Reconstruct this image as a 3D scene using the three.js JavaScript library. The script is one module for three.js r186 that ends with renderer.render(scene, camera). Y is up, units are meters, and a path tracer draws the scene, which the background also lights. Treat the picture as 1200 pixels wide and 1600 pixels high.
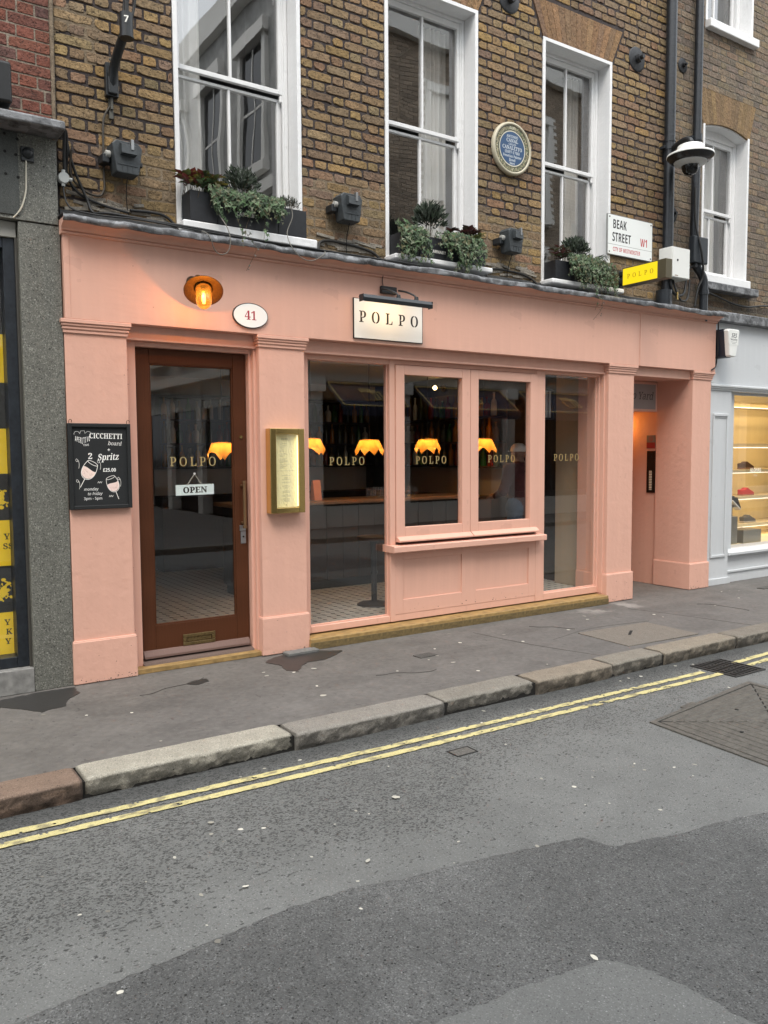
import * as THREE from 'three';
import { RoundedBoxGeometry } from 'three/addons/geometries/RoundedBoxGeometry.js';
import { TextGeometry } from 'three/addons/geometries/TextGeometry.js';
import { FontLoader } from 'three/addons/loaders/FontLoader.js';
import { mergeGeometries, mergeVertices } from 'three/addons/utils/BufferGeometryUtils.js';
import { MarchingCubes } from 'three/addons/objects/MarchingCubes.js';
import { RectAreaLightUniformsLib } from 'three/addons/lights/RectAreaLightUniformsLib.js';

// ---------------------------------------------------------------- camera, sky, sun, exposure
// x runs along the street front, y is up, z points out of the shop front into the street. Pilaster faces lie at z = 0.
const scene = new THREE.Scene();
const camera = new THREE.PerspectiveCamera(64.083, 3 / 4, 0.05, 600);
camera.position.set(0, 1.5834, 5.8);
camera.quaternion.setFromRotationMatrix(new THREE.Matrix4().makeBasis(
  new THREE.Vector3(0.83088812, -0.00577107, 0.55640958),
  new THREE.Vector3(0.04429739, 0.99745861, -0.05580381),
  new THREE.Vector3(-0.55467348, 0.07101422, 0.82903216)));
camera.updateMatrixWorld(true);

const RNG = (s) => () => { s = (s + 0x6d2b79f5) | 0; let t = Math.imul(s ^ (s >>> 15), 1 | s); t = (t + Math.imul(t ^ (t >>> 7), 61 | t)) ^ t; return ((t ^ (t >>> 14)) >>> 0) / 4294967296; };
const lat = new Float32Array(4096); { const r = RNG(77); for (let i = 0; i < 4096; i++) lat[i] = r(); }
function N(x, y, p = 64) {   // value noise, period p
  const xi = Math.floor(x), yi = Math.floor(y); let fx = x - xi, fy = y - yi; fx = fx * fx * (3 - 2 * fx); fy = fy * fy * (3 - 2 * fy);
  const m = (a) => ((a % p) + p) % p, x0 = m(xi), x1 = m(xi + 1), y0 = m(yi) * 64, y1 = m(yi + 1) * 64;
  const a = lat[x0 + y0], b = lat[x1 + y0], c = lat[x0 + y1], d = lat[x1 + y1];
  return a + (b - a) * fx + (c - a) * fy + (a - b - c + d) * fx * fy;
}
function fbm(x, y, o = 4, p = 64) { let s = 0, a = 0.5, f = 1, n = 0; for (let i = 0; i < o; i++) { s += a * N(x * f + i * 17, y * f + i * 31, p >= 64 ? 64 : Math.min(64, p * f)); n += a; a *= 0.5; f *= 2; } return s / n; }
const sst = (a, b, x) => { x = Math.min(1, Math.max(0, (x - a) / (b - a))); return x * x * (3 - 2 * x); };
const mix = (a, b, t) => a + (b - a) * t;

{ // overcast sky: brighter overhead, soft cloud mottling
  const W = 256, H = 128, d = new Float32Array(W * H * 4);
  for (let j = 0; j < H; j++) for (let i = 0; i < W; i++) {
    const el = ((j + 0.5) / H - 0.5) * Math.PI, s = Math.max(0, Math.sin(el)), o = (j * W + i) * 4;
    const cl = 0.86 + 0.28 * fbm(i / W * 8, j / H * 8, 4, 8);
    const L = el < 0 ? 0.25 : (0.52 + 0.68 * s) * cl;
    d[o] = L * 0.955; d[o + 1] = L * 0.995; d[o + 2] = L * 1.04; d[o + 3] = 1;
  }
  const t = new THREE.DataTexture(d, W, H, THREE.RGBAFormat, THREE.FloatType);
  t.mapping = THREE.EquirectangularReflectionMapping; t.magFilter = t.minFilter = THREE.LinearFilter; t.wrapS = THREE.RepeatWrapping; t.needsUpdate = true;
  scene.background = t; scene.environment = t;
  scene.environmentIntensity = 1; scene.backgroundIntensity = 1;
}
const sun = new THREE.DirectionalLight(0xfff4e6, 0.7);
sun.position.set(-5, 22, 11); sun.target.position.set(4, 1, 0); sun.castShadow = true; sun.shadow.radius = 45;
sun.shadow.mapSize.set(2048, 2048); Object.assign(sun.shadow.camera, { left: -14, right: 14, top: 14, bottom: -14, near: 1, far: 60 });
scene.add(sun, sun.target);
const renderer = new THREE.WebGLRenderer({ antialias: true });
renderer.toneMapping = THREE.LinearToneMapping; renderer.toneMappingExposure = 3.25;
renderer.shadowMap.enabled = true; renderer.shadowMap.type = THREE.PCFSoftShadowMap;
RectAreaLightUniformsLib.init();
const serif = await new FontLoader().loadAsync('fonts/droid/droid_serif_regular.typeface.json');

// ---------------------------------------------------------------- helpers
const taken = new Map();
const numbered = (n) => { const k = taken.get(n) || 0; taken.set(n, k + 1); return k ? n + '_' + String(k).padStart(3, '0') : n; };
function boxUV(g) {   // uv in metres, from the side each face points to
  if (g.index) g = g.toNonIndexed();
  const p = g.attributes.position, n = new THREE.Vector3(), a = new THREE.Vector3(), b = new THREE.Vector3(), c = new THREE.Vector3(), uv = new Float32Array(p.count * 2);
  for (let i = 0; i < p.count; i += 3) {
    a.fromBufferAttribute(p, i); b.fromBufferAttribute(p, i + 1); c.fromBufferAttribute(p, i + 2);
    n.subVectors(b, a).cross(c.clone().sub(a)); const X = Math.abs(n.x), Y = Math.abs(n.y), Z = Math.abs(n.z);
    [a, b, c].forEach((v, k) => { const o = (i + k) * 2; if (Z >= X && Z >= Y) { uv[o] = v.x; uv[o + 1] = v.y; } else if (X >= Y) { uv[o] = v.z; uv[o + 1] = v.y; } else { uv[o] = v.x; uv[o + 1] = v.z; } });
  }
  g.setAttribute('uv', new THREE.BufferAttribute(uv, 2)); return g;
}
function merge(list) {
  list = list.flat(9).filter(Boolean).map((g) => { g = g.index ? g.toNonIndexed() : g; for (const k of Object.keys(g.attributes)) if (!['position', 'normal', 'uv', 'color'].includes(k)) g.deleteAttribute(k); if (!g.attributes.uv) g.setAttribute('uv', new THREE.BufferAttribute(new Float32Array(g.attributes.position.count * 2), 2)); if (!g.attributes.normal) g.computeVertexNormals(); return g; });
  return list.length === 1 ? list[0] : mergeGeometries(list, false);
}
function mesh(name, geo, mat, parent = scene, keep = false) {
  let g = Array.isArray(geo) ? merge(geo) : geo;
  if (!keep) g = boxUV(g);
  const m = new THREE.Mesh(g, mat); m.castShadow = m.receiveShadow = true;
  m.name = parent === scene ? numbered(name) : name; parent.add(m); return m;
}
function tag(o, label, category, group) { o.userData.label = label; o.userData.category = category; if (group) o.userData.group = group; return o; }
function thing(name, label, category, group) { const o = new THREE.Group(); o.name = numbered(name); scene.add(o); return tag(o, label, category, group); }
function struct(name, geo, mat, label, keep) { const m = mesh(name, geo, mat, scene, keep); m.userData.kind = 'structure'; if (label) { m.userData.label = label; m.userData.category = name.split('_').pop(); } return m; }
const bx = (x0, x1, y0, y1, z0, z1, r = 0.004) => { const w = x1 - x0, h = y1 - y0, d = z1 - z0, k = Math.min(r, w / 2.2, h / 2.2, d / 2.2); return (r > 0 ? new RoundedBoxGeometry(w, h, d, 2, k) : new THREE.BoxGeometry(w, h, d)).translate((x0 + x1) / 2, (y0 + y1) / 2, (z0 + z1) / 2); };
function prof(pts, x0, x1) {   // closed (z, y) outline drawn along x
  const s = new THREE.Shape(pts.map(([z, y]) => new THREE.Vector2(-z, y)));
  return new THREE.ExtrudeGeometry(s, { depth: x1 - x0, bevelEnabled: false }).rotateY(Math.PI / 2).translate(x0, 0, 0);
}
const V = (x, y, z) => new THREE.Vector3(x, y, z);
const tube = (pts, r, seg = 0, rad = 6) => new THREE.TubeGeometry(new THREE.CatmullRomCurve3(pts.map((p) => (p.isVector3 ? p : V(...p))), false, 'centripetal'), seg || pts.length * 6, r, rad, false);
const cyl = (r0, r1, h, x, y, z, seg = 20, ax = 'y') => { const g = new THREE.CylinderGeometry(r0, r1, h, seg); if (ax === 'z') g.rotateX(Math.PI / 2); if (ax === 'x') g.rotateZ(Math.PI / 2); return g.translate(x, y, z); };
const lathe = (pts, seg = 28) => new THREE.LatheGeometry(pts.map(([r, y]) => new THREE.Vector2(r, y)), seg);
const plane = (w, h, x, y, z, ry = 0) => new THREE.PlaneGeometry(w, h).rotateY(ry).translate(x, y, z);
function letters(str, size, depth, track, x, y, z, sx = 1) {   // separate glyphs with tracking, base line at y
  const out = []; let at = 0;
  for (const ch of str) {
    const adv = serif.data.glyphs[ch].ha * size / serif.data.resolution;
    if (ch !== ' ') out.push(new TextGeometry(ch, { font: serif, size, depth, curveSegments: 6, bevelEnabled: false }).translate(at, 0, 0));
    at += adv + track;
  }
  return merge(out).scale(sx, 1, 1).translate(x, y, z);
}
function dataTex(n, m, fn) {
  const d = new Uint8Array(n * m * 4);
  for (let j = 0; j < m; j++) for (let i = 0; i < n; i++) { const v = fn(i / n, j / m, i, j), o = (j * n + i) * 4; const a = v.length ? v : [v, v, v]; for (let k = 0; k < 3; k++) d[o + k] = Math.max(0, Math.min(255, a[k] * 255)); d[o + 3] = 255; }
  const t = new THREE.DataTexture(d, n, m); t.wrapS = t.wrapT = THREE.RepeatWrapping; t.magFilter = t.minFilter = THREE.LinearFilter; t.needsUpdate = true; return t;
}
const rep = (t, u, v = u) => { const c = t.clone(); c.repeat.set(u, v); c.needsUpdate = true; return c; };
function canvasTex(w, h, draw) { const c = document.createElement('canvas'); c.width = w; c.height = h; draw(c.getContext('2d'), w, h); const t = new THREE.CanvasTexture(c); t.colorSpace = THREE.SRGBColorSpace; t.magFilter = t.minFilter = THREE.LinearFilter; return t; }
const lin = (r, g, b) => new THREE.Color().setRGB(r, g, b);
const std = (o) => new THREE.MeshStandardMaterial(o);
const flat = (hex, rough = 0.6, metal = 0, extra = {}) => std({ color: hex, roughness: rough, metalness: metal, ...extra });
function colored(g, fn) { const p = g.attributes.position, c = new Float32Array(p.count * 3); for (let i = 0; i < p.count; i++) { const k = fn(p.getX(i), p.getY(i), p.getZ(i), i); c[i * 3] = k[0]; c[i * 3 + 1] = k[1]; c[i * 3 + 2] = k[2]; } g.setAttribute('color', new THREE.BufferAttribute(c, 3)); return g; }
const tmpV = new THREE.Vector3();
const seenAt = (x, y, z) => { tmpV.set(x, y, z); const d = tmpV.distanceTo(camera.position); tmpV.project(camera); return { in: Math.abs(tmpV.x) < 1.03 && Math.abs(tmpV.y) < 1.03 && tmpV.z < 1, d }; };

// ---------------------------------------------------------------- textures and materials
const grain = dataTex(512, 512, (u, v) => 0.35 + 0.65 * fbm(u * 16, v * 16, 5, 16));                                    // soft mottling
const fine = dataTex(512, 512, (u, v) => 0.5 * N(u * 64, v * 64, 64) + 0.5 * fbm(u * 32, v * 32, 2, 32));
const tPaint = dataTex(512, 512, (u, v) => { const a = fbm(u * 4, v * 4, 4, 4), b = fbm(u * 32, v * 4, 2, 4); const k = 0.91 + 0.06 * a + 0.06 * b, s = fbm(u * 8 + 3, v * 8 + 9, 4, 8) > 0.74 ? 0.93 : 1; return [k * s, k * s * (0.995 - 0.01 * a), k * s * (0.99 - 0.015 * a)]; });
const bPaint = dataTex(512, 512, (u, v) => 0.45 * N(u * 8, v * 64, 8) * 0.5 + 0.4 * fbm(u * 16, v * 32, 3, 16) + 0.2 * fbm(u * 4, v * 4, 2, 4));
const tBrick = dataTex(512, 512, (u, v) => { let k = 0.62 + 0.62 * fbm(u * 16, v * 16, 5, 16); const pit = N(u * 64, v * 64, 64); if (pit > 0.8) k *= 0.55; if (N(u * 32 + 5, v * 32 + 9, 32) > 0.86) k *= 0.6; const w = fbm(u * 8 + 20, v * 8 + 4, 3, 8); return [k, k * (0.98 - 0.06 * w), k * (0.96 - 0.1 * w)].map((x) => x * 0.8); });
const bBrick = dataTex(512, 512, (u, v) => { let k = fbm(u * 24, v * 24, 4, 24); if (N(u * 64, v * 64, 64) > 0.8) k -= 0.4; return k; });
function aggregate(seed, n, base, spread, rmin, rmax, count) {   // stones set in a dark binder
  const r = RNG(seed), a = new Float32Array(n * n).fill(base);
  for (let k = 0; k < count; k++) { const cx = r() * n, cy = r() * n, R = mix(rmin, rmax, r() * r()), b = base + (r() - 0.42) * spread * (r() < 0.09 ? 2.6 : 1), e = 0.7 + r() * 0.6;
    for (let y = -Math.ceil(R * 1.3); y <= R * 1.3; y++) for (let x = -Math.ceil(R * 1.3); x <= R * 1.3; x++) if (x * x * e + y * y / e < R * R) a[(((cy + y | 0) + n) % n) * n + (((cx + x | 0) + n) % n)] = b; }
  return a;
}
const texOf = (a, n, tint, lo = 0) => dataTex(n, n, (u, v, i, j) => { const k = Math.max(lo, a[j * n + i]) * (0.86 + 0.28 * fbm(u * 8, v * 8, 3, 8)); return tint.map((t) => t * k); });
const aggA = aggregate(5, 1024, 0.40, 0.34, 0.7, 2.2, 110000), aggB = aggregate(9, 1024, 0.38, 0.58, 0.9, 3, 110000);
function flecks(src, seed, count) { const r = RNG(seed), a = src.slice(), n = 1024; for (let k = 0; k < count; k++) { const cx = r() * n, cy = r() * n, rx = 1.5 + 7 * r() * r(), ry = 1 + 2.4 * r(), v = 0.10 + 0.14 * r(), t = (r() - 0.5) * 0.8; for (let y = -Math.ceil(rx); y <= rx; y++) for (let x = -Math.ceil(rx); x <= rx; x++) { const u = x * Math.cos(t) + y * Math.sin(t), w = -x * Math.sin(t) + y * Math.cos(t), e = (u * u) / (rx * rx) + (w * w) / (ry * ry); if (e < 0.7 + 0.5 * N(cx + x * 0.6, cy + y * 0.6)) a[(((cy + y | 0) + n) % n) * n + (((cx + x | 0) + n) % n)] = v; } } return a; }
const aggA1 = flecks(aggA, 3, 1200), aggA2 = flecks(aggA, 3, 6500), aggA3 = flecks(aggA, 3, 17000);
const tAsphA1 = texOf(aggA1, 1024, [1, 1, 0.98]), tAsphA2 = texOf(aggA2, 1024, [1, 1, 0.98]), tAsphA3 = texOf(aggA3, 1024, [1, 1, 0.98]);
const tAsphA = texOf(aggA, 1024, [1, 1, 0.98]), tAsphB = texOf(aggB, 1024, [1, 1, 0.99]);
const bAsphA = dataTex(1024, 1024, (u, v, i, j) => aggA[j * 1024 + i] * 0.7), bAsphB = dataTex(1024, 1024, (u, v, i, j) => aggB[j * 1024 + i] * 0.8);
const aggT = aggregate(21, 512, 0.4, 0.7, 0.8, 2.2, 40000), tTerr = texOf(aggT, 512, [1, 1, 0.95]);
const aggG = aggregate(33, 512, 0.7, 0.7, 1, 4, 12000), tGran = texOf(aggG, 512, [1, 0.98, 0.95]);
const bGran = dataTex(512, 512, (u, v) => fbm(u * 16, v * 16, 5, 16));
const tPave = dataTex(1024, 1024, (u, v) => { const q = aggA[((v * 1024 | 0) * 1024 + (u * 1024 | 0)) % aggA.length], k = 0.6 + 0.26 * fbm(u * 8, v * 8, 5, 8) + 0.16 * (N(u * 64, v * 64, 64) - 0.5) + 0.55 * (q - 0.4) + (N(u * 64 + 7, v * 64 + 3, 64) > 0.92 ? -0.2 : 0); return [k, k * 0.99, k * 0.985]; });
const tWood = dataTex(512, 512, (u, v) => { const g = fbm(u * 32, v * 2, 4, 2), k = 0.62 + 0.5 * g + 0.1 * N(u * 64, v * 8, 8); return [k, k * 0.97, k * 0.94]; });

const tLead = dataTex(512, 512, (u, v) => { const a = fbm(u * 8, v * 16, 5, 8), b = fbm(u * 16 + 9, v * 16 + 3, 4, 16); return 0.3 + 0.45 * a + (b > 0.56 ? 0.3 : 0) + (b < 0.38 ? -0.2 : 0); });
const M = {
  pink: std({ color: lin(0.672, 0.388, 0.298), map: tPaint, bumpMap: bPaint, bumpScale: 0.0014, roughness: 0.55 }),
  pinkWall: std({ color: lin(0.66, 0.38, 0.292), map: rep(tPaint, 0.7), bumpMap: rep(grain, 1.4), bumpScale: 0.004, roughness: 0.65 }),
  white: std({ color: lin(0.74, 0.75, 0.755), map: rep(tPaint, 1.7), bumpMap: rep(grain, 2.5), bumpScale: 0.003, roughness: 0.5 }),
  brick: std({ color: 0xffffff, vertexColors: true, map: rep(tBrick, 2.2), bumpMap: rep(bBrick, 2.2), bumpScale: 0.007, roughness: 0.92 }),
  mortar: std({ color: 0xffffff, vertexColors: true, map: rep(grain, 3), bumpMap: rep(fine, 3), bumpScale: 0.004, roughness: 0.95 }),
  asphA: std({ color: 0xffffff, vertexColors: true, map: rep(tAsphA, 0.62), bumpMap: rep(bAsphA, 0.62), bumpScale: 0.004, roughness: 0.88 }),
  asphA1: std({ color: 0xffffff, vertexColors: true, map: rep(tAsphA1, 0.62), bumpMap: rep(tAsphA1, 0.62), bumpScale: 0.005, roughness: 0.88 }), asphA2: std({ color: 0xffffff, vertexColors: true, map: rep(tAsphA2, 0.62), bumpMap: rep(tAsphA2, 0.62), bumpScale: 0.006, roughness: 0.88 }), asphA3: std({ color: 0xffffff, vertexColors: true, map: rep(tAsphA3, 0.62), bumpMap: rep(tAsphA3, 0.62), bumpScale: 0.006, roughness: 0.88 }),
  asphB: std({ color: 0xffffff, vertexColors: true, map: rep(tAsphB, 0.62), bumpMap: rep(bAsphB, 0.62), bumpScale: 0.009, roughness: 0.85 }),
  pave: std({ color: 0xffffff, vertexColors: true, map: rep(tPave, 0.6), bumpMap: rep(tPave, 0.8), bumpScale: 0.003, roughness: 0.82 }),
  terrazzo: std({ color: lin(0.3, 0.3, 0.272), map: rep(tTerr, 0.85), bumpMap: rep(bGran, 3), bumpScale: 0.002, roughness: 0.6 }),
  lead: std({ color: lin(0.26, 0.265, 0.275), map: rep(tLead, 1.1), bumpMap: rep(grain, 2), bumpScale: 0.006, roughness: 0.55, metalness: 0.35 }),
  door: new THREE.MeshPhysicalMaterial({ specularIntensity: 0.35, color: lin(0.08, 0.028, 0.0115), map: rep(tWood, 2.4), bumpMap: rep(tWood, 2.4), bumpScale: 0.0012, roughness: 0.6 }),
  brass: std({ color: lin(0.55, 0.4, 0.16), metalness: 1, roughness: 0.3, roughnessMap: rep(grain, 3) }),
  brassPol: std({ color: lin(0.62, 0.45, 0.17), metalness: 1, roughness: 0.14 }),
  gilt: std({ color: lin(0.6, 0.46, 0.2), metalness: 0.6, roughness: 0.4 }),
  ochre: std({ color: lin(0.43, 0.275, 0.1), map: rep(grain, 1.5), bumpMap: rep(grain, 3), bumpScale: 0.002, roughness: 0.55 }),
  black: flat(0x101214, 0.5), satin: flat(0x1b1f22, 0.42), iron: std({ color: lin(0.028, 0.03, 0.034), map: rep(grain, 4), roughness: 0.5, metalness: 0.2 }),
  pipe: std({ color: lin(0.022, 0.027, 0.034), map: rep(grain, 3), bumpMap: rep(grain, 5), bumpScale: 0.002, roughness: 0.38 }),
  lamp: std({ color: lin(0.052, 0.062, 0.068), map: rep(grain, 4), roughness: 0.55 }),
  cable: flat(0x141414, 0.55), steel: flat(0x9a9c9e, 0.35, 0.9), grey: std({ color: lin(0.54, 0.565, 0.585), map: rep(tPaint, 1.1), bumpMap: bPaint, bumpScale: 0.0008, roughness: 0.5 }),
  plastic: flat(0xd9dad6, 0.45), frame: std({ color: lin(0.035, 0.042, 0.052), map: rep(grain, 2), roughness: 0.4, metalness: 0.4 }),
  glass: new THREE.MeshPhysicalMaterial({ color: 0xffffff, transmission: 1, thickness: 0, roughness: 0, ior: 1.95 }),
  glassUp: new THREE.MeshPhysicalMaterial({ color: 0xffffff, transmission: 1, thickness: 0, roughness: 0, ior: 2.7 }), dark: flat(0x0d0c0b, 0.8), leaf: new THREE.MeshPhysicalMaterial({ color: 0xffffff, vertexColors: true, roughness: 0.85, transmission: 0.25, thickness: 0, side: THREE.DoubleSide }),
  stem: flat(0x4a3d28, 0.8),
};

// ---------------------------------------------------------------- ground, road, pavement
function gridXZ(x0, x1, z0, z1, y, sx, sz = sx, bumpFn) {
  const nx = Math.max(1, Math.round((x1 - x0) / sx)), nz = Math.max(1, Math.round((z1 - z0) / sz)), g = new THREE.PlaneGeometry(x1 - x0, z1 - z0, nx, nz).rotateX(-Math.PI / 2).translate((x0 + x1) / 2, y, (z0 + z1) / 2), p = g.attributes.position, uv = g.attributes.uv;
  for (let i = 0; i < p.count; i++) { const x = p.getX(i), z = p.getZ(i); if (bumpFn) p.setY(i, y + bumpFn(x, z)); uv.setXY(i, x, z); }
  g.computeVertexNormals(); return g;
}
const RY = -0.095;   // road level; pavement is 0
struct('ground', gridXZ(-300, 300, -300, 300, -0.16, 600), flat(0x4a4a48, 0.95), 'flat ground beneath the street and the buildings', true);

function roadTone(x, z) {   // worn carriageway: mottled dark binder near the kerb, polished pale stone along the wheel track
  const big = fbm(x * 0.9 + 3, z * 1.1 + 8, 3), gut = sst(2.02 + 0.1 * (fbm(x * 2, 4, 3) - 0.5), 1.8, z);
  const clean = sst(2.35, 3.0, z + (x - 2) * 0.10 + (big - 0.5) * 1.1);
  let k = mix(0.305, 0.33, clean) * (0.9 + 0.2 * big);
  k *= 0.94 + 0.12 * fbm(x * 9, z * 9, 3);
  k *= 1 - 0.5 * gut;
  return [k * 0.985, k, k * 0.98];
}
const darkTone = (x, z) => { const b = fbm(x * 1.1 + 40, z * 1.1, 3), f = fbm(x * 30, z * 30 + 5, 3); let k = mix(0.195, 0.275, sst(0.35, 0.65, b)) * (0.8 + 0.4 * f); return [k * 0.99, k, k * 0.985]; };
const tone = (g, fn) => colored(g, (x, y, z) => fn(x, z));
const road = struct('road', [
  tone(gridXZ(0, 9, 3.6, 4.6, RY, 0.05), roadTone), tone(gridXZ(6.4, 9, 1.7, 3.6, RY, 0.05), roadTone),
  tone(gridXZ(-40, 0, 1.7, 7.3, RY, 0.5), roadTone), tone(gridXZ(9, 60, 1.7, 7.3, RY, 0.5), roadTone), tone(gridXZ(0, 9, 4.6, 7.3, RY, 0.1), roadTone)],
M.asphA, 'worn grey asphalt road with speckled stone', true);
{ // the wheel track and gutter strip in small cells: pitted binder thins out away from the kerb
  const G = [[], [], []], s = 0.02, r = RNG(66);
  for (let i = 0; i < 320; i++) for (let j = 0; j < 95; j++) { const x = i * s, z = 1.7 + j * s, c = sst(2.3, 3.15, z + (x - 2) * 0.10 + (fbm(x * 0.9 + 3, z * 1.1 + 8, 3) - 0.5) * 1.1 + (fbm(x * 5, z * 5, 3) - 0.5) * 0.5) + (r() - 0.5) * 0.5; G[c < 0.3 ? 2 : c < 0.72 ? 1 : 0].push(x, z); }
  G.forEach((L, k) => { const n = L.length / 2, pos = new Float32Array(n * 18), uv = new Float32Array(n * 12), col = new Float32Array(n * 18), nor = new Float32Array(n * 18); let o = 0; for (let q = 0; q < n; q++) { const x = L[q * 2], z = L[q * 2 + 1]; for (const [a, b] of [[0, 0], [0, 1], [1, 0], [1, 0], [0, 1], [1, 1]]) { const X = x + a * s, Z = z + b * s, c = roadTone(X, Z); pos.set([X, RY + 0.004 * (fbm(X * 2, Z * 2, 3) - 0.5), Z], o * 3); nor.set([0, 1, 0], o * 3); col.set(c, o * 3); uv.set([X, Z], o * 2); o++; } } const g = new THREE.BufferGeometry(); g.setAttribute('position', new THREE.BufferAttribute(pos, 3)); g.setAttribute('normal', new THREE.BufferAttribute(nor, 3)); g.setAttribute('color', new THREE.BufferAttribute(col, 3)); g.setAttribute('uv', new THREE.BufferAttribute(uv, 2)); mesh('worn_surface', g, [M.asphA1, M.asphA2, M.asphA3][k], road, true); });
}

function sheet(outline, step, y, fn, seed, thick = 0.006) {   // irregular thin sheet with ragged rim, filled by a grid clipped to the outline
  const pts = []; const r = RNG(seed);
  for (let i = 0; i < outline.length; i++) { const [ax, az] = outline[i], [bx_, bz] = outline[(i + 1) % outline.length], L = Math.hypot(bx_ - ax, bz - az), n = Math.max(1, Math.round(L / 0.02)); for (let k = 0; k < n; k++) { const t = k / n, j = (r() - 0.5) * 0.012 + (fbm(mix(ax, bx_, t) * 9, mix(az, bz, t) * 9 + seed, 3) - 0.5) * 0.03; const nx = -(bz - az) / L, nz = (bx_ - ax) / L; pts.push(new THREE.Vector2(mix(ax, bx_, t) + nx * j, -(mix(az, bz, t) + nz * j))); } }
  const g = new THREE.ExtrudeGeometry(new THREE.Shape(pts), { depth: thick, bevelEnabled: false }).rotateX(-Math.PI / 2).translate(0, y, 0);
  return g;
}
// the darker, coarser resurfacing with its stepped edge: a grid whose cells are kept inside the outline, rim snapped to it
function zEdge(x) { const P = [[-1, 3.30], [0.38, 3.267], [0.68, 3.239], [1.29, 3.179], [1.56, 3.191], [2.63, 3.396], [2.675, 3.53], [2.975, 3.609], [3.548, 3.708], [5, 3.95], [9, 4.3]]; let i = 1; while (i < P.length - 1 && P[i][0] < x) i++; const t = (x - P[i - 1][0]) / (P[i][0] - P[i - 1][0]); return mix(P[i - 1][1], P[i][1], t) + (fbm(x * 6, 3, 3) - 0.5) * 0.022 + (N(x * 63, 9) - 0.5) * 0.014; }
{
  const x0 = -0.5, x1 = 7, nx = 620, nz = 110, pos = [], uv = [], idx = [], col = [];
  for (let i = 0; i <= nx; i++) { const x = mix(x0, x1, i / nx), ze = zEdge(x); for (let j = 0; j <= nz; j++) { const z = j === 0 ? ze : mix(ze + 0.004, 5.6, (j - 1) / (nz - 1)); pos.push(x, RY + (j === 0 ? -0.002 : 0.006), z); uv.push(x, z); col.push(...darkTone(x, z)); if (i < nx && j < nz) { const a = i * (nz + 1) + j, b = a + nz + 1; idx.push(a, a + 1, b, b, a + 1, b + 1); } } }
  const g = new THREE.BufferGeometry(); g.setAttribute('position', new THREE.Float32BufferAttribute(pos, 3)); g.setAttribute('uv', new THREE.Float32BufferAttribute(uv, 2)); g.setAttribute('color', new THREE.Float32BufferAttribute(col, 3)); g.setIndex(idx); g.computeVertexNormals();
  mesh('asphalt_patch', g, M.asphB, road, true).userData.label = 'darker coarse asphalt resurfacing with a ragged stepped edge';
  const g2 = sheet([[0.6, 4.1], [1.417, 3.973], [1.748, 4.006], [2.035, 4.055], [2.106, 4.162], [2.129, 4.266], [2.149, 4.472], [2.3, 5.2], [0.5, 5.3]].reverse(), 0.02, RY + 0.0065, null, 4);
  const p2 = g2.attributes.position, u2 = new Float32Array(p2.count * 2); for (let i = 0; i < p2.count; i++) { u2[i * 2] = p2.getX(i) + 3.3; u2[i * 2 + 1] = p2.getZ(i); } g2.setAttribute('uv', new THREE.BufferAttribute(u2, 2));
  mesh('asphalt_patch', tone(g2, (x, z) => { const k = 0.29; return [k * 0.985, k, k * 0.985]; }), M.asphA, road, true);
}
function paveTone(x, z) {
  const b = fbm(x * 0.8 + 11, z * 1.6, 3), f = fbm(x * 6, z * 9 + 3, 4), st = fbm(x * 2.3 + 31, z * 4 + 7, 4);
  let k = 0.142 * (0.86 + 0.28 * b) * (0.88 + 0.24 * f) * (0.94 + 0.12 * N(x * 40, z * 40)); k *= 1 - 0.13 * sst(0.6, 0.72, st);
  const pale = sst(0.5, 0.62, fbm(x * 5, z * 7 + 60, 4)) * sst(0.5, 0.1, Math.hypot((x - 6.55) * 0.7, (z - 0.2) * 1.7)); k = mix(k, 0.36, pale * 0.7);   // spilt white dust by the step end
  const w = sst(0.3, 0.75, N(x * 0.5 + 9, z * 0.8)); return [k * 1.045, k * (0.99 - 0.015 * w), k * (0.93 - 0.04 * w)];
}
const pavement = struct('pavement', [
  tone(gridXZ(0.4, 10.4, -0.3, 1.545, 0, 0.022, 0.022, (x, z) => 0.005 * (fbm(x * 1.3, z * 1.7, 3) - 0.5)), paveTone),
  tone(gridXZ(7, 8.2, -4.2, -0.3, 0, 0.1), paveTone), tone(gridXZ(-40, 0.4, -0.3, 1.545, 0, 0.4), paveTone), tone(gridXZ(10.4, 60, -0.3, 1.545, 0, 0.4), paveTone)],
M.pave, 'smooth grey asphalt footway along the shop fronts', true);
struct('far_pavement', [tone(gridXZ(-40, 60, 7.45, 9.3, 0, 0.5), paveTone), tone(gridXZ(2.6, 8.2, 9.3, 40, 0, 0.6), paveTone)], M.pave, 'footway on the other side of the street', true);
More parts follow.
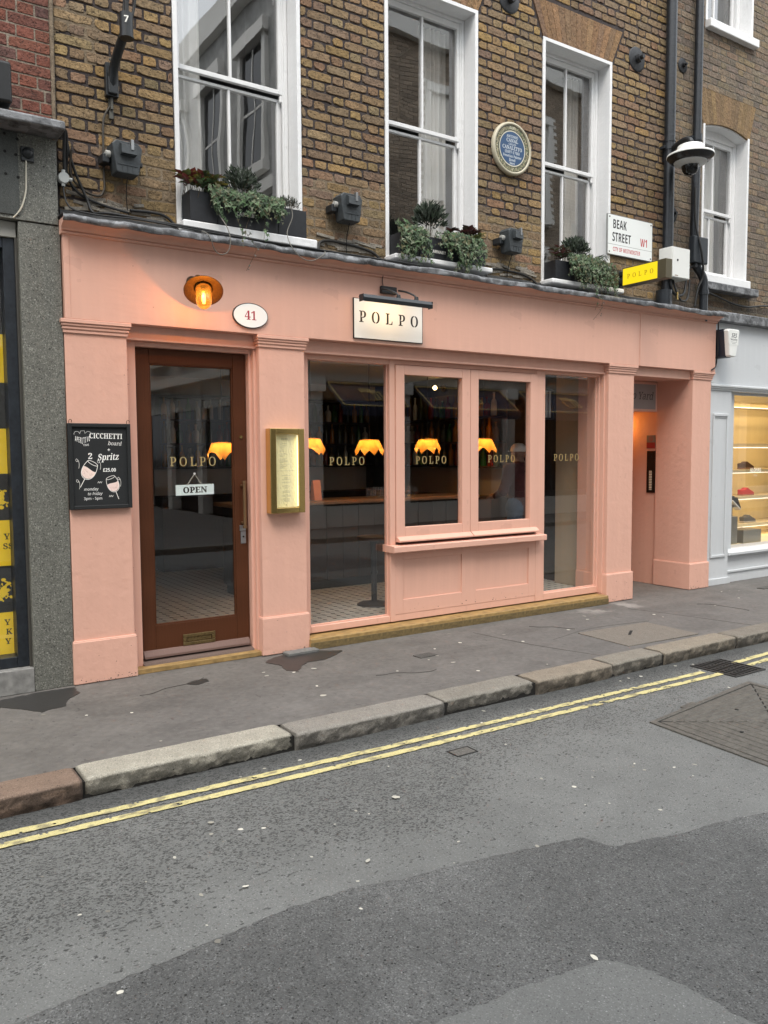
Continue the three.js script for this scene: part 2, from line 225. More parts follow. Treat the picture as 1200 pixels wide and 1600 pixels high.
{ // flush stone slab, and two service lids let into the footway
  const slab = mesh('paving_slab', tone(bx(-0.432, 0.432, 0.0, 0.008, -0.29, 0.29, 0.003).rotateY(-0.05).translate(5.76, 0.0, 1.17), (x, z) => [0.2, 0.18, 0.155]), std({ vertexColors: true, map: rep(tGran, 2.5), bumpMap: rep(bGran, 4), bumpScale: 0.003, roughness: 0.85 }), pavement);
  slab.userData.label = 'grainy buff stone slab set flush in the footway';
  mesh('slab_notch', bx(-0.09, 0.09, 0.008, 0.0095, -0.012, 0.012, 0).rotateY(0.6).translate(5.72, 0, 1.12), M.dark, pavement);
  for (const [x, z, w, d, a] of [[3.78, 0.72, 0.17, 0.1, 0.05], [8.95, 0.42, 0.26, 0.09, 0.1]]) mesh('service_lid', bx(-w / 2, w / 2, 0, 0.007, -d / 2, d / 2, 0.003).rotateY(a).translate(x, 0, z), std({ color: lin(0.085, 0.082, 0.075), map: rep(grain, 6), bumpMap: rep(fine, 4), bumpScale: 0.004, roughness: 0.7 }), pavement);
  const joint = flat(0x45403b, 0.95);
  for (const pts of [[[4.9, 0.0065, 1.5], [4.72, 0.0065, 0.9], [4.62, 0.0065, 0.3]], [[6.9, 0.0065, 1.52], [6.75, 0.0065, 0.8], [6.62, 0.0065, 0.35]], [[6.3, 0.0065, 0.86], [5.6, 0.0065, 0.78], [5.0, 0.0065, 0.9]]])
    mesh('joint_line', tube(pts, 0.003, 20, 5).scale(1, 0.3, 1).translate(0, -0.001, 0), joint, pavement);
}
{ // hairline cracks in the footway
  const cr = flat(0x35312d, 0.95), r = RNG(52); for (const [x, z, a, n] of [[1.6, 0.5, 0.4, 9], [3.6, 1.1, 2.7, 8], [5.2, 0.4, 0.9, 7], [7.4, 0.6, 0.2, 9]]) { const P = []; let px = x, pz = z, t = a; for (let k = 0; k < n; k++) { P.push([px, 0.0028 + 0.005 * (fbm(px * 1.3, pz * 1.7, 3) - 0.5), pz]); t += (r() - 0.5) * 1.1; px += Math.cos(t) * 0.07; pz = Math.min(1.5, Math.max(0.1, pz + Math.sin(t) * 0.07)); } mesh('crack', tube(P, 0.0016, 40, 4), cr, pavement); }
}
// kerb: each granite stone on its own
const kerb = new THREE.Group(); kerb.name = 'kerb'; kerb.userData = { kind: 'structure', label: 'granite kerb of long worn stones', category: 'kerb' }; scene.add(kerb);
{
  const J = [-1.6, -0.35, 0.94, 2.09, 3.17, 3.97, 4.76, 5.36, 6.33, 7.4, 8.5, 9.7, 10.9], T = [[0.2, 0.19, 0.18], [0.235, 0.165, 0.125], [0.42, 0.4, 0.34], [0.27, 0.255, 0.23], [0.25, 0.235, 0.205], [0.28, 0.24, 0.19], [0.245, 0.225, 0.19], [0.28, 0.245, 0.195], [0.21, 0.19, 0.16], [0.22, 0.2, 0.17], [0.2, 0.19, 0.17], [0.22, 0.2, 0.17]];
  const mat = std({ vertexColors: true, map: rep(tGran, 2.2), bumpMap: rep(bGran, 3.4), bumpScale: 0.004, roughness: 0.85 });
  for (let s = 0; s < J.length - 1; s++) {
    const x0 = J[s] + 0.008, x1 = J[s + 1] - 0.008, nx = Math.max(12, Math.round((x1 - x0) / 0.018)), wob = 0.012 * Math.sin(s * 2.7), top = 0.004 + 0.008 * N(s * 3.3, 1);
    const P = []; for (let k = 0; k <= 10; k++) P.push([mix(1.548, 1.728, k / 10), 0]); P.push([1.74, -0.002], [1.749, -0.008], [1.752, -0.018]); for (let k = 1; k <= 8; k++) P.push([1.752, mix(-0.022, -0.13, k / 8)]);
    const pos = [], uv = [], idx = [], col = []; let vacc = 0;
    for (let i = 0; i <= nx; i++) { const t = i / nx, x = mix(x0, x1, t), end = Math.min(i, nx - i) / nx * (x1 - x0), er = sst(0.05, 0, end); vacc = 0;
      P.forEach(([z, y], k) => { const fr = k > 11 ? 1 : 0; const rg = fbm(x * 13 + s * 9, y * 26 + 4, 4) - 0.5, rg2 = fbm(x * 40, y * 60 + s, 2) - 0.5;
        let zz = z + wob + (fr ? rg * 0.014 * sst(-0.02, -0.06, y) + rg2 * 0.007 - 0.014 * sst(-0.06, -0.12, y) : 0) - er * 0.008 * (k > 8 ? 1 : 0), yy = y + top + (k <= 11 ? 0.006 * (fbm(x * 5 + s, z * 12, 3) - 0.5) : 0) - er * er * 0.006 * (k <= 13 ? 1 : 0) - (k > 8 && k < 14 ? 0.008 * sst(0.6, 0.8, fbm(x * 7 + s * 3, 8, 3)) : 0);
        if (k) vacc += Math.hypot(P[k][0] - P[k - 1][0], P[k][1] - P[k - 1][1]);
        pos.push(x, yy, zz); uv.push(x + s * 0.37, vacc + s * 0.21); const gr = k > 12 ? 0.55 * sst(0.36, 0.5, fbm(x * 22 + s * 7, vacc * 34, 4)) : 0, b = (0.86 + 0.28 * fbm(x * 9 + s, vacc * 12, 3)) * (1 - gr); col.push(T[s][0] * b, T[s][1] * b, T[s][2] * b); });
      if (i < nx) for (let k = 0; k < P.length - 1; k++) { const a = i * P.length + k, b2 = a + P.length; idx.push(a, a + 1, b2, b2, a + 1, b2 + 1); } }
    for (const i of [0, nx]) { const c = pos.length / 3, a = i * P.length; pos.push(i ? x1 : x0, -0.13, 1.55); uv.push(0, 0); col.push(...T[s]); for (let k = 0; k < P.length - 1; k++) i ? idx.push(c, a + k, a + k + 1) : idx.push(c, a + k + 1, a + k); }
    const g = new THREE.BufferGeometry(); g.setAttribute('position', new THREE.Float32BufferAttribute(pos, 3)); g.setAttribute('uv', new THREE.Float32BufferAttribute(uv, 2)); g.setAttribute('color', new THREE.Float32BufferAttribute(col, 3)); g.setIndex(idx); g.computeVertexNormals();
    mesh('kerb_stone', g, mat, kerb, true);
  }
  mesh('kerb_bed', bx(-1.6, 10.9, -0.14, -0.012, 1.545, 1.735, 0), flat(0x1d1b18, 0.95), kerb);
  mesh('kerb_stone', [bx(-40, -1.6, -0.13, 0.004, 1.548, 1.75), bx(10.9, 60, -0.13, 0.004, 1.548, 1.75), bx(-40, 60, -0.13, 0.004, 7.25, 7.45)].map((g) => colored(g, () => [0.2, 0.19, 0.17])), mat, kerb);
}
// double yellow lines, chipped along the edges
{
  const mat = std({ vertexColors: true, map: rep(tAsphA, 0.9), bumpMap: rep(bAsphA, 0.9), bumpScale: 0.003, roughness: 0.75 });
  const zc = (x) => { const P = [[-1, 1.9], [0.53, 1.938], [2.53, 2.005], [5.43, 2.05], [6.4, 1.995], [9, 1.97]]; let i = 1; while (i < P.length - 1 && P[i][0] < x) i++; return mix(P[i - 1][1], P[i][1], (x - P[i - 1][0]) / (P[i][0] - P[i - 1][0])); };
  for (const [off, ends] of [[0, [[-1, 5.43], [5.86, 9]]], [0.106, [[-1, 5.5], [5.9, 9]]]]) for (const [a, b] of ends) {
    const pos = [], uv = [], col = [], n = Math.round((b - a) / 0.012); const q = (x, z) => { pos.push(x, RY + 0.0055, z); uv.push(x, z); const k = 0.9 + 0.2 * fbm(x * 6, z * 30, 3), d = sst(0.58, 0.7, fbm(x * 20 + off * 50, z * 40, 3)) * 0.5; col.push(1.22 * k * (1 - d), 1.08 * k * (1 - d), 0.52 * k * (1 - d * 0.8)); };
    for (let i = 0; i < n; i++) {
      const x0 = mix(a, b, i / n), x1 = mix(a, b, (i + 1) / n), rows = 4, e = (x, s) => zc(x) + off + s * (0.025 + 0.004 * (N(x * 60, s * 9 + off * 40) - 0.5) + 0.008 * (N(x * 17 + 5, s * 9 + off * 70) - 0.5));
      for (let k = 0; k < rows; k++) {
        const worn = fbm(x0 * 22 + off * 90, k * 0.9 + 3, 3) + 0.16 * sst(0.9, 0.2, Math.abs(x0 - 4.55)) * (off ? 1 : 0.4) + 0.12 * sst(0.3, 0.05, Math.abs(x0 - 5.9)) + (k === 0 || k === rows - 1 ? 0.05 : 0);
        if (worn > 0.82) continue;
        const z00 = mix(e(x0, -1), e(x0, 1), k / rows), z01 = mix(e(x0, -1), e(x0, 1), (k + 1) / rows), z10 = mix(e(x1, -1), e(x1, 1), k / rows), z11 = mix(e(x1, -1), e(x1, 1), (k + 1) / rows);
        q(x0, z00); q(x0, z01); q(x1, z10); q(x1, z10); q(x0, z01); q(x1, z11);
      }
    }
    const g = new THREE.BufferGeometry(); g.setAttribute('position', new THREE.Float32BufferAttribute(pos, 3)); g.setAttribute('uv', new THREE.Float32BufferAttribute(uv, 2)); g.setAttribute('color', new THREE.Float32BufferAttribute(col, 3)); g.computeVertexNormals();
    mesh('yellow_line', g, mat, road, true);
  }
}
// trodden gum and paper flecks
{
  const r = RNG(91), gum = []; for (let v = 0; v < 5; v++) { const s = new THREE.Shape(), n = 11; for (let k = 0; k < n; k++) { const a = k / n * 6.283, R = 0.7 + 0.3 * r() + 0.12 * Math.sin(a * 2 + v); k ? s.lineTo(Math.cos(a) * R, Math.sin(a) * R) : s.moveTo(Math.cos(a) * R, Math.sin(a) * R); } gum.push(new THREE.ExtrudeGeometry(s, { depth: 0.6, bevelEnabled: true, bevelSize: 0.15, bevelThickness: 0.2, bevelSegments: 1 }).rotateX(-Math.PI / 2)); }
  const gm = [flat(0xaaa79c, 0.8), flat(0x8f8c82, 0.85), flat(0xc4c0b4, 0.8), flat(0x716e66, 0.9)];
  const put = (parent, x, z, y, s, m) => { const o = new THREE.Mesh(gum[r() * 5 | 0], gm[m]); o.name = 'gum_spot'; o.castShadow = o.receiveShadow = true; o.position.set(x, y, z); o.scale.set(s * (0.7 + r() * 0.6), 0.0006, s * (0.6 + 0.5 * r())); o.rotation.y = r() * 6; parent.add(o); };
  for (const [x, z, s, m] of [[1.43, 4.02, 0.016, 0], [2.02, 4.02, 0.014, 2], [1.75, 3.05, 0.013, 0], [1.25, 2.95, 0.009, 2], [2.2, 2.6, 0.018, 0], [1.35, 2.35, 0.012, 1]]) put(road, x, z, RY + 0.008, s, m);
  for (let k = 0; k < 62; k++) { const x = 0.5 + r() * 5.6, z = 2.2 + r() * 1.15 + (x > 3 ? r() * 0.5 : 0); put(road, x, z, RY + (z > zEdge(x) ? 0.007 : 0.001), 0.004 + 0.008 * r(), r() * 4 | 0); }
  for (let k = 0; k < 14; k++) put(road, 0.6 + r() * 5, 1.8 + r() * 0.2, RY + 0.001, 0.008 + 0.006 * r(), r() * 3 | 0);
  for (let k = 0; k < 46; k++) put(pavement, 0.7 + r() * 8, 0.2 + r() * 1.28, 0.003, 0.007 + 0.011 * r(), r() * 4 | 0);
}
// wet patches by the walls
{
  const wet = new THREE.MeshPhysicalMaterial({ color: lin(0.03, 0.029, 0.028), roughness: 0.4, specularIntensity: 0.45, bumpMap: rep(tPave, 0.6), bumpScale: 0.001 });
  const w1 = mesh('puddle', sheet([[0.5, 0.3], [0.55, 0.1], [0.98, 0.06], [1.06, 0.035], [1.3, 0.04], [1.29, 0.2], [1.206, 0.29], [1.147, 0.45], [0.99, 0.5], [0.9, 0.36], [0.8, 0.25]].reverse(), 0.02, 0.0022, null, 8, 0.001), wet, scene);
  w1.userData = { kind: 'structure', label: 'wet dark patch under the grey terrazzo pier', category: 'puddle' };
  const w2 = mesh('puddle', sheet([[2.66, 0.2], [2.77, 0.09], [3.0, 0.06], [3.14, 0.07], [3.33, 0.2], [3.2, 0.3], [3.06, 0.38], [2.92, 0.36], [2.83, 0.44], [2.74, 0.58], [2.68, 0.5], [2.71, 0.33]].reverse(), 0.02, 0.0022, null, 3, 0.001), wet, scene);
  w2.userData = { kind: 'structure', label: 'wet patch at the foot of the pilaster beside the door', category: 'puddle' };
  const w3 = mesh('puddle', sheet([[1.95, 0.42], [2.02, 0.36], [2.12, 0.36], [2.11, 0.44], [2.0, 0.47]].reverse(), 0.02, 0.0022, null, 5, 0.001), wet, scene); w3.userData = { kind: 'structure', label: 'small damp spot in front of the door step', category: 'puddle' };
  mesh('mat_scrap', bx(-0.14, 0.14, 0, 0.025, -0.05, 0.05, 0.006).rotateY(0.05).translate(3.02, 0, 0.085), std({ color: lin(0.2, 0.2, 0.19), map: rep(grain, 5), roughness: 0.8 }), pavement).userData.label = 'grey cement fillet between pilaster and shop step';
}
// big square manhole of ribbed triangular plates, road gully, small lid
{
  const cast = std({ color: lin(0.165, 0.155, 0.135), map: rep(grain, 3), bumpMap: rep(fine, 3), bumpScale: 0.003, roughness: 0.6, metalness: 0.35 });
  const t = thing('manhole_cover', 'large iron manhole of ribbed triangular plates in the road', 'manhole');
  // local square, 1.16 m, turned so that one corner points at the wheel track
  const y = RY, C = [[4.17, 2.60], [5.42, 2.44], [5.36, 3.6], [4.10, 3.42]];
  const quad = (u, v) => { const a = [mix(C[0][0], C[1][0], u), mix(C[0][1], C[1][1], u)], b = [mix(C[3][0], C[2][0], u), mix(C[3][1], C[2][1], u)]; return [mix(a[0], b[0], v), mix(a[1], b[1], v)]; };
  const slabOf = (uvs, h0, h1) => { const s = new THREE.Shape(uvs.map(([u, v]) => { const [x, z] = quad(u, v); return new THREE.Vector2(x, -z); })); return new THREE.ExtrudeGeometry(s, { depth: h1 - h0, bevelEnabled: true, bevelSize: 0.003, bevelThickness: 0.002, bevelSegments: 1 }).rotateX(-Math.PI / 2).translate(0, y + h0, 0); };
  mesh('frame', [slabOf([[-0.03, -0.03], [0.3, -0.03], [0.3, -0.06], [0.42, -0.06], [0.42, -0.03], [1.03, -0.03], [1.03, 0], [-0.03, 0]], 0, 0.008), slabOf([[-0.03, 1], [1.03, 1], [1.03, 1.03], [-0.03, 1.03]], 0, 0.008), slabOf([[-0.03, 0], [0, 0], [0, 1], [-0.03, 1]], 0, 0.008), slabOf([[1, 0], [1.03, 0], [1.03, 1], [1, 1]], 0, 0.008)], cast, t);
  mesh('pit_rim', slabOf([[0, 0], [1, 0], [1, 1], [0, 1]], -0.001, 0.0015), M.dark, t);
  const tri = [[[0.015, 0.03], [0.015, 0.985], [0.49, 0.5]], [[0.03, 0.015], [0.985, 0.015], [0.5, 0.49]], [[0.985, 0.03], [0.985, 0.97], [0.51, 0.5]], [[0.03, 0.985], [0.97, 0.985], [0.5, 0.51]]];
  tri.forEach((T, k) => {
    const p = mesh('cover_plate', slabOf(T, 0.0015, 0.006), cast, t), ribs = [], [A, B, Cc] = T, n = 9;
    for (let i = 1; i < n; i++) { const f = i / n, a = [mix(A[0], Cc[0], f), mix(A[1], Cc[1], f)], b = [mix(B[0], Cc[0], f), mix(B[1], Cc[1], f)], w = 0.012, dx = Cc[0] - (A[0] + B[0]) / 2, dy = Cc[1] - (A[1] + B[1]) / 2, L = Math.hypot(dx, dy); if (f > 0.93) continue; ribs.push(slabOf([a, b, [b[0] + dx / L * w, b[1] + dy / L * w], [a[0] + dx / L * w, a[1] + dy / L * w]], 0.006, 0.009)); }
    mesh('rib', ribs, cast, p);
    const [hx, hz] = quad(mix(mix(A[0], B[0], 0.5), Cc[0], 0.45), mix(mix(A[1], B[1], 0.5), Cc[1], 0.45)); mesh('keyhole', cyl(0.012, 0.012, 0.004, hx, y + 0.0115, hz, 12), M.dark, p);
  });
  const g = thing('road_gully', 'iron gully grating in the road beside the kerb', 'drain');
  const bars = std({ color: lin(0.05, 0.048, 0.045), map: rep(grain, 5), roughness: 0.6, metalness: 0.4 });
  mesh('gully_pit', bx(5.52, 5.87, y - 0.04, y + 0.002, 1.9, 2.26, 0), M.dark, g);
  mesh('frame', [bx(5.5, 5.89, y, y + 0.009, 1.88, 1.9), bx(5.5, 5.89, y, y + 0.009, 2.26, 2.28), bx(5.5, 5.52, y, y + 0.009, 1.9, 2.26), bx(5.87, 5.89, y, y + 0.009, 1.9, 2.26)], bars, g);
  for (let k = 1; k < 8; k++) mesh('bar', bx(5.52 + k * 0.0437 - 0.008, 5.52 + k * 0.0437 + 0.008, y + 0.0025, y + 0.0085, 1.902, 2.258, 0.002), bars, g);
  for (let k = 1; k < 5; k++) mesh('bar', bx(5.522, 5.868, y + 0.003, y + 0.0078, 1.9 + k * 0.072 - 0.005, 1.9 + k * 0.072 + 0.005, 0.002), bars, g);
  const l = thing('valve_lid', 'small rusty rectangular lid in the road by the yellow lines', 'lid');
  mesh('frame', [bx(2.79, 2.94, y, y + 0.006, 2.25, 2.258), bx(2.79, 2.94, y, y + 0.006, 2.342, 2.35), bx(2.79, 2.798, y, y + 0.006, 2.258, 2.342), bx(2.932, 2.94, y, y + 0.006, 2.258, 2.342)], bars, l);
  mesh('lid_plate', bx(2.8, 2.93, y, y + 0.0045, 2.26, 2.34, 0.003), std({ color: lin(0.2, 0.19, 0.17), map: rep(grain, 7), bumpMap: rep(bAsphB, 2), bumpScale: 0.01, roughness: 0.8 }), l);
}

// ---------------------------------------------------------------- brickwork
function brickGeo(w, h, depth, r, wear, col) {   // one worn brick, face towards +z, centre of the face at the origin
  const n = w > 0.14 ? 5 : 3, ring = [], j = (a) => (r() - 0.5) * a;
  for (let k = 0; k <= n; k++) ring.push([-w / 2 + w * k / n, h / 2, k === 0 || k === n]);
  ring.push([w / 2, 0, false]);
  for (let k = n; k >= 0; k--) ring.push([-w / 2 + w * k / n, -h / 2, k === 0 || k === n]);
  ring.push([-w / 2, 0, false]);
  const R = ring.map(([x, y, c]) => { const ins = c ? (0.001 + r() * r() * 0.007) * wear : 0, ch = r() < 0.045 * wear ? 0.007 : 0; return [x - Math.sign(x) * (ins + ch) + j(0.003 * wear), y - Math.sign(y) * (ins + ch) + j(0.004 * wear)]; });
  const tilt = [j(0.016), j(0.05)], off = j(0.004 * wear), pos = [], uv = [], cc = [], idx = [], m = R.length, u0 = r() * 3, v0 = r() * 3;
  const put = (x, y, z, k = 1) => { pos.push(x, y, z); uv.push(x + u0, y + v0); cc.push(col[0] * k, col[1] * k, col[2] * k); };
  const face = (x, y) => off + x * tilt[0] + y * tilt[1];
  R.forEach(([x, y]) => put(x, y, -depth));
  R.forEach(([x, y]) => put(x, y, face(x, y) - 0.002));
  R.forEach(([x, y]) => { const s = 1 - 0.012 / Math.max(0.03, Math.hypot(x, y)); put(x - Math.sign(x) * 0.0028, y - Math.sign(y) * 0.0028, face(x, y) + j(0.0009)); });
  put(0, 0, off);
  for (let k = 0; k < m; k++) { const q = (k + 1) % m; idx.push(k, q, m + k, q, m + q, m + k, m + k, m + q, 2 * m + k, m + q, 2 * m + q, 2 * m + k, 2 * m + k, 2 * m + q, 3 * m); }
  for (let i = 0; i < idx.length; i += 3) { const t = idx[i + 1]; idx[i + 1] = idx[i + 2]; idx[i + 2] = t; }
  const g = new THREE.BufferGeometry(); g.setAttribute('position', new THREE.Float32BufferAttribute(pos, 3)); g.setAttribute('uv', new THREE.Float32BufferAttribute(uv, 2)); g.setAttribute('color', new THREE.Float32BufferAttribute(cc, 3)); g.setIndex(idx); const q = g.toNonIndexed(); q.computeVertexNormals(); return q;
}
function brickWall(root, o) {   // o: x0,x1,y0,y1,z,pitch,stretch,header,joint,cuts(y)->[[a,b]],palette(r,x,y),mortar(x,y),rects (backing),depth,wear,seed,limit
  const r = RNG(o.seed), list = [];
  let c = 0;
  for (let y = o.y0; y < o.y1 - 0.02; y += o.pitch, c++) {
    const ym = y + o.pitch / 2, per = o.stretch + o.header + 2 * o.joint, cuts = o.cuts(ym).filter(([a, b]) => b > o.x0 && a < o.x1).sort((a, b) => a[0] - b[0]), spans = []; let at = o.x0;
    for (const [a, b] of cuts) { if (a > at) spans.push([at, a]); at = Math.max(at, b); } if (at < o.x1) spans.push([at, o.x1]);
    for (const [a, b] of spans) {
      let x = Math.floor((a - o.phase) / per - 1) * per + o.phase + (c % 2 ? (o.stretch + o.joint) / 2 + o.header / 2 - o.header / 2 + o.joint / 2 + o.header / 2 : 0), st = true; const joints = [a];
      while (x < b - 0.035) { x += (st ? o.stretch : o.header) + o.joint + (r() - 0.5) * 0.008; st = !st; if (x > a + 0.045 && x < b - 0.045) joints.push(x); }
      joints.push(b);
      for (let k = 0; k < joints.length - 1; k++) { const w = joints[k + 1] - joints[k] - o.joint * (0.8 + 0.4 * r()), h = o.pitch - o.joint * (0.75 + 0.5 * r()); if (w > 0.02) list.push([(joints[k] + joints[k + 1]) / 2, ym + (r() - 0.5) * 0.003, w, h]); }
    }
  }
  const all = list.map(([x, y, w, h]) => { const s = seenAt(x, y, o.z); return { x, y, w, h, col: o.palette(r, x, y), rank: s.in ? w * h / (s.d * s.d) * (5.9 / s.d) : 0 }; }).sort((a, b) => b.rank - a.rank);
  const rest = [];
  all.forEach((b, i) => {
    const g = brickGeo(b.w, b.h, o.depth + 0.008, r, o.wear, b.col);
    if (b.rank > 0 && i < o.limit) { const m = new THREE.Mesh(g, M.brick); m.name = 'brick'; m.castShadow = m.receiveShadow = true; m.position.set(b.x, b.y, o.z); root.add(m); } else rest.push(g.translate(b.x, b.y, o.z));
  });
  if (rest.length) { const m = mesh('brickwork', mergeGeometries(rest, false), M.brick, root, true); m.userData.kind = 'stuff'; }
  const back = [];
  for (const [x0, x1, y0, y1] of o.rects) { const nx = Math.max(1, Math.round((x1 - x0) / 0.05)), ny = Math.max(1, Math.round((y1 - y0) / 0.05)), g = new THREE.PlaneGeometry(x1 - x0, y1 - y0, nx, ny).translate((x0 + x1) / 2, (y0 + y1) / 2, o.z - o.depth); colored(g, o.mortar); const p = g.attributes.position, uv = g.attributes.uv; for (let i = 0; i < p.count; i++) { const x = p.getX(i), y = p.getY(i); uv.setXY(i, x, y); p.setZ(i, p.getZ(i) + (fbm(x * 16, y * 16, 3) - 0.5) * 0.004); } g.computeVertexNormals(); back.push(g); }
  mesh('mortar_bed', back, M.mortar, root, true);
}
const jit = (r, c, a = 0.2) => { const k = 1 - a / 2 + a * r(); return [c[0] * k * (0.96 + 0.08 * r()), c[1] * k, c[2] * k * (0.94 + 0.12 * r())]; };
const STOCK = [[0.25, 0.175, 0.09], [0.275, 0.19, 0.09], [0.225, 0.16, 0.09], [0.215, 0.152, 0.092], [0.23, 0.155, 0.092], [0.20, 0.14, 0.088], [0.19, 0.132, 0.092], [0.18, 0.122, 0.094], [0.29, 0.19, 0.08], [0.225, 0.135, 0.09], [0.235, 0.178, 0.105], [0.21, 0.152, 0.105], [0.245, 0.175, 0.1], [0.2, 0.145, 0.1]];
const stockTone = (r, x, y) => { const c = STOCK[(r() * STOCK.length) | 0], soot = 0.66 + 0.52 * fbm(x * 1.1 + 4, y * 0.7, 4); return jit(r, c.map((v, i) => mix(v, [0.225, 0.162, 0.092][i], 0.15)), 0.3).map((v, i) => v * soot * [1.32, 1.33, 1.24][i]); };

// ---------------------------------------------------------------- sash windows
function sashWindow(root, o) {   // opening x0..x1, y0..y1 in a wall whose face is at z; o.rev depth of reveal
  const { x0, x1, y0, y1, z } = o, rv = o.rev ?? 0.15, e = 0.034, w = new THREE.Group(); w.name = 'sash_window'; root.add(w);
  const zf = z - rv, arch = o.arch || 0, top = (x) => y1 + arch * (1 - Math.pow((x - (x0 + x1) / 2) / ((x1 - x0) / 2), 2));
  // painted surround on the brick edge and plastered reveal
  const lin_ = [bx(x0 - e, x0, y0, y1 + e, z - 0.06, z + 0.006, 0.003), bx(x1, x1 + e, y0, y1 + e, z - 0.06, z + 0.006, 0.003)];
  if (!arch) lin_.push(bx(x0 - e, x1 + e, y1 + 0.0005, y1 + e, z - 0.06, z + 0.0055, 0.003));
  mesh('painted_edge', lin_, M.white, w);
  const rev = [bx(x1 + 0.0015, x1 + e - 0.003, y0, y1 + e, zf - 0.12, z - 0.058, 0), bx(x0 - e + 0.003, x0 - 0.0015, y0, y1 + e, zf - 0.12, z - 0.058, 0)];
  if (!arch) rev.push(bx(x0, x1, y1, y1 + e - 0.003, zf - 0.12, z - 0.058, 0)); else { const s = new THREE.Shape(); s.moveTo(x0 - e, y1 + 0.2); s.lineTo(x0 - e, y1 - 0.001); for (let k = 0; k <= 16; k++) { const x = mix(x0, x1, k / 16); s.lineTo(x, top(x)); } s.lineTo(x1 + e, y1 - 0.001); s.lineTo(x1 + e, y1 + 0.2); rev.push(new THREE.ExtrudeGeometry(s, { depth: rv + 0.05, bevelEnabled: false }).translate(0, 0, zf - 0.07)); }
  mesh('reveal', rev, M.white, w);
  const f = 0.03, fx0 = x0 + 0.002, fx1 = x1 - 0.002;
  mesh('box_frame', [bx(fx0, fx0 + f, y0, y1 + arch, zf - 0.1, zf), bx(fx1 - f, fx1, y0, y1 + arch, zf - 0.1, zf), bx(fx0 + f, fx1 - f, y1 - f, y1 + arch, zf - 0.1, zf - 0.001), bx(fx0 + f, fx1 - f, y0, y0 + 0.04, zf - 0.1, zf - 0.001), bx(fx1 - f - 0.014, fx1 - f, y0 + 0.04, y1 - f, zf - 0.03, zf - 0.008, 0.003), bx(fx0 + f, fx0 + f + 0.014, y0 + 0.04, y1 - f, zf - 0.03, zf - 0.008, 0.003)], M.white, w);
  const sx0 = fx0 + f + 0.002, sx1 = fx1 - f - 0.002, ym = o.mid, st = 0.04, b = 0.02;
  const sash = (name, a, c, zz, bot, tp) => {
    const s = new THREE.Group(); s.name = name; w.add(s); const xm = (sx0 + sx1) / 2 + (o.shift || 0);
    mesh('stile', [bx(sx0, sx0 + st, a, c, zz - 0.035, zz), bx(sx1 - st, sx1, a, c, zz - 0.035, zz), bx(sx0 + st, sx1 - st, a, a + bot, zz - 0.035, zz - 0.0005), bx(sx0 + st, sx1 - st, c - tp, c, zz - 0.035, zz - 0.0005), bx(xm - b / 2, xm + b / 2, a + bot, c - tp, zz - 0.033, zz - 0.002, 0.003), ...(name === 'upper_sash' ? [bx(sx0 + 0.005, sx0 + 0.03, a - 0.06, a, zz - 0.03, zz - 0.003, 0.01), bx(sx1 - 0.03, sx1 - 0.005, a - 0.06, a, zz - 0.03, zz - 0.003, 0.01)] : [])], M.white, s);
    for (const [p, q] of [[sx0 + st, xm - b / 2], [xm + b / 2, sx1 - st]]) { const g = new THREE.PlaneGeometry(q - p, c - a - bot - tp, 6, 10), P = g.attributes.position; for (let i = 0; i < P.count; i++) P.setZ(i, 0.0012 * (fbm(P.getX(i) * 4 + p * 7, P.getY(i) * 3 + a, 2) - 0.5)); g.computeVertexNormals(); mesh('pane', g.translate((p + q) / 2, (a + c + bot - tp) / 2, zz - 0.018), M.glassUp, s); }
  };
  sash('upper_sash', ym - 0.02, y1 - f - 0.001, zf - 0.018, 0.035, 0.05);
  sash('lower_sash', y0 + 0.041, ym - 0.045, zf - 0.056, 0.07, 0.022);
  mesh('sill', [bx(x0 - (o.sl ?? 0.05), x1 + (o.sr ?? 0.08), y0 - (o.sh ?? 0.095), y0 - 0.001, zf - 0.05, z + (o.sp ?? 0.07), 0.012)], M.white, w);
  for (const [a, b, c, d] of o.curtains || []) { const n = 60, g = new THREE.PlaneGeometry(b - a, d - c, n, 10), P = g.attributes.position; for (let i = 0; i < P.count; i++) { const u = P.getX(i); P.setZ(i, 0.018 * Math.sin(u * 95 + 2 * Math.sin(u * 31)) * (1 + 0.25 * Math.sin(P.getY(i) * 2))); } g.computeVertexNormals(); mesh('curtain', g.translate((a + b) / 2, (c + d) / 2, zf - 0.24), M.curtain, w); }
  // the unlit room behind
  const R = 1.6, dk = o.room || M.room; mesh('room', [bx(x0 - 0.5, x0 - 0.48, y0 - 0.3, y1 + 0.4, zf - R, zf - 0.13, 0), bx(x1 + 0.48, x1 + 0.5, y0 - 0.3, y1 + 0.4, zf - R, zf - 0.13, 0), bx(x0 - 0.5, x1 + 0.5, y0 - 0.32, y0 - 0.3, zf - R, zf - 0.13, 0), bx(x0 - 0.5, x1 + 0.5, y1 + 0.4, y1 + 0.42, zf - R, zf - 0.13, 0), bx(x0 - 0.5, x1 + 0.5, y0 - 0.32, y1 + 0.42, zf - R - 0.02, zf - R, 0), bx(x0 - 0.5, x0 - 0.036, y0 - 0.3, y1 + 0.4, zf - 0.13, zf - 0.11, 0), bx(x1 + 0.036, x1 + 0.5, y0 - 0.3, y1 + 0.4, zf - 0.13, zf - 0.11, 0), bx(x0 - 0.036, x1 + 0.036, y1 + 0.04, y1 + 0.4, zf - 0.13, zf - 0.11, 0), bx(x0 - 0.036, x1 + 0.036, y0 - 0.3, y0 - 0.1, zf - 0.13, zf - 0.11, 0)], dk, w);
  return w;
}
M.curtain = new THREE.MeshPhysicalMaterial({ color: lin(0.72, 0.71, 0.67), roughness: 0.95, transmission: 0.35, thickness: 0, side: THREE.DoubleSide });
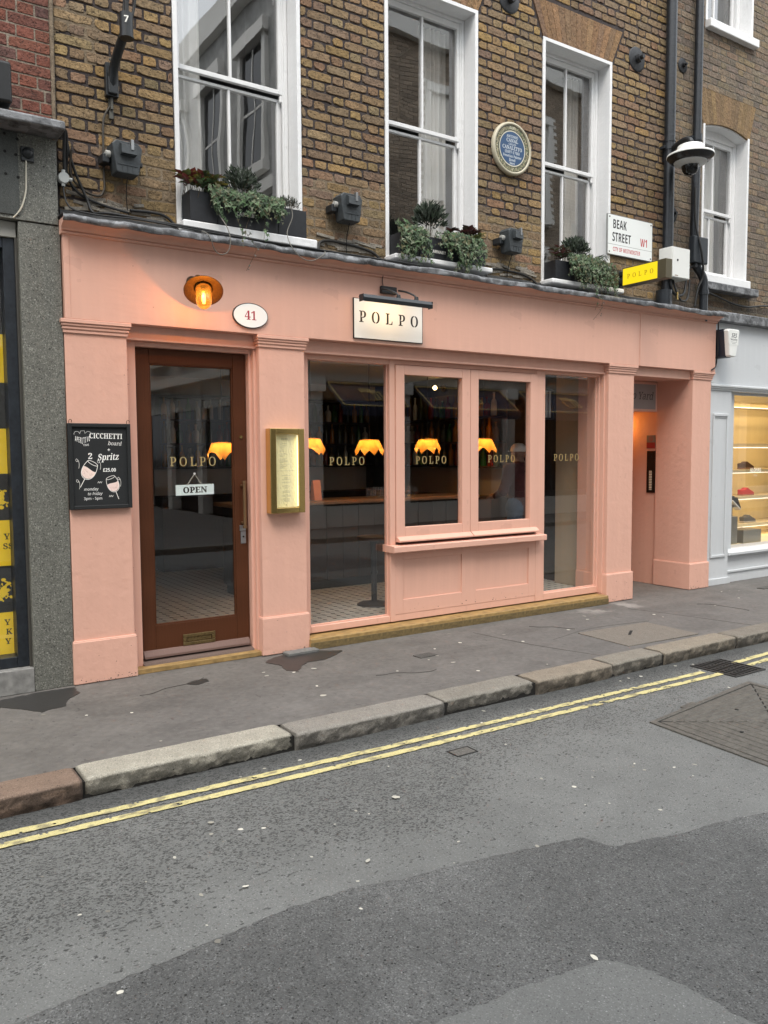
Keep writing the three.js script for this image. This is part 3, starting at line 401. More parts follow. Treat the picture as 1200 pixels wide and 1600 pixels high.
M.room = flat(0x707272, 0.9);

// ---------------------------------------------------------------- the yellow brick building above the shop
const ZB = -0.1;   // brick face
const WIN = [{ x0: 2.18, x1: 3.145 }, { x0: 4.015, x1: 4.965 }, { x0: 5.845, x1: 6.755 }].map((w) => ({ ...w, y0: 3.262, y1: 5.53 }));
const building = thing('brick_building', 'sooty yellow stock brick building with tall white sash windows above the pink shop', 'building');
{
  const archTop = 0.34, sk = 0.45, e = 0.034, xa = 1.325, xb = 7.66, yTop = 6.9;
  const cuts = (y) => { const c = []; for (const w of WIN) { if (y > w.y0 - 0.1 && y < w.y1 + e) c.push([w.x0 - e - (y < w.y0 ? 0.03 : 0), w.x1 + e + (y < w.y0 ? 0.06 : 0)]); else if (y >= w.y1 + e && y < w.y1 + e + archTop) { const d = (y - w.y1 - e) * sk + 0.02; c.push([w.x0 - e - d, w.x1 + e + d]); } } return c; };
  const rects = [[xa, WIN[0].x0 - e, 3.0, yTop], [WIN[0].x1 + e, WIN[1].x0 - e, 3.0, yTop], [WIN[1].x1 + e, WIN[2].x0 - e, 3.0, yTop], [WIN[2].x1 + e, xb, 3.0, yTop]]; for (const w of WIN) rects.push([w.x0 - e, w.x1 + e, 3.0, w.y0 - 0.1], [w.x0 - e, w.x1 + e, w.y1 + e, yTop]);
  const light = (x, y) => sst(3.82, 3.79, y + 0.22 * (fbm(x * 3.2, y * 5, 4) - 0.5)) * (x > 1.6 ? 1 : 0.4) + 0.7 * sst(0.62, 0.7, fbm(x * 1.6 + 60, y * 2, 3)) * (x < 2.1 ? 1 : 0.15);
  brickWall(building, { x0: xa, x1: xb, y0: 3.02, y1: yTop, z: ZB, pitch: 0.0768, stretch: 0.212, header: 0.098, joint: 0.0155, phase: 0.17, cuts, rects, depth: 0.008, wear: 1.15, seed: 11, limit: 300, palette: stockTone,
    mortar: (x, y) => { const n = 0.75 + 0.5 * fbm(x * 9, y * 9, 3); return [0.068 * n, 0.054 * n, 0.052 * n]; } });
  { // later repointing in sandy mortar, a skin over the old sooty joints with a ragged rim of its own
    const cells = [], s = 0.02; for (const [x0, x1, y0, y1] of rects) for (let x = x0; x < x1 - 0.001; x += s) for (let y = y0; y < y1 - 0.001; y += s) if (light(x + s / 2, y + s / 2) > 0.5) cells.push(new THREE.PlaneGeometry(Math.min(s, x1 - x), Math.min(s, y1 - y)).translate(x + Math.min(s, x1 - x) / 2, y + Math.min(s, y1 - y) / 2, ZB - 0.0035)); mesh('repointed_mortar', mergeGeometries(cells, false), std({ color: lin(0.25, 0.19, 0.125), map: rep(grain, 3), bumpMap: rep(fine, 3), bumpScale: 0.004, roughness: 0.95 }), building); }
  // gauged flat arches of rubbed brick
  const rr = RNG(5);
  for (const w of WIN) { const n = 15, b0 = w.x0 - e, b1 = w.x1 + e, y0 = w.y1 + e + 0.002, h = archTop - 0.006; for (let k = 0; k < n; k++) {
    const d = h * sk, gp = 0.0025, a0 = mix(b0, b1, k / n) + gp, a1 = mix(b0, b1, (k + 1) / n) - gp, t0 = mix(b0 - d, b1 + d, k / n) + gp, t1 = mix(b0 - d, b1 + d, (k + 1) / n) - gp, s = new THREE.Shape([[a0, y0], [a1, y0], [t1, y0 + h], [t0, y0 + h]].map((p) => new THREE.Vector2(...p)));
    const col = jit(rr, [[0.3, 0.185, 0.095], [0.27, 0.17, 0.095], [0.25, 0.16, 0.095], [0.32, 0.195, 0.1]][rr() * 4 | 0], 0.35);
    mesh('voussoir', colored(new THREE.ExtrudeGeometry(s, { depth: 0.02, bevelEnabled: true, bevelSize: 0.0012, bevelThickness: 0.002, bevelSegments: 1 }).translate(0, 0, ZB - 0.02 + rr() * 0.003), () => col), M.brick, building); } }
  for (const [i, w] of WIN.entries()) sashWindow(building, { ...w, z: ZB, mid: 4.47, sl: 0.045, sr: 0.08, sp: 0.165, sh: [0.07, 0.045, 0.045][i], curtains: [[[2.2, 2.5, 3.4, 5.5]], [[4.62, 4.93, 3.3, 5.5]], [[5.87, 6.02, 3.3, 5.5], [6.5, 6.74, 3.3, 5.5]]][i], shift: [0, 0.012, 0.01][i] });
  // plain mass behind and above, with its parapet
  mesh('wall_core', [bx(xa, xb, yTop, 11.4, -0.5, ZB, 0), bx(xa, xb, 2.6, 11.4, -9, -8.8, 0), bx(xa, xb, 11.4, 11.6, -9, 0.02, 0), bx(xa, xa + 0.1, 2.6, 11.4, -8.8, -0.5, 0), bx(xb - 0.1, xb, 2.6, 11.4, -8.8, -0.5, 0)].map((g) => colored(g, () => [0.14, 0.1, 0.06])), M.brick, building);
  mesh('wall_backing', rects.map(([a, b, c, d]) => colored(bx(a, b, c, d, -0.48, ZB - 0.02, 0), () => [0.1, 0.08, 0.06])), M.mortar, building);
}
// ---------------------------------------------------------------- the neighbours' brickwork
const eastHouse = thing('brick_building', 'greyish brown brick house over the grey shop front', 'building');
{
  const xa = 7.665, xb = 12, yTop = 7.6, z = ZB - 0.005, w4 = { x0: 8.36, x1: 9.185, y0: 3.62, y1: 5.26, arch: 0.07 }, w5 = { x0: 8.36, x1: 9.2, y0: 6.42, y1: 8 }, e = 0.03, sk = 0.3;
  const cuts = (y) => { const c = []; if (y > w4.y0 - 0.1 && y < w4.y1 + 0.1) c.push([w4.x0 - e - 0.005, w4.x1 + e + 0.005]); if (y >= w4.y1 + 0.1 && y < w4.y1 + 0.42) { const d = (y - w4.y1) * sk; c.push([w4.x0 - e - d, w4.x1 + e + d]); } if (y > w5.y0 - 0.09) c.push([w5.x0 - e, w5.x1 + e]); return c; };
  const rects = [[xa, w4.x0 - e, 3, yTop], [w4.x1 + e, xb, 3, yTop], [w4.x0 - e, w4.x1 + e, 3, w4.y0 - 0.1], [w4.x0 - e, w4.x1 + e, w4.y1 + 0.08, w5.y0 - 0.09]];
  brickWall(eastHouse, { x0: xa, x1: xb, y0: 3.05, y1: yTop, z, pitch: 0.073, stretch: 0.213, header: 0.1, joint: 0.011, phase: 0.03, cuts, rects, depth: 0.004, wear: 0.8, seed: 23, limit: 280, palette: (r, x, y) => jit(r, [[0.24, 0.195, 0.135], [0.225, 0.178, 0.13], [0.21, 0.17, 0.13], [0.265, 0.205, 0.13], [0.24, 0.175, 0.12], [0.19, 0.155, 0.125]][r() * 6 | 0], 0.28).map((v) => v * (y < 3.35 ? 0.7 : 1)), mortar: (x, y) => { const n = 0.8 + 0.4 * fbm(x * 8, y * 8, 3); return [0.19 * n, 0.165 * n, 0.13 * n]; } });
  const rr = RNG(8), y0 = w4.y1, n = 14, cx = (w4.x0 + w4.x1) / 2, hw = (w4.x1 - w4.x0) / 2 + e;
  for (let k = 0; k < n; k++) { const u0 = k / n * 2 - 1, u1 = (k + 1) / n * 2 - 1, low = (u) => y0 + 0.012 + w4.arch * (1 - u * u) * 1.02, s = new THREE.Shape([[cx + u0 * hw + 0.0015, low(u0)], [cx + u1 * hw - 0.0015, low(u1)], [cx + u1 * (hw + 0.12) - 0.0015, y0 + 0.42], [cx + u0 * (hw + 0.12) + 0.0015, y0 + 0.42]].map((p) => new THREE.Vector2(...p))), col = jit(rr, [[0.27, 0.18, 0.09], [0.25, 0.17, 0.09], [0.3, 0.2, 0.1]][rr() * 3 | 0], 0.3); mesh('voussoir', colored(new THREE.ExtrudeGeometry(s, { depth: 0.02, bevelEnabled: true, bevelSize: 0.001, bevelThickness: 0.002, bevelSegments: 1 }).translate(0, 0, z - 0.02 + rr() * 0.002), () => col), M.brick, eastHouse); }
  sashWindow(eastHouse, { ...w4, z, rev: 0.15, mid: 4.42, curtains: [[8.9, 9.15, 3.7, 5.25]], sl: 0.02, sr: 0.03 });
  sashWindow(eastHouse, { ...w5, z, rev: 0.15, mid: 7.2, sl: 0.03, sr: 0.07 });
  mesh('lead_sill', bx(8.3, 9.3, 3.43, 3.518, -0.12, 0.02, 0.012), M.lead, eastHouse);
  mesh('wall_core', [bx(xa, xb, yTop + 0.45, 11.8, -0.5, z, 0), bx(xa, xb, 2.6, 11.8, -9, -8.8, 0), bx(xa, xb, 11.8, 12, -9, 0, 0), bx(xb - 0.1, xb, 0, 11.8, -8.8, -0.5, 0), bx(12, 40, 0, 11.5, -9, z, 0), ...rects.map(([a, b, c, d]) => bx(a, b, c, d, -0.48, z - 0.02, 0)), bx(xa, w5.x0 - e, yTop, yTop + 0.45, -0.48, z - 0.001, 0), bx(w5.x1 + e, xb, yTop, yTop + 0.45, -0.48, z - 0.001, 0)].map((g) => colored(g, () => [0.13, 0.11, 0.085])), M.mortar, eastHouse);
}
const westHouse = thing('brick_building', 'red brick building over the dark grey shop with terrazzo pier', 'building');
brickWall(westHouse, { x0: -0.6, x1: 1.305, y0: 3.76, y1: 6.9, z: ZB + 0.012, pitch: 0.0765, stretch: 0.218, header: 0.103, joint: 0.0105, phase: 0.02, cuts: () => [], rects: [[-0.6, 1.322, 3.6, 6.9]], depth: 0.004, wear: 0.35, seed: 31, limit: 200, palette: (r) => jit(r, [[0.2, 0.075, 0.052], [0.225, 0.082, 0.055], [0.17, 0.068, 0.05], [0.24, 0.09, 0.06], [0.14, 0.07, 0.06]][r() * 5 | 0], 0.22), mortar: (x, y) => { const n = 0.85 + 0.3 * fbm(x * 8, y * 8, 3); return [0.3 * n, 0.25 * n, 0.195 * n]; } });
mesh('wall_core', [bx(-14, -0.6, 3.7, 11, -9, ZB, 0), bx(-0.6, 1.322, 6.9, 11, -9, ZB, 0), bx(-0.6, 1.322, 3.6, 6.9, -0.6, ZB - 0.01, 0), bx(-0.6, 1.322, 3.5, 6.9, -9, -8.8, 0)].map((g) => colored(g, () => [0.17, 0.075, 0.055])), M.brick, westHouse);
mesh('mortar_fillet', colored(tube([[1.312, 3.7, ZB + 0.012], [1.315, 4.3, ZB + 0.015], [1.316, 5, ZB + 0.012], [1.316, 6.8, ZB + 0.012]], 0.013, 30, 6), () => [0.27, 0.21, 0.145]), M.mortar, westHouse);

// ---------------------------------------------------------------- the pink shop front
const shop = thing('shopfront', 'salmon pink painted restaurant front with glazed windows and brown door', 'shopfront');
const SW = (name, geo, mat, p = shop) => mesh(name, geo, mat, p);
{
  const xa = 1.335, xb = 8.455;
  SW('fascia', bx(xa, xb, 2.497, 3.058, -0.3, 0.03, 0.004), M.pink);
  SW('fascia_end', bx(xa - 0.02, xa + 0.018, 2.497, 3.056, -0.28, 0.034, 0.003), M.pink);
  SW('joint_cover', bx(7.13, 7.148, 2.5, 3.05, 0.028, 0.037, 0.003), M.pink);
  const cor = [[-0.12, 3.046], [0.031, 3.046], [0.05, 3.05], [0.052, 3.062], [0.044, 3.066], [0.056, 3.07], [0.06, 3.08], [0.068, 3.09], [0.084, 3.1], [0.106, 3.107], [0.13, 3.11], [0.142, 3.114], [0.15, 3.122], [0.15, 3.136], [-0.12, 3.142]];
  SW('cornice', prof(cor, 1.302, 8.47), M.pinkWall);
  SW('rear_board', bx(1.33, 7.66, 2.497, 3.1, -0.46, -0.302, 0), M.dark);
  { // beaten lead weathering with wavy edge
    const pos = [], idx = [], n = 420, P = [[-0.1, 3.205], [-0.08, 3.17], [0.0, 3.158], [0.13, 3.152], [0.158, 3.147], [0.166, 3.135], [0.166, 3.118], [0.163, 3.102], [0.156, 3.098], [0.152, 3.12]];
    for (let i = 0; i <= n; i++) { const x = mix(1.292, 8.485, i / n); P.forEach(([z, y], k) => { const w = (fbm(x * 4, k * 0.4, 3) - 0.5); pos.push(x, y + 0.014 * w + (k > 3 ? 0.022 * (fbm(x * 7, 5, 4) - 0.5) : 0), z + (k > 2 ? 0.024 * (fbm(x * 6 + 9, k * 0.8, 4) - 0.5) : 0)); }); if (i < n) for (let k = 0; k < P.length - 1; k++) { const a = i * P.length + k, b = a + P.length; idx.push(a, a + 1, b, b, a + 1, b + 1); } }
    const g = new THREE.BufferGeometry(); g.setAttribute('position', new THREE.Float32BufferAttribute(pos, 3)); g.setIndex(idx); g.computeVertexNormals(); SW('lead_flashing', g, M.lead);
  }
  // pilasters
  for (const [a, b, d] of [[1.312, 1.728, 0.3], [2.735, 3.128, 0.3], [6.69, 7.085, 0.42], [8.09, 8.428, 0.49]]) {
    const p = new THREE.Group(); p.name = 'pilaster'; shop.add(p);
    SW('shaft', bx(a, b, 0.29, 2.43, -d, 0, 0.005), M.pinkWall, p);
    SW('capital', [bx(a - 0.008, b + 0.008, 2.405, 2.428, -d + 0.02, 0.012, 0.005), bx(a - 0.014, b + 0.014, 2.428, 2.45, -d + 0.02, 0.02, 0.008), bx(a - 0.02, b + 0.02, 2.45, 2.47, -d + 0.02, 0.028, 0.008), bx(a - 0.026, b + 0.026, 2.47, 2.4965, -d + 0.02, 0.036, 0.004)], M.pink, p);
    const g = bx(a - 0.012, b + 0.012, 0.004, 0.3, -d - 0.002, 0.018, 0.007); SW('plinth', g, M.pinkWall, p);
    SW('plinth_cap', bx(a - 0.01, b + 0.01, 0.298, 0.306, -d, 0.014, 0.003), M.pinkWall, p);
  }
  // recessed boarding under the fascia
  SW('frieze', [bx(1.728, 2.735, 2.41, 2.497, -0.2, -0.055, 0.003), bx(1.728, 2.735, 2.395, 2.411, -0.2, -0.04, 0.004), bx(3.128, 6.69, 2.41, 2.497, -0.2, -0.055, 0.003), bx(3.128, 6.69, 2.393, 2.411, -0.2, -0.04, 0.004)], M.pink);
  // door case
  SW('door_case', [bx(1.728, 1.815, 0.0, 2.395, -0.25, -0.1, 0.004), bx(2.692, 2.735, 0.0, 2.395, -0.25, -0.1, 0.004), bx(2.715, 2.737, 0.0, 2.395, -0.1, -0.06, 0.004), bx(1.815, 2.692, 2.362, 2.395, -0.25, -0.1, 0.004)], M.pink);
  SW('door_step', [bx(1.735, 2.735, 0.0, 0.04, -0.3, -0.012, 0.006)], M.ochre);
  SW('threshold', prof([[-0.3, 0.039], [-0.075, 0.039], [-0.08, 0.052], [-0.14, 0.068], [-0.3, 0.068]], 1.815, 2.692), std({ color: lin(0.14, 0.1, 0.085), map: rep(tWood, 3), roughness: 0.7 }));
  const door = new THREE.Group(); door.name = 'door'; door.userData.label = 'brown varnished timber door with a tall glass pane'; shop.add(door);
  const dz = -0.15, D0 = 1.822, D1 = 2.686, G0 = 1.93, G1 = 2.58;
  SW('stile', [bx(D0, G0 - 0.001, 0.078, 2.358, dz - 0.045, dz, 0.003), bx(G1 + 0.001, D1, 0.078, 2.358, dz - 0.045, dz, 0.003)], M.door, door);
  SW('bottom_rail', bx(G0, G1, 0.078, 0.315, dz - 0.045, dz - 0.0008, 0.003), M.door, door); SW('top_rail', bx(G0, G1, 2.25, 2.358, dz - 0.045, dz - 0.0008, 0.003), M.door, door);
  SW('glazing_bead', [bx(G0, G0 + 0.01, 0.315, 2.25, dz - 0.03, dz - 0.006, 0.003), bx(G1 - 0.01, G1, 0.315, 2.25, dz - 0.03, dz - 0.006, 0.003), bx(G0 + 0.01, G1 - 0.01, 2.24, 2.25, dz - 0.03, dz - 0.006, 0.003), bx(G0 + 0.01, G1 - 0.01, 0.315, 0.325, dz - 0.03, dz - 0.006, 0.003)], M.door, door);
  SW('pane', plane(G1 - G0, 1.935, (G0 + G1) / 2, 1.2825, dz - 0.022), M.glass, door);
  SW('weather_bar', prof([[dz, 0.08], [dz + 0.035, 0.08], [dz + 0.035, 0.096], [dz + 0.012, 0.13], [dz, 0.135]], D0 + 0.01, D1 - 0.01), std({ color: lin(0.16, 0.1, 0.085), map: rep(tWood, 3), roughness: 0.7 }), door);
  SW('pull_handle', [cyl(0.013, 0.013, 0.34, 2.636, 1.195, dz + 0.06, 14), cyl(0.01, 0.01, 0.06, 2.636, 1.34, dz + 0.03, 10, 'z'), cyl(0.01, 0.01, 0.06, 2.636, 1.05, dz + 0.03, 10, 'z'), cyl(0.017, 0.017, 0.02, 2.636, 1.37, dz + 0.06, 14), cyl(0.017, 0.017, 0.02, 2.636, 1.02, dz + 0.06, 14)], std({ color: lin(0.2, 0.12, 0.06), metalness: 0.7, roughness: 0.4 }), door);
  SW('lock_plate', [bx(2.614, 2.664, 0.985, 1.035 - 0.005, dz, dz + 0.012, 0.003), bx(2.622, 2.666, 0.885, 0.982, dz, dz + 0.006, 0.003)], M.steel, door);
  SW('keyhole', cyl(0.007, 0.007, 0.004, 2.644, 0.94, dz + 0.008, 10, 'z'), M.dark, door);
  SW('upper_lock', cyl(0.012, 0.012, 0.01, 2.638, 1.72, dz + 0.004, 14, 'z'), M.brass, door);
  SW('letter_plate', [bx(2.136, 2.394, 0.196, 0.222, dz, dz + 0.009, 0.003), bx(2.136, 2.394, 0.136, 0.16, dz, dz + 0.009, 0.003), bx(2.136, 2.164, 0.16, 0.196, dz, dz + 0.0088, 0.003), bx(2.366, 2.394, 0.16, 0.196, dz, dz + 0.0088, 0.003), bx(2.168, 2.362, 0.164, 0.193, dz, dz + 0.004, 0.002)], std({ color: lin(0.24, 0.17, 0.075), metalness: 0.8, roughness: 0.45, map: rep(grain, 6) }), door);
  for (const [x, y] of [[2.148, 0.179], [2.382, 0.179]]) SW('screw', cyl(0.005, 0.005, 0.003, x, y, dz + 0.01, 8, 'z'), M.brass, door);
  // window frame
  const zf = -0.1, zb = -0.19, zg = -0.145;
  SW('window_frame', [bx(3.128, 3.215, 0.1, 2.393, zb, zf, 0.004), bx(4.01, 4.066, 0.1, 2.393, zb, zf + 0.004, 0.004), bx(5.758, 5.876, 0.1, 2.393, zb, zf + 0.004, 0.004), bx(6.655, 6.69, 0.1, 2.393, zb, zf, 0.004), bx(3.215, 4.01, 2.352, 2.393, zb, zf - 0.001, 0.004), bx(4.066, 5.758, 2.358, 2.393, zb, zf - 0.001, 0.004), bx(5.876, 6.655, 2.366, 2.393, zb, zf - 0.001, 0.004), bx(3.215, 4.01, 0.1, 0.156, zb, zf - 0.001, 0.006), bx(5.876, 6.655, 0.1, 0.17, zb, zf - 0.001, 0.006), bx(4.066, 5.758, 0.1, 0.16, zb, zf - 0.001, 0.004), bx(6.672, 6.69, 0.1, 2.393, zf, -0.045, 0.004)], M.pink);
  SW('pane', plane(0.795, 2.196, 3.6125, 1.254, zg), M.glass); SW('pane', plane(0.779, 2.196, 6.2655, 1.268, zg), M.glass);
  SW('glazing_bead', [bx(3.215, 3.226, 0.156, 2.352, zg - 0.01, zg + 0.014, 0.003), bx(3.999, 4.01, 0.156, 2.352, zg - 0.01, zg + 0.014, 0.003), bx(5.876, 5.886, 0.17, 2.366, zg - 0.01, zg + 0.014, 0.003), bx(6.644, 6.655, 0.17, 2.366, zg - 0.01, zg + 0.014, 0.003), bx(3.226, 3.999, 0.156, 0.166, zg - 0.01, zg + 0.014, 0.003), bx(5.886, 6.644, 0.17, 0.18, zg - 0.01, zg + 0.014, 0.003)], M.pink);
  for (const [a, b, g0, g1] of [[4.069, 4.908, 4.162, 4.812], [4.912, 5.755, 5.008, 5.668]]) {
    const c = new THREE.Group(); c.name = 'casement'; shop.add(c); const z1 = -0.086, z0 = -0.15;
    SW('stile', [bx(a, g0, 0.838, 2.354, z0, z1, 0.004), bx(g1, b, 0.838, 2.354, z0, z1, 0.004), bx(g0, g1, 2.272, 2.354, z0, z1 - 0.0008, 0.004), bx(g0, g1, 0.838, 0.934, z0, z1 - 0.0008, 0.004)], M.pink, c);
    SW('pane', plane(g1 - g0, 1.338, (g0 + g1) / 2, 1.603, -0.125), M.glass, c);
    SW('weather_bar', prof([[z0, 0.808], [z1 + 0.05, 0.808], [z1 + 0.052, 0.82], [z1 + 0.008, 0.852], [z0, 0.852]], a + 0.003, b - 0.003), M.pink, c);
  }
  SW('casement_stop', bx(4.066, 5.758, 0.755, 0.808, zb, -0.11, 0.003), std({ color: lin(0.09, 0.045, 0.035), roughness: 0.8 }));
  SW('counter_sill', prof([[-0.18, 0.722], [-0.005, 0.722], [0.003, 0.728], [0.003, 0.772], [-0.004, 0.779], [-0.18, 0.784]], 3.985, 5.815), M.pink);
  const riser = new THREE.Group(); riser.name = 'stall_riser'; shop.add(riser); const zr = -0.098;
  SW('riser_frame', [bx(4.066, 4.145, 0.16, 0.722, zb, zr, 0.003), bx(4.817, 4.99, 0.16, 0.722, zb, zr, 0.003), bx(5.667, 5.758, 0.16, 0.722, zb, zr, 0.003), ...[[4.145, 4.817], [4.99, 5.667]].flatMap(([a, b]) => [bx(a, b, 0.645, 0.722, zb, zr - 0.0006, 0.003), bx(a, b, 0.16, 0.288, zb, zr - 0.0006, 0.003)])], M.pink, riser);
  for (const [a, b] of [[4.145, 4.817], [4.99, 5.667]]) SW('panel', [bx(a - 0.002, b + 0.002, 0.286, 0.647, zb, zr - 0.014, 0.003)], M.pink, riser);
  // the ochre step under the windows
  SW('window_step', [bx(3.132, 4.7, 0.0, 0.088, -0.3, 0.05, 0.009), bx(4.702, 6.676, 0.0, 0.088, -0.3, 0.0505, 0.009)], M.ochre);
  SW('step_nosing', bx(3.13, 6.674, 0.001, 0.058, 0.0495, 0.054, 0.002), std({ color: lin(0.2, 0.14, 0.055), map: rep(grain, 3), roughness: 0.6 }));
  // passage to the yard
  const ps = new THREE.Group(); ps.name = 'passage'; shop.add(ps);
  SW('lintel', [bx(7.085, 8.09, 2.4, 2.497, -0.2, -0.03, 0.004), bx(7.09, 8.085, 2.41, 2.4965, -0.5, -0.2, 0)], M.pink, ps);
  SW('bulkhead', [bx(7.09, 8.11, 2.055, 2.42, -0.56, -0.5, 0.006)], M.pinkWall, ps);
  SW('side_wall', [bx(8.112, 8.3, 0.0, 2.42, -4.2, -0.49, 0.004)], M.pinkWall, ps);
  SW('inner_wall', [bx(6.98, 7.098, 0.0, 2.9, -4.2, -0.42, 0.004)], M.pinkWall, ps);
  SW('ceiling', [bx(7.05, 8.3, 2.42, 2.5, -4.2, -0.56, 0)], M.pinkWall, ps);
  SW('end_wall', [bx(7.0, 8.3, 0.0, 2.6, -4.3, -4.2, 0)], M.pinkWall, ps);
}
{ // chipped and scuffed paint: bare patches along plinths and arrises
  const r = RNG(29), g = []; const chip = (x, y, z, s, face) => { const sh = new THREE.Shape(), n = 7; for (let k = 0; k < n; k++) { const a = k / n * 6.283, R = s * (0.45 + 0.6 * r()); k ? sh.lineTo(Math.cos(a) * R * 1.4, Math.sin(a) * R) : sh.moveTo(Math.cos(a) * R * 1.4, Math.sin(a) * R); } const q = new THREE.ExtrudeGeometry(sh, { depth: 0.0006, bevelEnabled: false }); if (face === 'x') q.rotateY(-Math.PI / 2); const c = r() < 0.6 ? [0.1, 0.075, 0.06] : [0.42, 0.3, 0.24]; g.push(colored(q.translate(x, y, z), () => c)); };
  for (const [a, b] of [[1.3, 1.74], [2.723, 3.14], [6.678, 7.097], [8.078, 8.44]]) { for (let k = 0; k < 34; k++) { const x = mix(a, b, r()); chip(x, 0.008 + r() * r() * 0.05, 0.018, 0.002 + 0.006 * r() * r(), 'z'); } for (let k = 0; k < 8; k++) chip(mix(a, b, r()), 0.3 * r(), 0.018, 0.001 + 0.003 * r(), 'z'); for (let k = 0; k < 7; k++) chip(mix(a + 0.02, b - 0.02, r()), 0.35 + r() * 1.9, 0.0, 0.001 + 0.0025 * r(), 'z'); for (let k = 0; k < 12; k++) chip(b - 0.014 + r() * 0.006, r() * 2.2, 0.0, 0.001 + 0.003 * r(), 'z'); }
  for (let k = 0; k < 16; k++) chip(mix(4.1, 5.7, r()), 0.165 + 0.04 * r(), -0.0985, 0.002 + 0.004 * r(), 'z'); for (let k = 0; k < 14; k++) chip(mix(1.4, 8.4, r()), 2.5 + 0.5 * r(), 0.0302, 0.0012 + 0.002 * r(), 'z');
  const m = SW('paint_chips', g, std({ vertexColors: true, roughness: 0.9 })); m.userData.kind = 'stuff';
}
// gilt names on the glass
for (const [x, y, z, w] of [[2.073, 1.5, -0.17, 0.363], [3.428, 1.49, -0.1435, 0.348], [4.304, 1.492, -0.1235, 0.348], [5.153, 1.497, -0.1235, 0.345], [6.047, 1.503, -0.1435, 0.362]]) {
  const g = letters('POLPO', 0.068, 0.0006, 0.022, 0, 0, 0); g.computeBoundingBox(); const s = w / g.boundingBox.max.x; g.scale(s, 1, 1).translate(x, y, z);
  SW('gilt_lettering', g, M.gilt);
}

// ---------------------------------------------------------------- the dark shop beside it
const westShop = thing('shopfront', 'dark grey shop front with terrazzo pier and yellow poster window', 'shopfront');
{
  const t = M.terrazzo;
  SW('pier', [bx(1.05, 1.3085, 0, 3.1, -0.4, -0.004, 0.006)], t, westShop);
  { const g = bx(-14, 1.3, 3.105, 3.655, -0.4, 0.004, 0.004); SW('fascia_slab', g, t, westShop); }
  SW('fascia_panel', bx(-0.5, 1.062, 3.13, 3.65, 0.004, 0.012, 0.003), std({ color: lin(0.11, 0.12, 0.115), map: rep(tTerr, 2.2), roughness: 0.55 }), westShop);
  for (const [x, y] of [[0.985, 3.63], [1.06, 3.61], [0.985, 3.52], [1.05, 3.51], [0.985, 3.38], [1.058, 3.37]]) SW('fixing_hole', [new THREE.TorusGeometry(0.007, 0.0025, 6, 12).translate(x, y, 0.0125), cyl(0.006, 0.006, 0.002, x, y, 0.013, 10, 'z')], M.dark, westShop);
  SW('coping', [bx(-14, 1.318, 3.655, 3.715, -0.3, 0.2, 0.015)], M.lead, westShop);
  SW('flashing', prof([[-0.1, 3.71], [-0.02, 3.715], [-0.06, 3.775], [-0.095, 3.785]], -14, 1.36), M.lead, westShop);
  SW('stone_head', bx(-14, 1.044, 3.0, 3.1, -0.3, -0.05, 0.004), flat(0x9c9a93, 0.8), westShop);
  SW('window_frame', [bx(0.962, 1.035, 0.165, 3.0, -0.2, -0.07, 0.004), bx(-14, 0.962, 0.165, 0.236, -0.2, -0.075, 0.004), bx(-14, 0.962, 2.93, 3.0, -0.2, -0.075, 0.004)], M.frame, westShop);
  SW('jamb_strip', bx(1.033, 1.05, 0.16, 3.0, -0.18, -0.05, 0.002), std({ color: lin(0.09, 0.085, 0.075), roughness: 0.5, metalness: 0.5 }), westShop);
  SW('base_stone', bx(-14, 1.049, 0, 0.163, -0.3, 0.0, 0.004), std({ color: lin(0.3, 0.295, 0.28), map: rep(grain, 1.6), bumpMap: rep(grain, 3), bumpScale: 0.002, roughness: 0.6 }), westShop);
  SW('pane', plane(1.6, 2.7, 0.162, 1.583, -0.14), M.glass, westShop);
  SW('back_panel', bx(-14, 0.96, 0.2, 3.0, -0.32, -0.3, 0), flat(0x8a8a86, 0.8), westShop);
  SW('body', [bx(-14, 1.3, 0.0, 3.6, -8.9, -0.42, 0)], flat(0x8a8a86, 0.8), westShop);
  const bands = [0.237, 0.524, 0.841, 1.151, 1.464, 1.766, 2.071, 2.392, 2.7], rr = RNG(3);
  const poster = tag(mesh('window_poster', [bx(-0.2, 1.01, 0.237, 2.93, -0.205, -0.2, 0)], flat(0x12130f, 0.7)), 'tall window poster of alternating yellow and black bands with lettering', 'poster');
  const tex = canvasTex(512, 1152, (c, w, h) => {   // 1.2 m wide, 2.693 m tall
    const Y = (m) => h - (m - 0.237) / 2.693 * h, X = (m) => (m + 0.2) / 1.21 * w;
    c.fillStyle = '#12130f'; c.fillRect(0, 0, w, h); c.fillStyle = '#f0cc1a';
    for (let k = 0; k < 8; k += 2) c.fillRect(0, Y(bands[k + 1]), w, Y(bands[k]) - Y(bands[k + 1]));
    c.fillStyle = '#16150f'; c.textAlign = 'right'; c.font = 'bold 24px serif';
    c.fillText('Y', X(0.962), Y(1.02)); c.fillText('SS', X(0.982), Y(0.955)); c.fillText('Y', X(0.945), Y(0.435)); c.fillText('K', X(0.955), Y(0.37)); c.fillText('Y', X(0.945), Y(0.305));
    c.fillStyle = '#e8c61e'; for (const [cx, cy] of [[0.93, 1.3], [0.93, 0.67]]) for (let k = 0; k < 90; k++) { const a = rr() * 6.28, R = rr() * rr() * 0.085; c.beginPath(); c.ellipse(X(cx - 0.02 + Math.cos(a) * R * 0.8), Y(cy + Math.sin(a) * R * 1.2), 1 + rr() * 5, 1 + rr() * 6, rr() * 3, 0, 7); c.fill(); }
  });
  mesh('printed_face', plane(1.21, 2.693, 0.405, 1.5835, -0.1985), std({ map: tex, roughness: 0.6 }), poster, true);
}

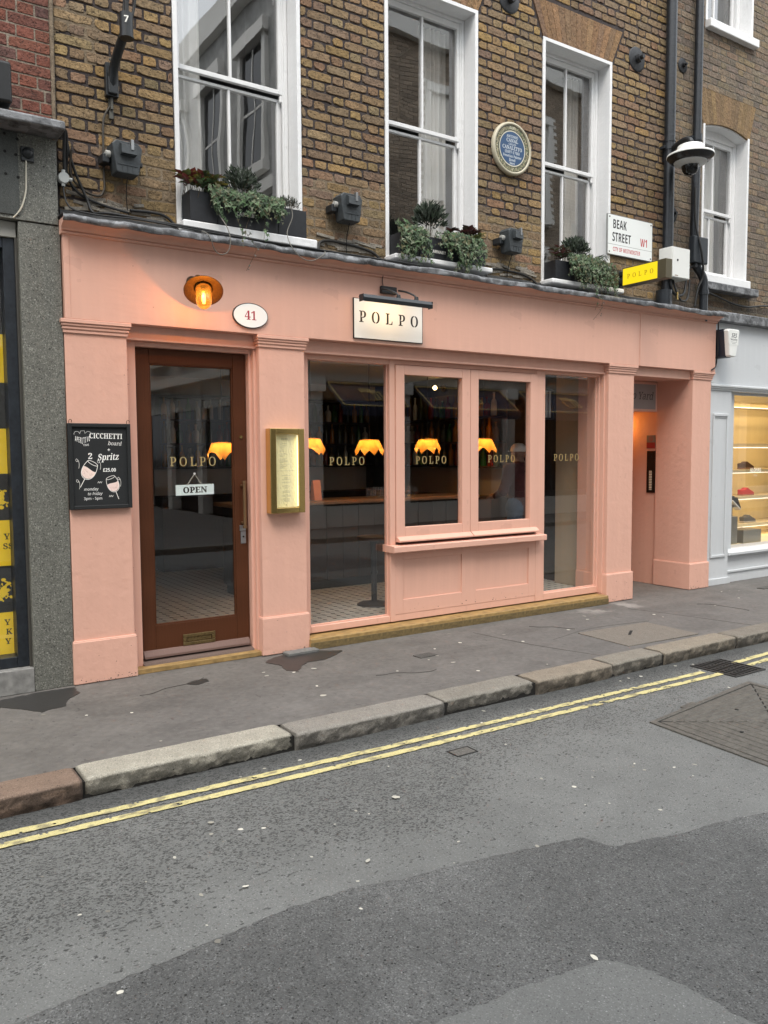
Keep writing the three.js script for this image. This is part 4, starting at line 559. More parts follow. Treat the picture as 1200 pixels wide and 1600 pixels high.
// ---------------------------------------------------------------- the grey shop on the other side
const eastShop = thing('shopfront', 'pale grey painted shop front with a brightly lit shoe display', 'shopfront');
{
  const z = -0.05, g = M.grey;
  SW('fascia', bx(8.46, 14, 2.36, 3.14, -0.35, z, 0.004), g, eastShop);
  SW('lead_flashing', bx(8.49, 14, 3.085, 3.2, -0.12, 0.035, 0.014), M.lead, eastShop);
  SW('moulding', prof([[-0.2, 2.3], [z + 0.012, 2.3], [z + 0.012, 2.315], [z + 0.03, 2.325], [z + 0.03, 2.338], [z + 0.045, 2.345], [z + 0.045, 2.362], [z, 2.375], [-0.2, 2.375]], 8.44, 14), g, eastShop);
  const p = new THREE.Group(); p.name = 'pilaster'; eastShop.add(p);
  SW('shaft', bx(8.432, 8.905, 0.07, 2.3, -0.4, z, 0.004), g, p);
  SW('plinth', bx(8.43, 8.93, 0.0, 0.075, -0.4, z + 0.02, 0.004), g, p);
  SW('panel_moulding', [bx(8.54, 8.835, 2.0, 2.035, z, z + 0.018, 0.006), bx(8.54, 8.835, 0.328, 0.36, z, z + 0.018, 0.006), bx(8.54, 8.565, 0.36, 2.0, z, z + 0.018, 0.006), bx(8.81, 8.835, 0.36, 2.0, z, z + 0.018, 0.006), bx(8.575, 8.8, 1.985, 1.995, z, z + 0.01, 0.003)], g, p);
  SW('window_frame', [bx(8.905, 9.07, 0.39, 2.3, -0.2, -0.12, 0.004), bx(8.905, 14, 2.27, 2.3, -0.2, -0.13, 0.003)], g, eastShop);
  SW('sill', prof([[-0.35, 0.335], [-0.03, 0.335], [-0.03, 0.362], [-0.13, 0.4], [-0.35, 0.4]], 8.905, 14), g, eastShop);
  SW('stall_riser', [bx(8.905, 14, 0.14, 0.335, -0.35, -0.09, 0.004), bx(8.905, 14, 0.12, 0.145, -0.35, -0.055, 0.004), bx(8.93, 14, 0.0, 0.12, -0.35, -0.07, 0.004)], g, eastShop);
  SW('pane', plane(4.9, 1.87, 11.52, 1.335, -0.16), M.glass, eastShop);
  // the white lining of the display: floor, ceiling, walls
  const cream = std({ color: lin(0.78, 0.7, 0.46), map: rep(tPaint, 0.8), roughness: 0.7 });
  SW('display_floor', bx(8.95, 13.9, 0.3, 0.385, -3.2, -0.2, 0), cream, eastShop); SW('display_ceiling', bx(8.95, 13.9, 2.5, 2.56, -3.2, -0.2, 0), cream, eastShop);
  SW('display_back', [bx(8.95, 13.9, 0.3, 2.56, -1.35, -1.3, 0), bx(8.9, 8.96, 0.3, 2.56, -1.3, -0.21, 0), bx(13.9, 13.95, 0.3, 2.56, -3.2, -0.2, 0)], cream, eastShop);
  SW('body', bx(8.31, 14, 0, 3.1, -8.7, -1.36, 0), M.dark, eastShop); SW('party_wall', bx(8.31, 8.9, 0, 3.1, -1.36, -0.36, 0), M.dark, eastShop);
  const shelfM = std({ color: lin(0.6, 0.52, 0.33), roughness: 0.5 });
  for (const y of [0.575, 0.965, 1.335, 1.695]) SW('shelf', bx(9.3, 13.8, y - 0.04, y, -1.3, -0.88, 0.004), shelfM, eastShop);
  SW('bulkhead', bx(8.96, 13.9, 2.2, 2.26, -1.3, -1.05, 0.004), shelfM, eastShop);
  for (const y of [2.195, 1.645]) { SW('light_strip', bx(9.0, 13.8, y - 0.012, y, -0.875, -0.862, 0), std({ color: 0xffffff, emissive: 0xfff0d8, emissiveIntensity: 0.5 }), eastShop); }
  for (const y of [2.19, 1.645, 1.285, 0.915, 0.525]) { const s = new THREE.RectAreaLight(0xffd595, 4.2, 4.4, 0.04); s.position.set(11.3, y - 0.012, -0.9); s.lookAt(11.3, y - 0.25, -1.3); scene.add(s); if (y < 1.5) SW('light_strip', bx(9.3, 13.6, y, y + 0.008, -0.91, -0.89, 0), std({ color: 0xffffff, emissive: 0xfff0d8, emissiveIntensity: 0.5 }), eastShop); }  // the lower three strips are added, to light the back wall evenly
  for (const [x, zz] of [[10.1, -0.62], [10.9, -0.62]]) SW('spot_lamp', [cyl(0.05, 0.05, 0.14, x, 2.39, zz, 16), cyl(0.01, 0.01, 0.05, x, 2.48, zz, 8)], flat(0xe6dcc4, 0.5), eastShop);
  const l = new THREE.RectAreaLight(0xffd595, 8, 4.4, 0.22); l.position.set(11.2, 2.44, -0.31); l.lookAt(11.2, 1.1, -1.3); scene.add(l);
  SW('added_light_panel', bx(9.0, 13.4, -0.11, 0.11, -0.006, -0.001, 0).rotateX(-0.93).translate(0, 2.455, -0.295), std({ color: 0xffffff, emissive: 0xffd9a0, emissiveIntensity: 0.35 }), eastShop);  // added glowing panel with its area light, aimed back to brighten the display wall
  // ghost lettering on the glass
  const tex = canvasTex(256, 128, (c, w, h) => { c.clearRect(0, 0, w, h); c.fillStyle = '#f6f1e2'; c.textAlign = 'center'; c.font = 'bold 44px sans-serif'; c.fillText('ALOHAS', w / 2, 42); c.font = '26px sans-serif'; c.fillText('115-', w / 2, 80); });
  mesh('glass_lettering', plane(0.36, 0.2, 9.61, 1.295, -0.157), std({ map: tex, transparent: true, alphaTest: 0.3, roughness: 0.6 }), eastShop, true);
}

// ---------------------------------------------------------------- things fixed to the fronts
const O = (name, geo, mat, p, keep) => mesh(name, geo, mat, p, keep);
const screwM = flat(0x6b6b68, 0.4, 0.8);
{ // chalkboard
  const t = thing('chalkboard', 'black framed chalkboard with white handwriting hung on the pink pilaster', 'chalkboard');
  const x0 = 1.307, x1 = 1.727, y0 = 1.215, y1 = 1.802, z = 0.004;
  O('frame', [bx(x0, x0 + 0.026, y0, y1, z, z + 0.032, 0.004), bx(x1 - 0.026, x1, y0, y1, z, z + 0.032, 0.004), bx(x0 + 0.026, x1 - 0.026, y1 - 0.026, y1, z, z + 0.0315, 0.004), bx(x0 + 0.026, x1 - 0.026, y0, y0 + 0.026, z, z + 0.0315, 0.004)], flat(0x17191a, 0.5), t);
  const tex = canvasTex(720, 1010, (c, w, h) => {
    c.fillStyle = '#15181a'; c.fillRect(0, 0, w, h); const r = RNG(4);
    for (let k = 0; k < 900; k++) { c.fillStyle = 'rgba(150,155,155,' + 0.03 * r() + ')'; c.fillRect(r() * w, r() * h, r() * 60, r() * 8); }
    c.strokeStyle = c.fillStyle = '#efeeea'; c.lineCap = 'round'; c.lineJoin = 'round'; c.lineWidth = 5;
    const T = (s, x, y, f, rot = 0, sx = 1) => { c.save(); c.translate(x, y); c.rotate(rot); c.scale(sx, 1); c.font = f; c.fillText(s, 0, 0); c.restore(); };
    T('CICCHETTI', 228, 150, 'bold 92px serif', 0.02, 0.83); T('board', 460, 235, 'italic 66px serif', 0.04, 0.95); T('+', 455, 320, 'bold 70px sans-serif');
    T('2', 205, 410, 'bold 104px serif', 0.03); T('Spritz', 325, 430, 'italic bold 112px serif', -0.03, 0.8); T('\u00a325.00', 390, 575, 'bold 62px sans-serif', 0, 0.9);
    T('monday', 140, 812, 'italic 50px sans-serif', -0.02); T('to friday', 185, 868, 'italic 50px sans-serif'); T('3pm - 5pm', 138, 928, '48px sans-serif');
    // lettered jug shape: APERITIVO TIME
    c.lineWidth = 4; c.beginPath(); c.moveTo(115, 90); c.lineTo(122, 60); c.lineTo(170, 55); c.lineTo(178, 90); c.stroke(); for (const s of [-1, 1]) { c.beginPath(); c.ellipse(147 + s * 72, 95, 34, 30, 0, Math.PI * (s < 0 ? 0.9 : 1.1), Math.PI * (s < 0 ? 2 : 2.1)); c.stroke(); }
    'APERITIVO'.split('').forEach((ch, k) => { c.save(); c.translate(52 + k * 21, 210 - Math.abs(k - 4) * 9 + 12); c.scale(0.55, 2.5 - Math.abs(k - 4) * 0.14); c.font = 'bold 44px sans-serif'; c.fillText(ch, 0, 0); c.restore(); }); T('TIME', 150, 250, '34px sans-serif', -0.08);
    const glass = (x, y, rot, s, col) => { c.save(); c.translate(x, y); c.rotate(rot); c.scale(s, s); c.fillStyle = col; c.beginPath(); c.moveTo(-88, -20); c.bezierCurveTo(-100, 70, -50, 115, 0, 115); c.bezierCurveTo(50, 115, 100, 70, 88, -20); c.bezierCurveTo(40, 5, -30, -40, -88, -20); c.fill(); c.lineWidth = 7; c.strokeStyle = '#f2efe9'; c.beginPath(); c.moveTo(-72, -108); c.bezierCurveTo(-120, 20, -80, 125, 0, 125); c.bezierCurveTo(80, 125, 120, 20, 72, -108); c.stroke(); c.beginPath(); c.ellipse(0, -108, 72, 20, 0, 0, 7); c.stroke(); c.lineWidth = 9; c.beginPath(); c.moveTo(0, 125); c.lineTo(0, 250); c.stroke(); c.lineWidth = 2; c.strokeStyle = '#c9a79c'; for (let k = 0; k < 22; k++) { c.beginPath(); c.arc(-60 + r() * 120, 10 + r() * 80, 6 + r() * 10, 0, 4); c.stroke(); } c.restore(); };
    glass(215, 555, 0.5, 0.95, '#e9d3c8'); glass(515, 735, -0.35, 0.82, '#e6cdc6');
    c.strokeStyle = '#dedcd6'; c.lineWidth = 5; const curl = (x, y, s) => { c.beginPath(); for (let k = 0; k <= 40; k++) { const a = k / 40 * 7, R = 26 * Math.min(1, k / 22); const px = x + s * Math.cos(a) * R * (k < 24 ? 1 : 1 - (k - 24) / 40), py = y + Math.sin(a) * R + (k > 24 ? (k - 24) * 5 : 0); k ? c.lineTo(px, py) : c.moveTo(px, py); } c.stroke(); };
    curl(75, 430, 1); curl(75, 690, 1); curl(345, 450, 1); curl(600, 670, 1);
    for (const [x, y] of [[320, 710], [460, 890]]) { c.beginPath(); for (let k = 0; k < 6; k++) c.lineTo(x + k * 11, y + (k % 2 ? -12 : 8)); c.stroke(); }
  });
  O('slate', plane(x1 - x0 - 0.04, y1 - y0 - 0.04, (x0 + x1) / 2, (y0 + y1) / 2, z + 0.018), std({ map: tex, roughness: 0.75 }), t, true);
  O('backboard', bx(x0 + 0.01, x1 - 0.01, y0 + 0.01, y1 - 0.01, z, z + 0.016, 0), M.black, t);
  for (const x of [x0 + 0.012, x1 - 0.02]) O('hook', tube([[x, y1 - 0.01, z + 0.014], [x, y1 + 0.018, z + 0.014], [x + 0.012, y1 + 0.026, z + 0.012], [x + 0.02, y1 + 0.016, z + 0.008], [x + 0.02, y1 + 0.012, z - 0.003]], 0.0022, 24, 6), flat(0x5a4a35, 0.4, 0.8), t);
}
{ // wall lamp over the door: tilted disc shade, jar glass, bulb
  const t = thing('wall_lamp', 'weathered copper wall lamp with disc shade and lit glass jar over the door', 'lamp');
  const rust = std({ color: lin(0.09, 0.05, 0.024), map: rep(grain, 8), bumpMap: rep(fine, 4), bumpScale: 0.002, roughness: 0.5, metalness: 0.5, side: THREE.DoubleSide });
  const c = V(2.2, 2.735, 0.25), tilt = -0.66, yaw = -0.36, put = (g) => g.rotateX(tilt).rotateY(yaw).translate(c.x, c.y, c.z);
  O('shade', put(lathe([[0.0, 0.052], [0.04, 0.05], [0.05, 0.035], [0.07, 0.022], [0.135, -0.004], [0.137, -0.008], [0.134, -0.008], [0.07, 0.016], [0.058, 0.026]], 48)), rust, t);
  O('gallery', put(lathe([[0.0, 0.03], [0.058, 0.028], [0.06, 0.008], [0.056, 0.006], [0.054, 0.022], [0.0, 0.024]], 32)), rust, t);
  O('jar', put(lathe([[0.054, 0.015], [0.055, -0.02], [0.055, -0.105], [0.05, -0.132], [0.036, -0.154], [0.016, -0.165], [0.0, -0.167]], 32)), new THREE.MeshPhysicalMaterial({ color: lin(1, 0.7, 0.28), transmission: 1, thickness: 0, roughness: 0.2, ior: 1.45 }), t);
  O('bulb', put(lathe([[0, -0.135], [0.009, -0.13], [0.013, -0.11], [0.013, -0.06], [0.009, -0.035], [0.0, -0.02]], 16)), std({ color: 0xffe0a0, emissive: lin(1, 0.62, 0.2), emissiveIntensity: 2.6 }), t);
  O('bulb_cap', put(cyl(0.014, 0.014, 0.03, 0, -0.008, 0, 14)), M.brass, t);
  O('arm', tube([[c.x - 0.0, c.y + 0.04, c.z - 0.028], [c.x, c.y + 0.095, c.z - 0.06], [c.x, c.y + 0.115, c.z - 0.11], [c.x, c.y + 0.1, 0.05], [c.x, c.y + 0.095, 0.03]], 0.012, 30, 10), rust, t);
  O('wall_plate', cyl(0.04, 0.042, 0.016, c.x, c.y + 0.095, 0.037, 24, 'z'), rust, t);
  const p = V(0, -0.09, 0).applyAxisAngle(V(1, 0, 0), tilt).applyAxisAngle(V(0, 1, 0), yaw).add(c), l = new THREE.PointLight(lin(1, 0.46, 0.11), 0.1, 0, 2); l.position.copy(p); l.castShadow = true; l.shadow.radius = 0.6; scene.add(l);
}
{ // oval house number
  const t = thing('number_plaque', 'white oval enamel house number plaque with black rim', 'number plaque');
  const rx = 0.138, ry = 0.088, cx = 2.652, cy = 2.628, z = 0.031;
  O('rim', cyl(1, 1, 0.014, 0, 0, 0, 56, 'z').scale(rx + 0.006, ry + 0.006, 1).translate(cx, cy, z + 0.006), M.black, t);
  const tex = canvasTex(512, 326, (c, w, h) => { c.fillStyle = '#ecebe6'; c.fillRect(0, 0, w, h); c.fillStyle = '#9c3340'; c.font = 'bold 175px serif'; c.textAlign = 'center'; c.save(); c.translate(w / 2, 222); c.scale(0.95, 1); c.fillText('41', 0, 0); c.restore(); });
  const g = new THREE.CircleGeometry(1, 56).scale(rx, ry, 1).translate(cx, cy, z + 0.0145); const p = g.attributes.position, uv = g.attributes.uv; for (let i = 0; i < p.count; i++) uv.setXY(i, (p.getX(i) - cx) / rx / 2 + 0.5, (p.getY(i) - cy) / ry / 2 + 0.5);
  O('enamel_face', g, std({ map: tex, roughness: 0.25 }), t, true);
}
{ // name board and its picture light
  const t = thing('name_sign', 'white rectangular restaurant sign with black stencil capitals', 'sign');
  const x0 = 3.563, x1 = 4.263, y0 = 2.528, y1 = 2.856, z = 0.031;
  O('board', bx(x0, x1, y0, y1, z, z + 0.014, 0.002), M.black, t);
  const tex = canvasTex(1024, 480, (c, w, h) => { c.fillStyle = '#e9e6df'; c.fillRect(0, 0, w, h); c.fillStyle = '#17110f'; c.textAlign = 'center'; c.font = 'bold 176px serif';
    const X = [122, 312, 512, 706, 900]; 'POLPO'.split('').forEach((ch, k) => { c.save(); c.translate(X[k], 285); c.scale(0.98, 1.12); c.fillText(ch, 0, 0); c.restore(); });
    c.fillStyle = '#e9e6df'; for (const k of [1, 4]) { c.fillRect(X[k] - 5, 120, 9, 34); c.fillRect(X[k] - 5, 262, 9, 34); } for (const k of [0, 3]) { c.fillRect(X[k] - 16, 125, 7, 24); c.fillRect(X[k] - 16, 205, 7, 20); } c.fillRect(X[2] - 8, 262, 8, 30); });
  O('painted_face', plane(x1 - x0 - 0.012, y1 - y0 - 0.012, (x0 + x1) / 2, (y0 + y1) / 2, z + 0.0145), std({ map: tex, roughness: 0.5, bumpMap: rep(grain, 2), bumpScale: 0.0008 }), t, true);
  const l = thing('picture_light', 'black picture light bar over the white restaurant sign', 'lamp');
  O('back_plate', bx(3.828, 3.985, 2.915, 2.976, 0.03, 0.062, 0.006), M.satin, l);
  for (const x of [3.88, 4.06]) O('arm', tube([[x - 0.06, 2.95, 0.06], [x - 0.03, 2.93, 0.13], [x + 0.005, 2.885, 0.21], [x + 0.01, 2.86, 0.228]], 0.008, 20, 8), M.satin, l);
  for (const x of [3.885, 4.065]) O('knuckle', [cyl(0.016, 0.02, 0.03, x, 2.862, 0.226, 12)], M.satin, l);
  O('hood', prof([[0.185, 2.835], [0.2, 2.85], [0.25, 2.848], [0.268, 2.82], [0.262, 2.79], [0.256, 2.79], [0.26, 2.818], [0.247, 2.841], [0.203, 2.843], [0.19, 2.83]], 3.525, 4.205).rotateZ(0), M.satin, l);
  O('end_cap', [bx(3.52, 3.526, 2.792, 2.848, 0.2, 0.262, 0.002), bx(4.204, 4.21, 2.792, 2.848, 0.2, 0.262, 0.002)], M.satin, l);
  O('bulb', cyl(0.009, 0.009, 0.16, 3.87, 2.825, 0.225, 12, 'x'), std({ color: 0xffe8b8, emissive: lin(1, 0.66, 0.22), emissiveIntensity: 2 }), l);
  const pl = new THREE.PointLight(lin(1, 0.56, 0.16), 0.045, 0, 2); pl.position.set(3.87, 2.825, 0.225); pl.castShadow = true; pl.shadow.radius = 0.5; scene.add(pl);
  O('feed_cable', tube([[3.85, 3.06, 0.05], [3.848, 3.02, 0.045], [3.85, 2.975, 0.05]], 0.004, 10), M.cable, l);
}
{ // brass menu case, lit from inside
  const t = thing('menu_case', 'polished brass menu case with a lit paper menu inside', 'menu case');
  const x0 = 2.778, x1 = 3.074, y0 = 1.125, y1 = 1.783, z = 0.002, d = 0.085, m = 0.05;
  O('case', [bx(x0, x0 + m, y0, y1, z, z + d, 0.004), bx(x1 - m, x1, y0, y1, z, z + d, 0.004), bx(x0 + m, x1 - m, y1 - m + 0.005, y1, z, z + d - 0.0005, 0.004), bx(x0 + m, x1 - m, y0, y0 + m - 0.007, z, z + d - 0.0005, 0.004), bx(x0 + 0.01, x1 - 0.01, y0 + 0.01, y1 - 0.01, z, z + 0.02, 0)], M.brassPol, t);
  const tex = canvasTex(400, 1160, (c, w, h) => { c.fillStyle = '#efe6b4'; c.fillRect(0, 0, w, h); const r = RNG(12); c.fillStyle = '#4d4a3c'; c.textAlign = 'center'; c.font = '34px serif'; c.fillText('POLPO', w / 2 - 20, 85);
    for (let p = 0; p < 2; p++) { let y = p ? 640 : 120; while (y < (p ? 1080 : 540)) { c.fillStyle = 'rgba(85,80,66,' + (0.45 + 0.4 * r()) + ')'; const n = 40 + r() * 130; if (r() > 0.12) { c.fillRect(p ? w / 2 - n / 2 : 95, y, n, 3.2); if (!p) c.fillRect(285, y, 10, 3); } y += 13; } } c.strokeStyle = '#a59f82'; c.lineWidth = 3; c.beginPath(); c.moveTo(0, 580); c.lineTo(w, 574); c.stroke(); c.beginPath(); c.arc(w / 2, 1125, 7, 0, 7); c.fillStyle = '#5f5a45'; c.fill(); });
  O('menu_sheet', plane(x1 - x0 - 2 * m + 0.004, y1 - y0 - 2 * m + 0.01, (x0 + x1) / 2, (y0 + y1) / 2, z + 0.05), std({ map: tex, roughness: 0.5, bumpMap: rep(grain, 2), bumpScale: 0.01 }), t, true);
  O('glazing', plane(x1 - x0 - 2 * m + 0.004, y1 - y0 - 2 * m + 0.01, (x0 + x1) / 2, (y0 + y1) / 2, z + d - 0.01), M.glass, t);
  O('light_strip', [bx(x1 - m - 0.004, x1 - m - 0.0005, y0 + m, y1 - m, z + 0.055, z + 0.066, 0)], std({ color: 0xffffff, emissive: lin(1, 0.92, 0.6), emissiveIntensity: 0.35 }), t);
  const ml = new THREE.RectAreaLight(lin(1, 0.86, 0.42), 0.9, 0.012, 0.52); ml.position.set(x1 - m - 0.006, (y0 + y1) / 2, z + 0.061); ml.lookAt(x0, (y0 + y1) / 2, z + 0.045); scene.add(ml);
}
{ // OPEN sign hanging inside the door
  const t = thing('open_sign', 'small pale open sign hanging on a cord behind the door glass', 'sign');
  const tex = canvasTex(512, 132, (c, w, h) => { c.fillStyle = '#dce9e6'; c.fillRect(0, 0, w, h); c.fillStyle = '#1a1816'; c.font = 'bold 104px serif'; c.textAlign = 'center'; c.save(); c.translate(w / 2, 103); c.scale(1.1, 1); c.fillText('OPEN', 0, 0); c.strokeStyle = '#1a1816'; c.lineWidth = 4; c.strokeText('OPEN', 0, 0); c.restore(); });
  const z = -0.186, rot = (g) => g.rotateZ(0.012).translate(2.272, 1.318, z);
  O('panel', rot(bx(-0.152, 0.152, -0.04, 0.04, -0.004, 0, 0.001)), flat(0xdce9e6, 0.6), t); O('printed_face', rot(plane(0.302, 0.078, 0, 0, 0.0008)), std({ map: tex, roughness: 0.6 }), t, true);
  O('cord', [tube([[2.21, 1.355, z], [2.267, 1.437, z + 0.008]], 0.0024, 4, 5), tube([[2.325, 1.358, z], [2.268, 1.437, z + 0.008]], 0.0024, 4, 5)], flat(0xcfcabc, 0.8), t);
  O('hook', cyl(0.008, 0.009, 0.01, 2.2675, 1.44, z + 0.008, 12, 'z'), M.plastic, t);
}
{ // round blue plaque
  const t = thing('memorial_plaque', 'round blue memorial plaque with cream laurel border on the brick wall', 'plaque');
  const cx = 5.395, cy = 4.424, z = ZB, R = 0.238;
  O('body', lathe([[0, 0], [R, 0], [R + 0.004, 0.012], [R, 0.036], [R - 0.014, 0.044], [R - 0.024, 0.038], [R - 0.026, 0.03], [0, 0.03]], 64).rotateX(Math.PI / 2).translate(cx, cy, z), flat(0xb3ac96, 0.5), t);
  const tex = canvasTex(768, 768, (c, w) => { const r = RNG(6), C = w / 2; c.fillStyle = '#4a4a3c'; c.fillRect(0, 0, w, w); for (let k = 0; k < 240; k++) { const a = k / 240 * 6.283, q = C * (0.83 + 0.11 * r()); c.save(); c.translate(C + Math.cos(a) * q, C + Math.sin(a) * q); c.rotate(a + (r() - 0.5) * 2); c.fillStyle = ['#7d7a62', '#a19a80', '#5f6a4c', '#8a7f62'][r() * 4 | 0]; c.beginPath(); c.ellipse(0, 0, 22, 8, 0, 0, 7); c.fill(); c.restore(); }
    c.fillStyle = '#d8d3c0'; for (const a of [0, 1, 2, 3]) { c.save(); c.translate(C, C); c.rotate(a * Math.PI / 2); c.translate(0, -C * 0.88); c.font = 'bold 62px serif'; c.textAlign = 'center'; c.fillText(a === 0 ? 'LCC' : '\u00d7', 0, 22); c.restore(); }
    c.beginPath(); c.arc(C, C, C * 0.76, 0, 7); c.fillStyle = '#cfcab6'; c.fill(); c.beginPath(); c.arc(C, C, C * 0.72, 0, 7); c.fillStyle = '#2f4c6e'; c.fill();
    c.fillStyle = '#e4e6e2'; c.textAlign = 'center'; const L = (s, y, f, sx = 1) => { c.save(); c.translate(C, y); c.scale(sx, 1); c.font = f; c.fillText(s, 0, 0); c.restore(); };
    L('ANTONIO', 210, '58px serif', 0.95); L('CANAL', 282, '78px serif'); L('CALLED', 330, '42px serif'); L('CANALETTO', 402, '80px serif', 0.92); L('(1697-1768)', 468, '64px serif', 0.95); L('Venetian Painter', 530, '58px serif', 0.9); L('lived', 592, '60px serif'); L('here', 645, '54px serif'); });
  const g = new THREE.CircleGeometry(R - 0.025, 64).translate(cx, cy, z + 0.0315), uv = g.attributes.uv; O('enamel_face', g, std({ map: tex, roughness: 0.35, bumpMap: rep(grain, 3), bumpScale: 0.001 }), t, true);
}
{ // street name plate
  const t = thing('street_nameplate', 'white enamel street name plate with black and red lettering', 'sign');
  const x0 = 6.722, x1 = 7.437, y0 = 3.632, y1 = 4.046, z = ZB + 0.006;
  O('plate', bx(x0, x1, y0, y1, z, z + 0.02, 0.006), flat(0x8b8d8b, 0.5), t);
  const tex = canvasTex(1024, 592, (c, w, h) => { c.fillStyle = '#e3e6e4'; c.fillRect(0, 0, w, h); const T = (s, x, y, px, col, sx) => { c.save(); c.translate(x, y); c.scale(sx, 1); c.fillStyle = col; c.font = 'bold ' + px + 'px sans-serif'; c.fillText(s, 0, 0); c.restore(); }; c.strokeStyle = '#77797a'; c.lineWidth = 8; c.strokeRect(3, 3, w - 6, h - 6);
    T('BEAK', 110, 200, 185, '#1d1d1f', 0.68); T('STREET', 100, 390, 185, '#1d1d1f', 0.68); T('W1', 740, 390, 165, '#b3272e', 0.72); c.fillStyle = '#3d3d3f'; c.fillRect(0, 436, w, 4); T('CITY OF WESTMINSTER', 118, 535, 84, '#b3383c', 0.68);
    const r = RNG(2); for (let k = 0; k < 26; k++) { c.fillStyle = 'rgba(120,95,70,' + 0.35 * r() + ')'; c.beginPath(); c.arc(r() < 0.5 ? r() * 18 : w - r() * 18, r() * h, 1 + r() * 7, 0, 7); c.fill(); } });
  O('enamel_face', plane(x1 - x0 - 0.006, y1 - y0 - 0.006, (x0 + x1) / 2, (y0 + y1) / 2, z + 0.0212), std({ map: tex, roughness: 0.3 }), t, true);
  for (const [x, y] of [[x0 + 0.03, y0 + 0.03], [x1 - 0.03, y0 + 0.03], [x0 + 0.03, y1 - 0.03], [x1 - 0.03, y1 - 0.03]]) O('screw', cyl(0.008, 0.008, 0.005, x, y, z + 0.023, 10, 'z'), screwM, t);
}
{ // projecting light box
  const t = thing('projecting_sign', 'brass projecting light box with a glowing yellow face', 'sign');
  const x = 6.875, y0 = 3.312, y1 = 3.478, z0 = 0.005, z1 = 0.535;
  O('case', [bx(x + 0.004, x + 0.1, y0 - 0.012, y1 + 0.012, z0 - 0.01, z1, 0.004)], std({ color: lin(0.1, 0.085, 0.05), metalness: 0.4, roughness: 0.5 }), t);
  const tex = canvasTex(768, 296, (c, w, h) => { c.fillStyle = '#ffdf1c'; c.fillRect(0, 0, w, h); c.fillStyle = '#5c4a12'; c.font = '112px serif'; c.textAlign = 'center'; 'POLPO'.split('').forEach((ch, k) => c.fillText(ch, 130 + k * 128, 188)); });
  O('lit_face', plane(z1 - z0 - 0.1, y1 - y0, 0, 0, 0, -Math.PI / 2).translate(x + 0.002, (y0 + y1) / 2, (z0 + z1 - 0.1) / 2), std({ color: 0x222211, map: tex, emissiveMap: tex, emissive: 0xffffff, emissiveIntensity: 0.33, roughness: 0.4 }), t, true);
  O('wall_bracket', [bx(x - 0.03, x + 0.1, y0 - 0.03, y1 + 0.0, ZB + 0.004, ZB + 0.03, 0.004), bx(x + 0.01, x + 0.09, y0 + 0.02, y0 + 0.06, ZB + 0.03, z0 - 0.005, 0.003), bx(x + 0.01, x + 0.09, y1 - 0.06, y1 - 0.02, ZB + 0.03, z0 - 0.005, 0.003)], M.satin, t);
  const l = new THREE.RectAreaLight(0xffd23a, 0.2, 0.42, 0.16); l.position.set(x - 0.006, (y0 + y1) / 2, 0.22); l.lookAt(x - 2, (y0 + y1) / 2, 0.22); scene.add(l);
  const b = tag(O('cover_box', bx(6.62, 6.76, 3.2, 3.44, ZB + 0.004, ZB + 0.06, 0.006), std({ color: lin(0.13, 0.1, 0.05), map: rep(grain, 5), roughness: 0.6 }), scene), 'mustard brown cover box half hidden by ivy on the brick', 'box');
}
{ // floodlight boxes
  const make = () => {
    const t = thing('floodlight', 'grey wedge shaped floodlight with metal clip on the brick wall', 'floodlight', 'grey floodlights on the brick wall');
    const s = new THREE.Shape([[-0.098, 0.075], [-0.07, 0.1], [0.075, 0.1], [0.1, 0.072], [0.075, -0.098], [0.068, -0.104], [-0.062, -0.104], [-0.07, -0.098]].map((p) => new THREE.Vector2(...p)));
    O('housing', new THREE.ExtrudeGeometry(s, { depth: 0.1, bevelEnabled: true, bevelSize: 0.006, bevelThickness: 0.012, bevelSegments: 2 }).translate(0, 0, 0.05), M.lamp, t);
    O('front_cover', [prof([[0.162, 0.088], [0.2, 0.07], [0.205, 0.012], [0.165, 0.006]], -0.052, 0.052), bx(-0.07, 0.07, -0.055, -0.051, 0.16, 0.166, 0), ...[-0.035, 0, 0.035].map((x) => bx(x - 0.0015, x + 0.0015, -0.1, -0.052, 0.16, 0.165, 0))], M.lamp, t);
    O('clip', bx(0.012, 0.032, 0.04, 0.108, 0.178, 0.208, 0.002), M.steel, t);
    O('bracket', [bx(-0.15, -0.1, -0.04, 0.02, 0.0, 0.1, 0.008), bx(-0.14, 0.14, -0.03, -0.01, 0.004, 0.02, 0.003), bx(0.1, 0.125, -0.03, 0.0, 0.0, 0.11, 0.004)], M.satin, t);
    O('knuckle', cyl(0.024, 0.024, 0.03, -0.112, 0.02, 0.09, 16, 'x'), flat(0xa9a9a4, 0.6), t);
    O('flex', tube([[0.02, -0.1, 0.1], [0.025, -0.2, 0.05], [0.045, -0.31, 0.01], [0.06, -0.36, 0.006]], 0.0035, 20), M.cable, t);
    return t;
  };
  const L = ['grey floodlight with metal clip beside the numbered bracket arm', 'grey floodlight with metal clip between the two largest windows', 'grey floodlight with metal clip under the round blue plaque'];
  [[1.742, 3.612], [3.54, 3.565], [5.315, 3.548]].forEach(([x, y], i) => { const t = make(); t.position.set(x, y, ZB); t.rotation.y = [0.05, 0.03, 0.1][i]; t.userData.label = L[i]; });
}
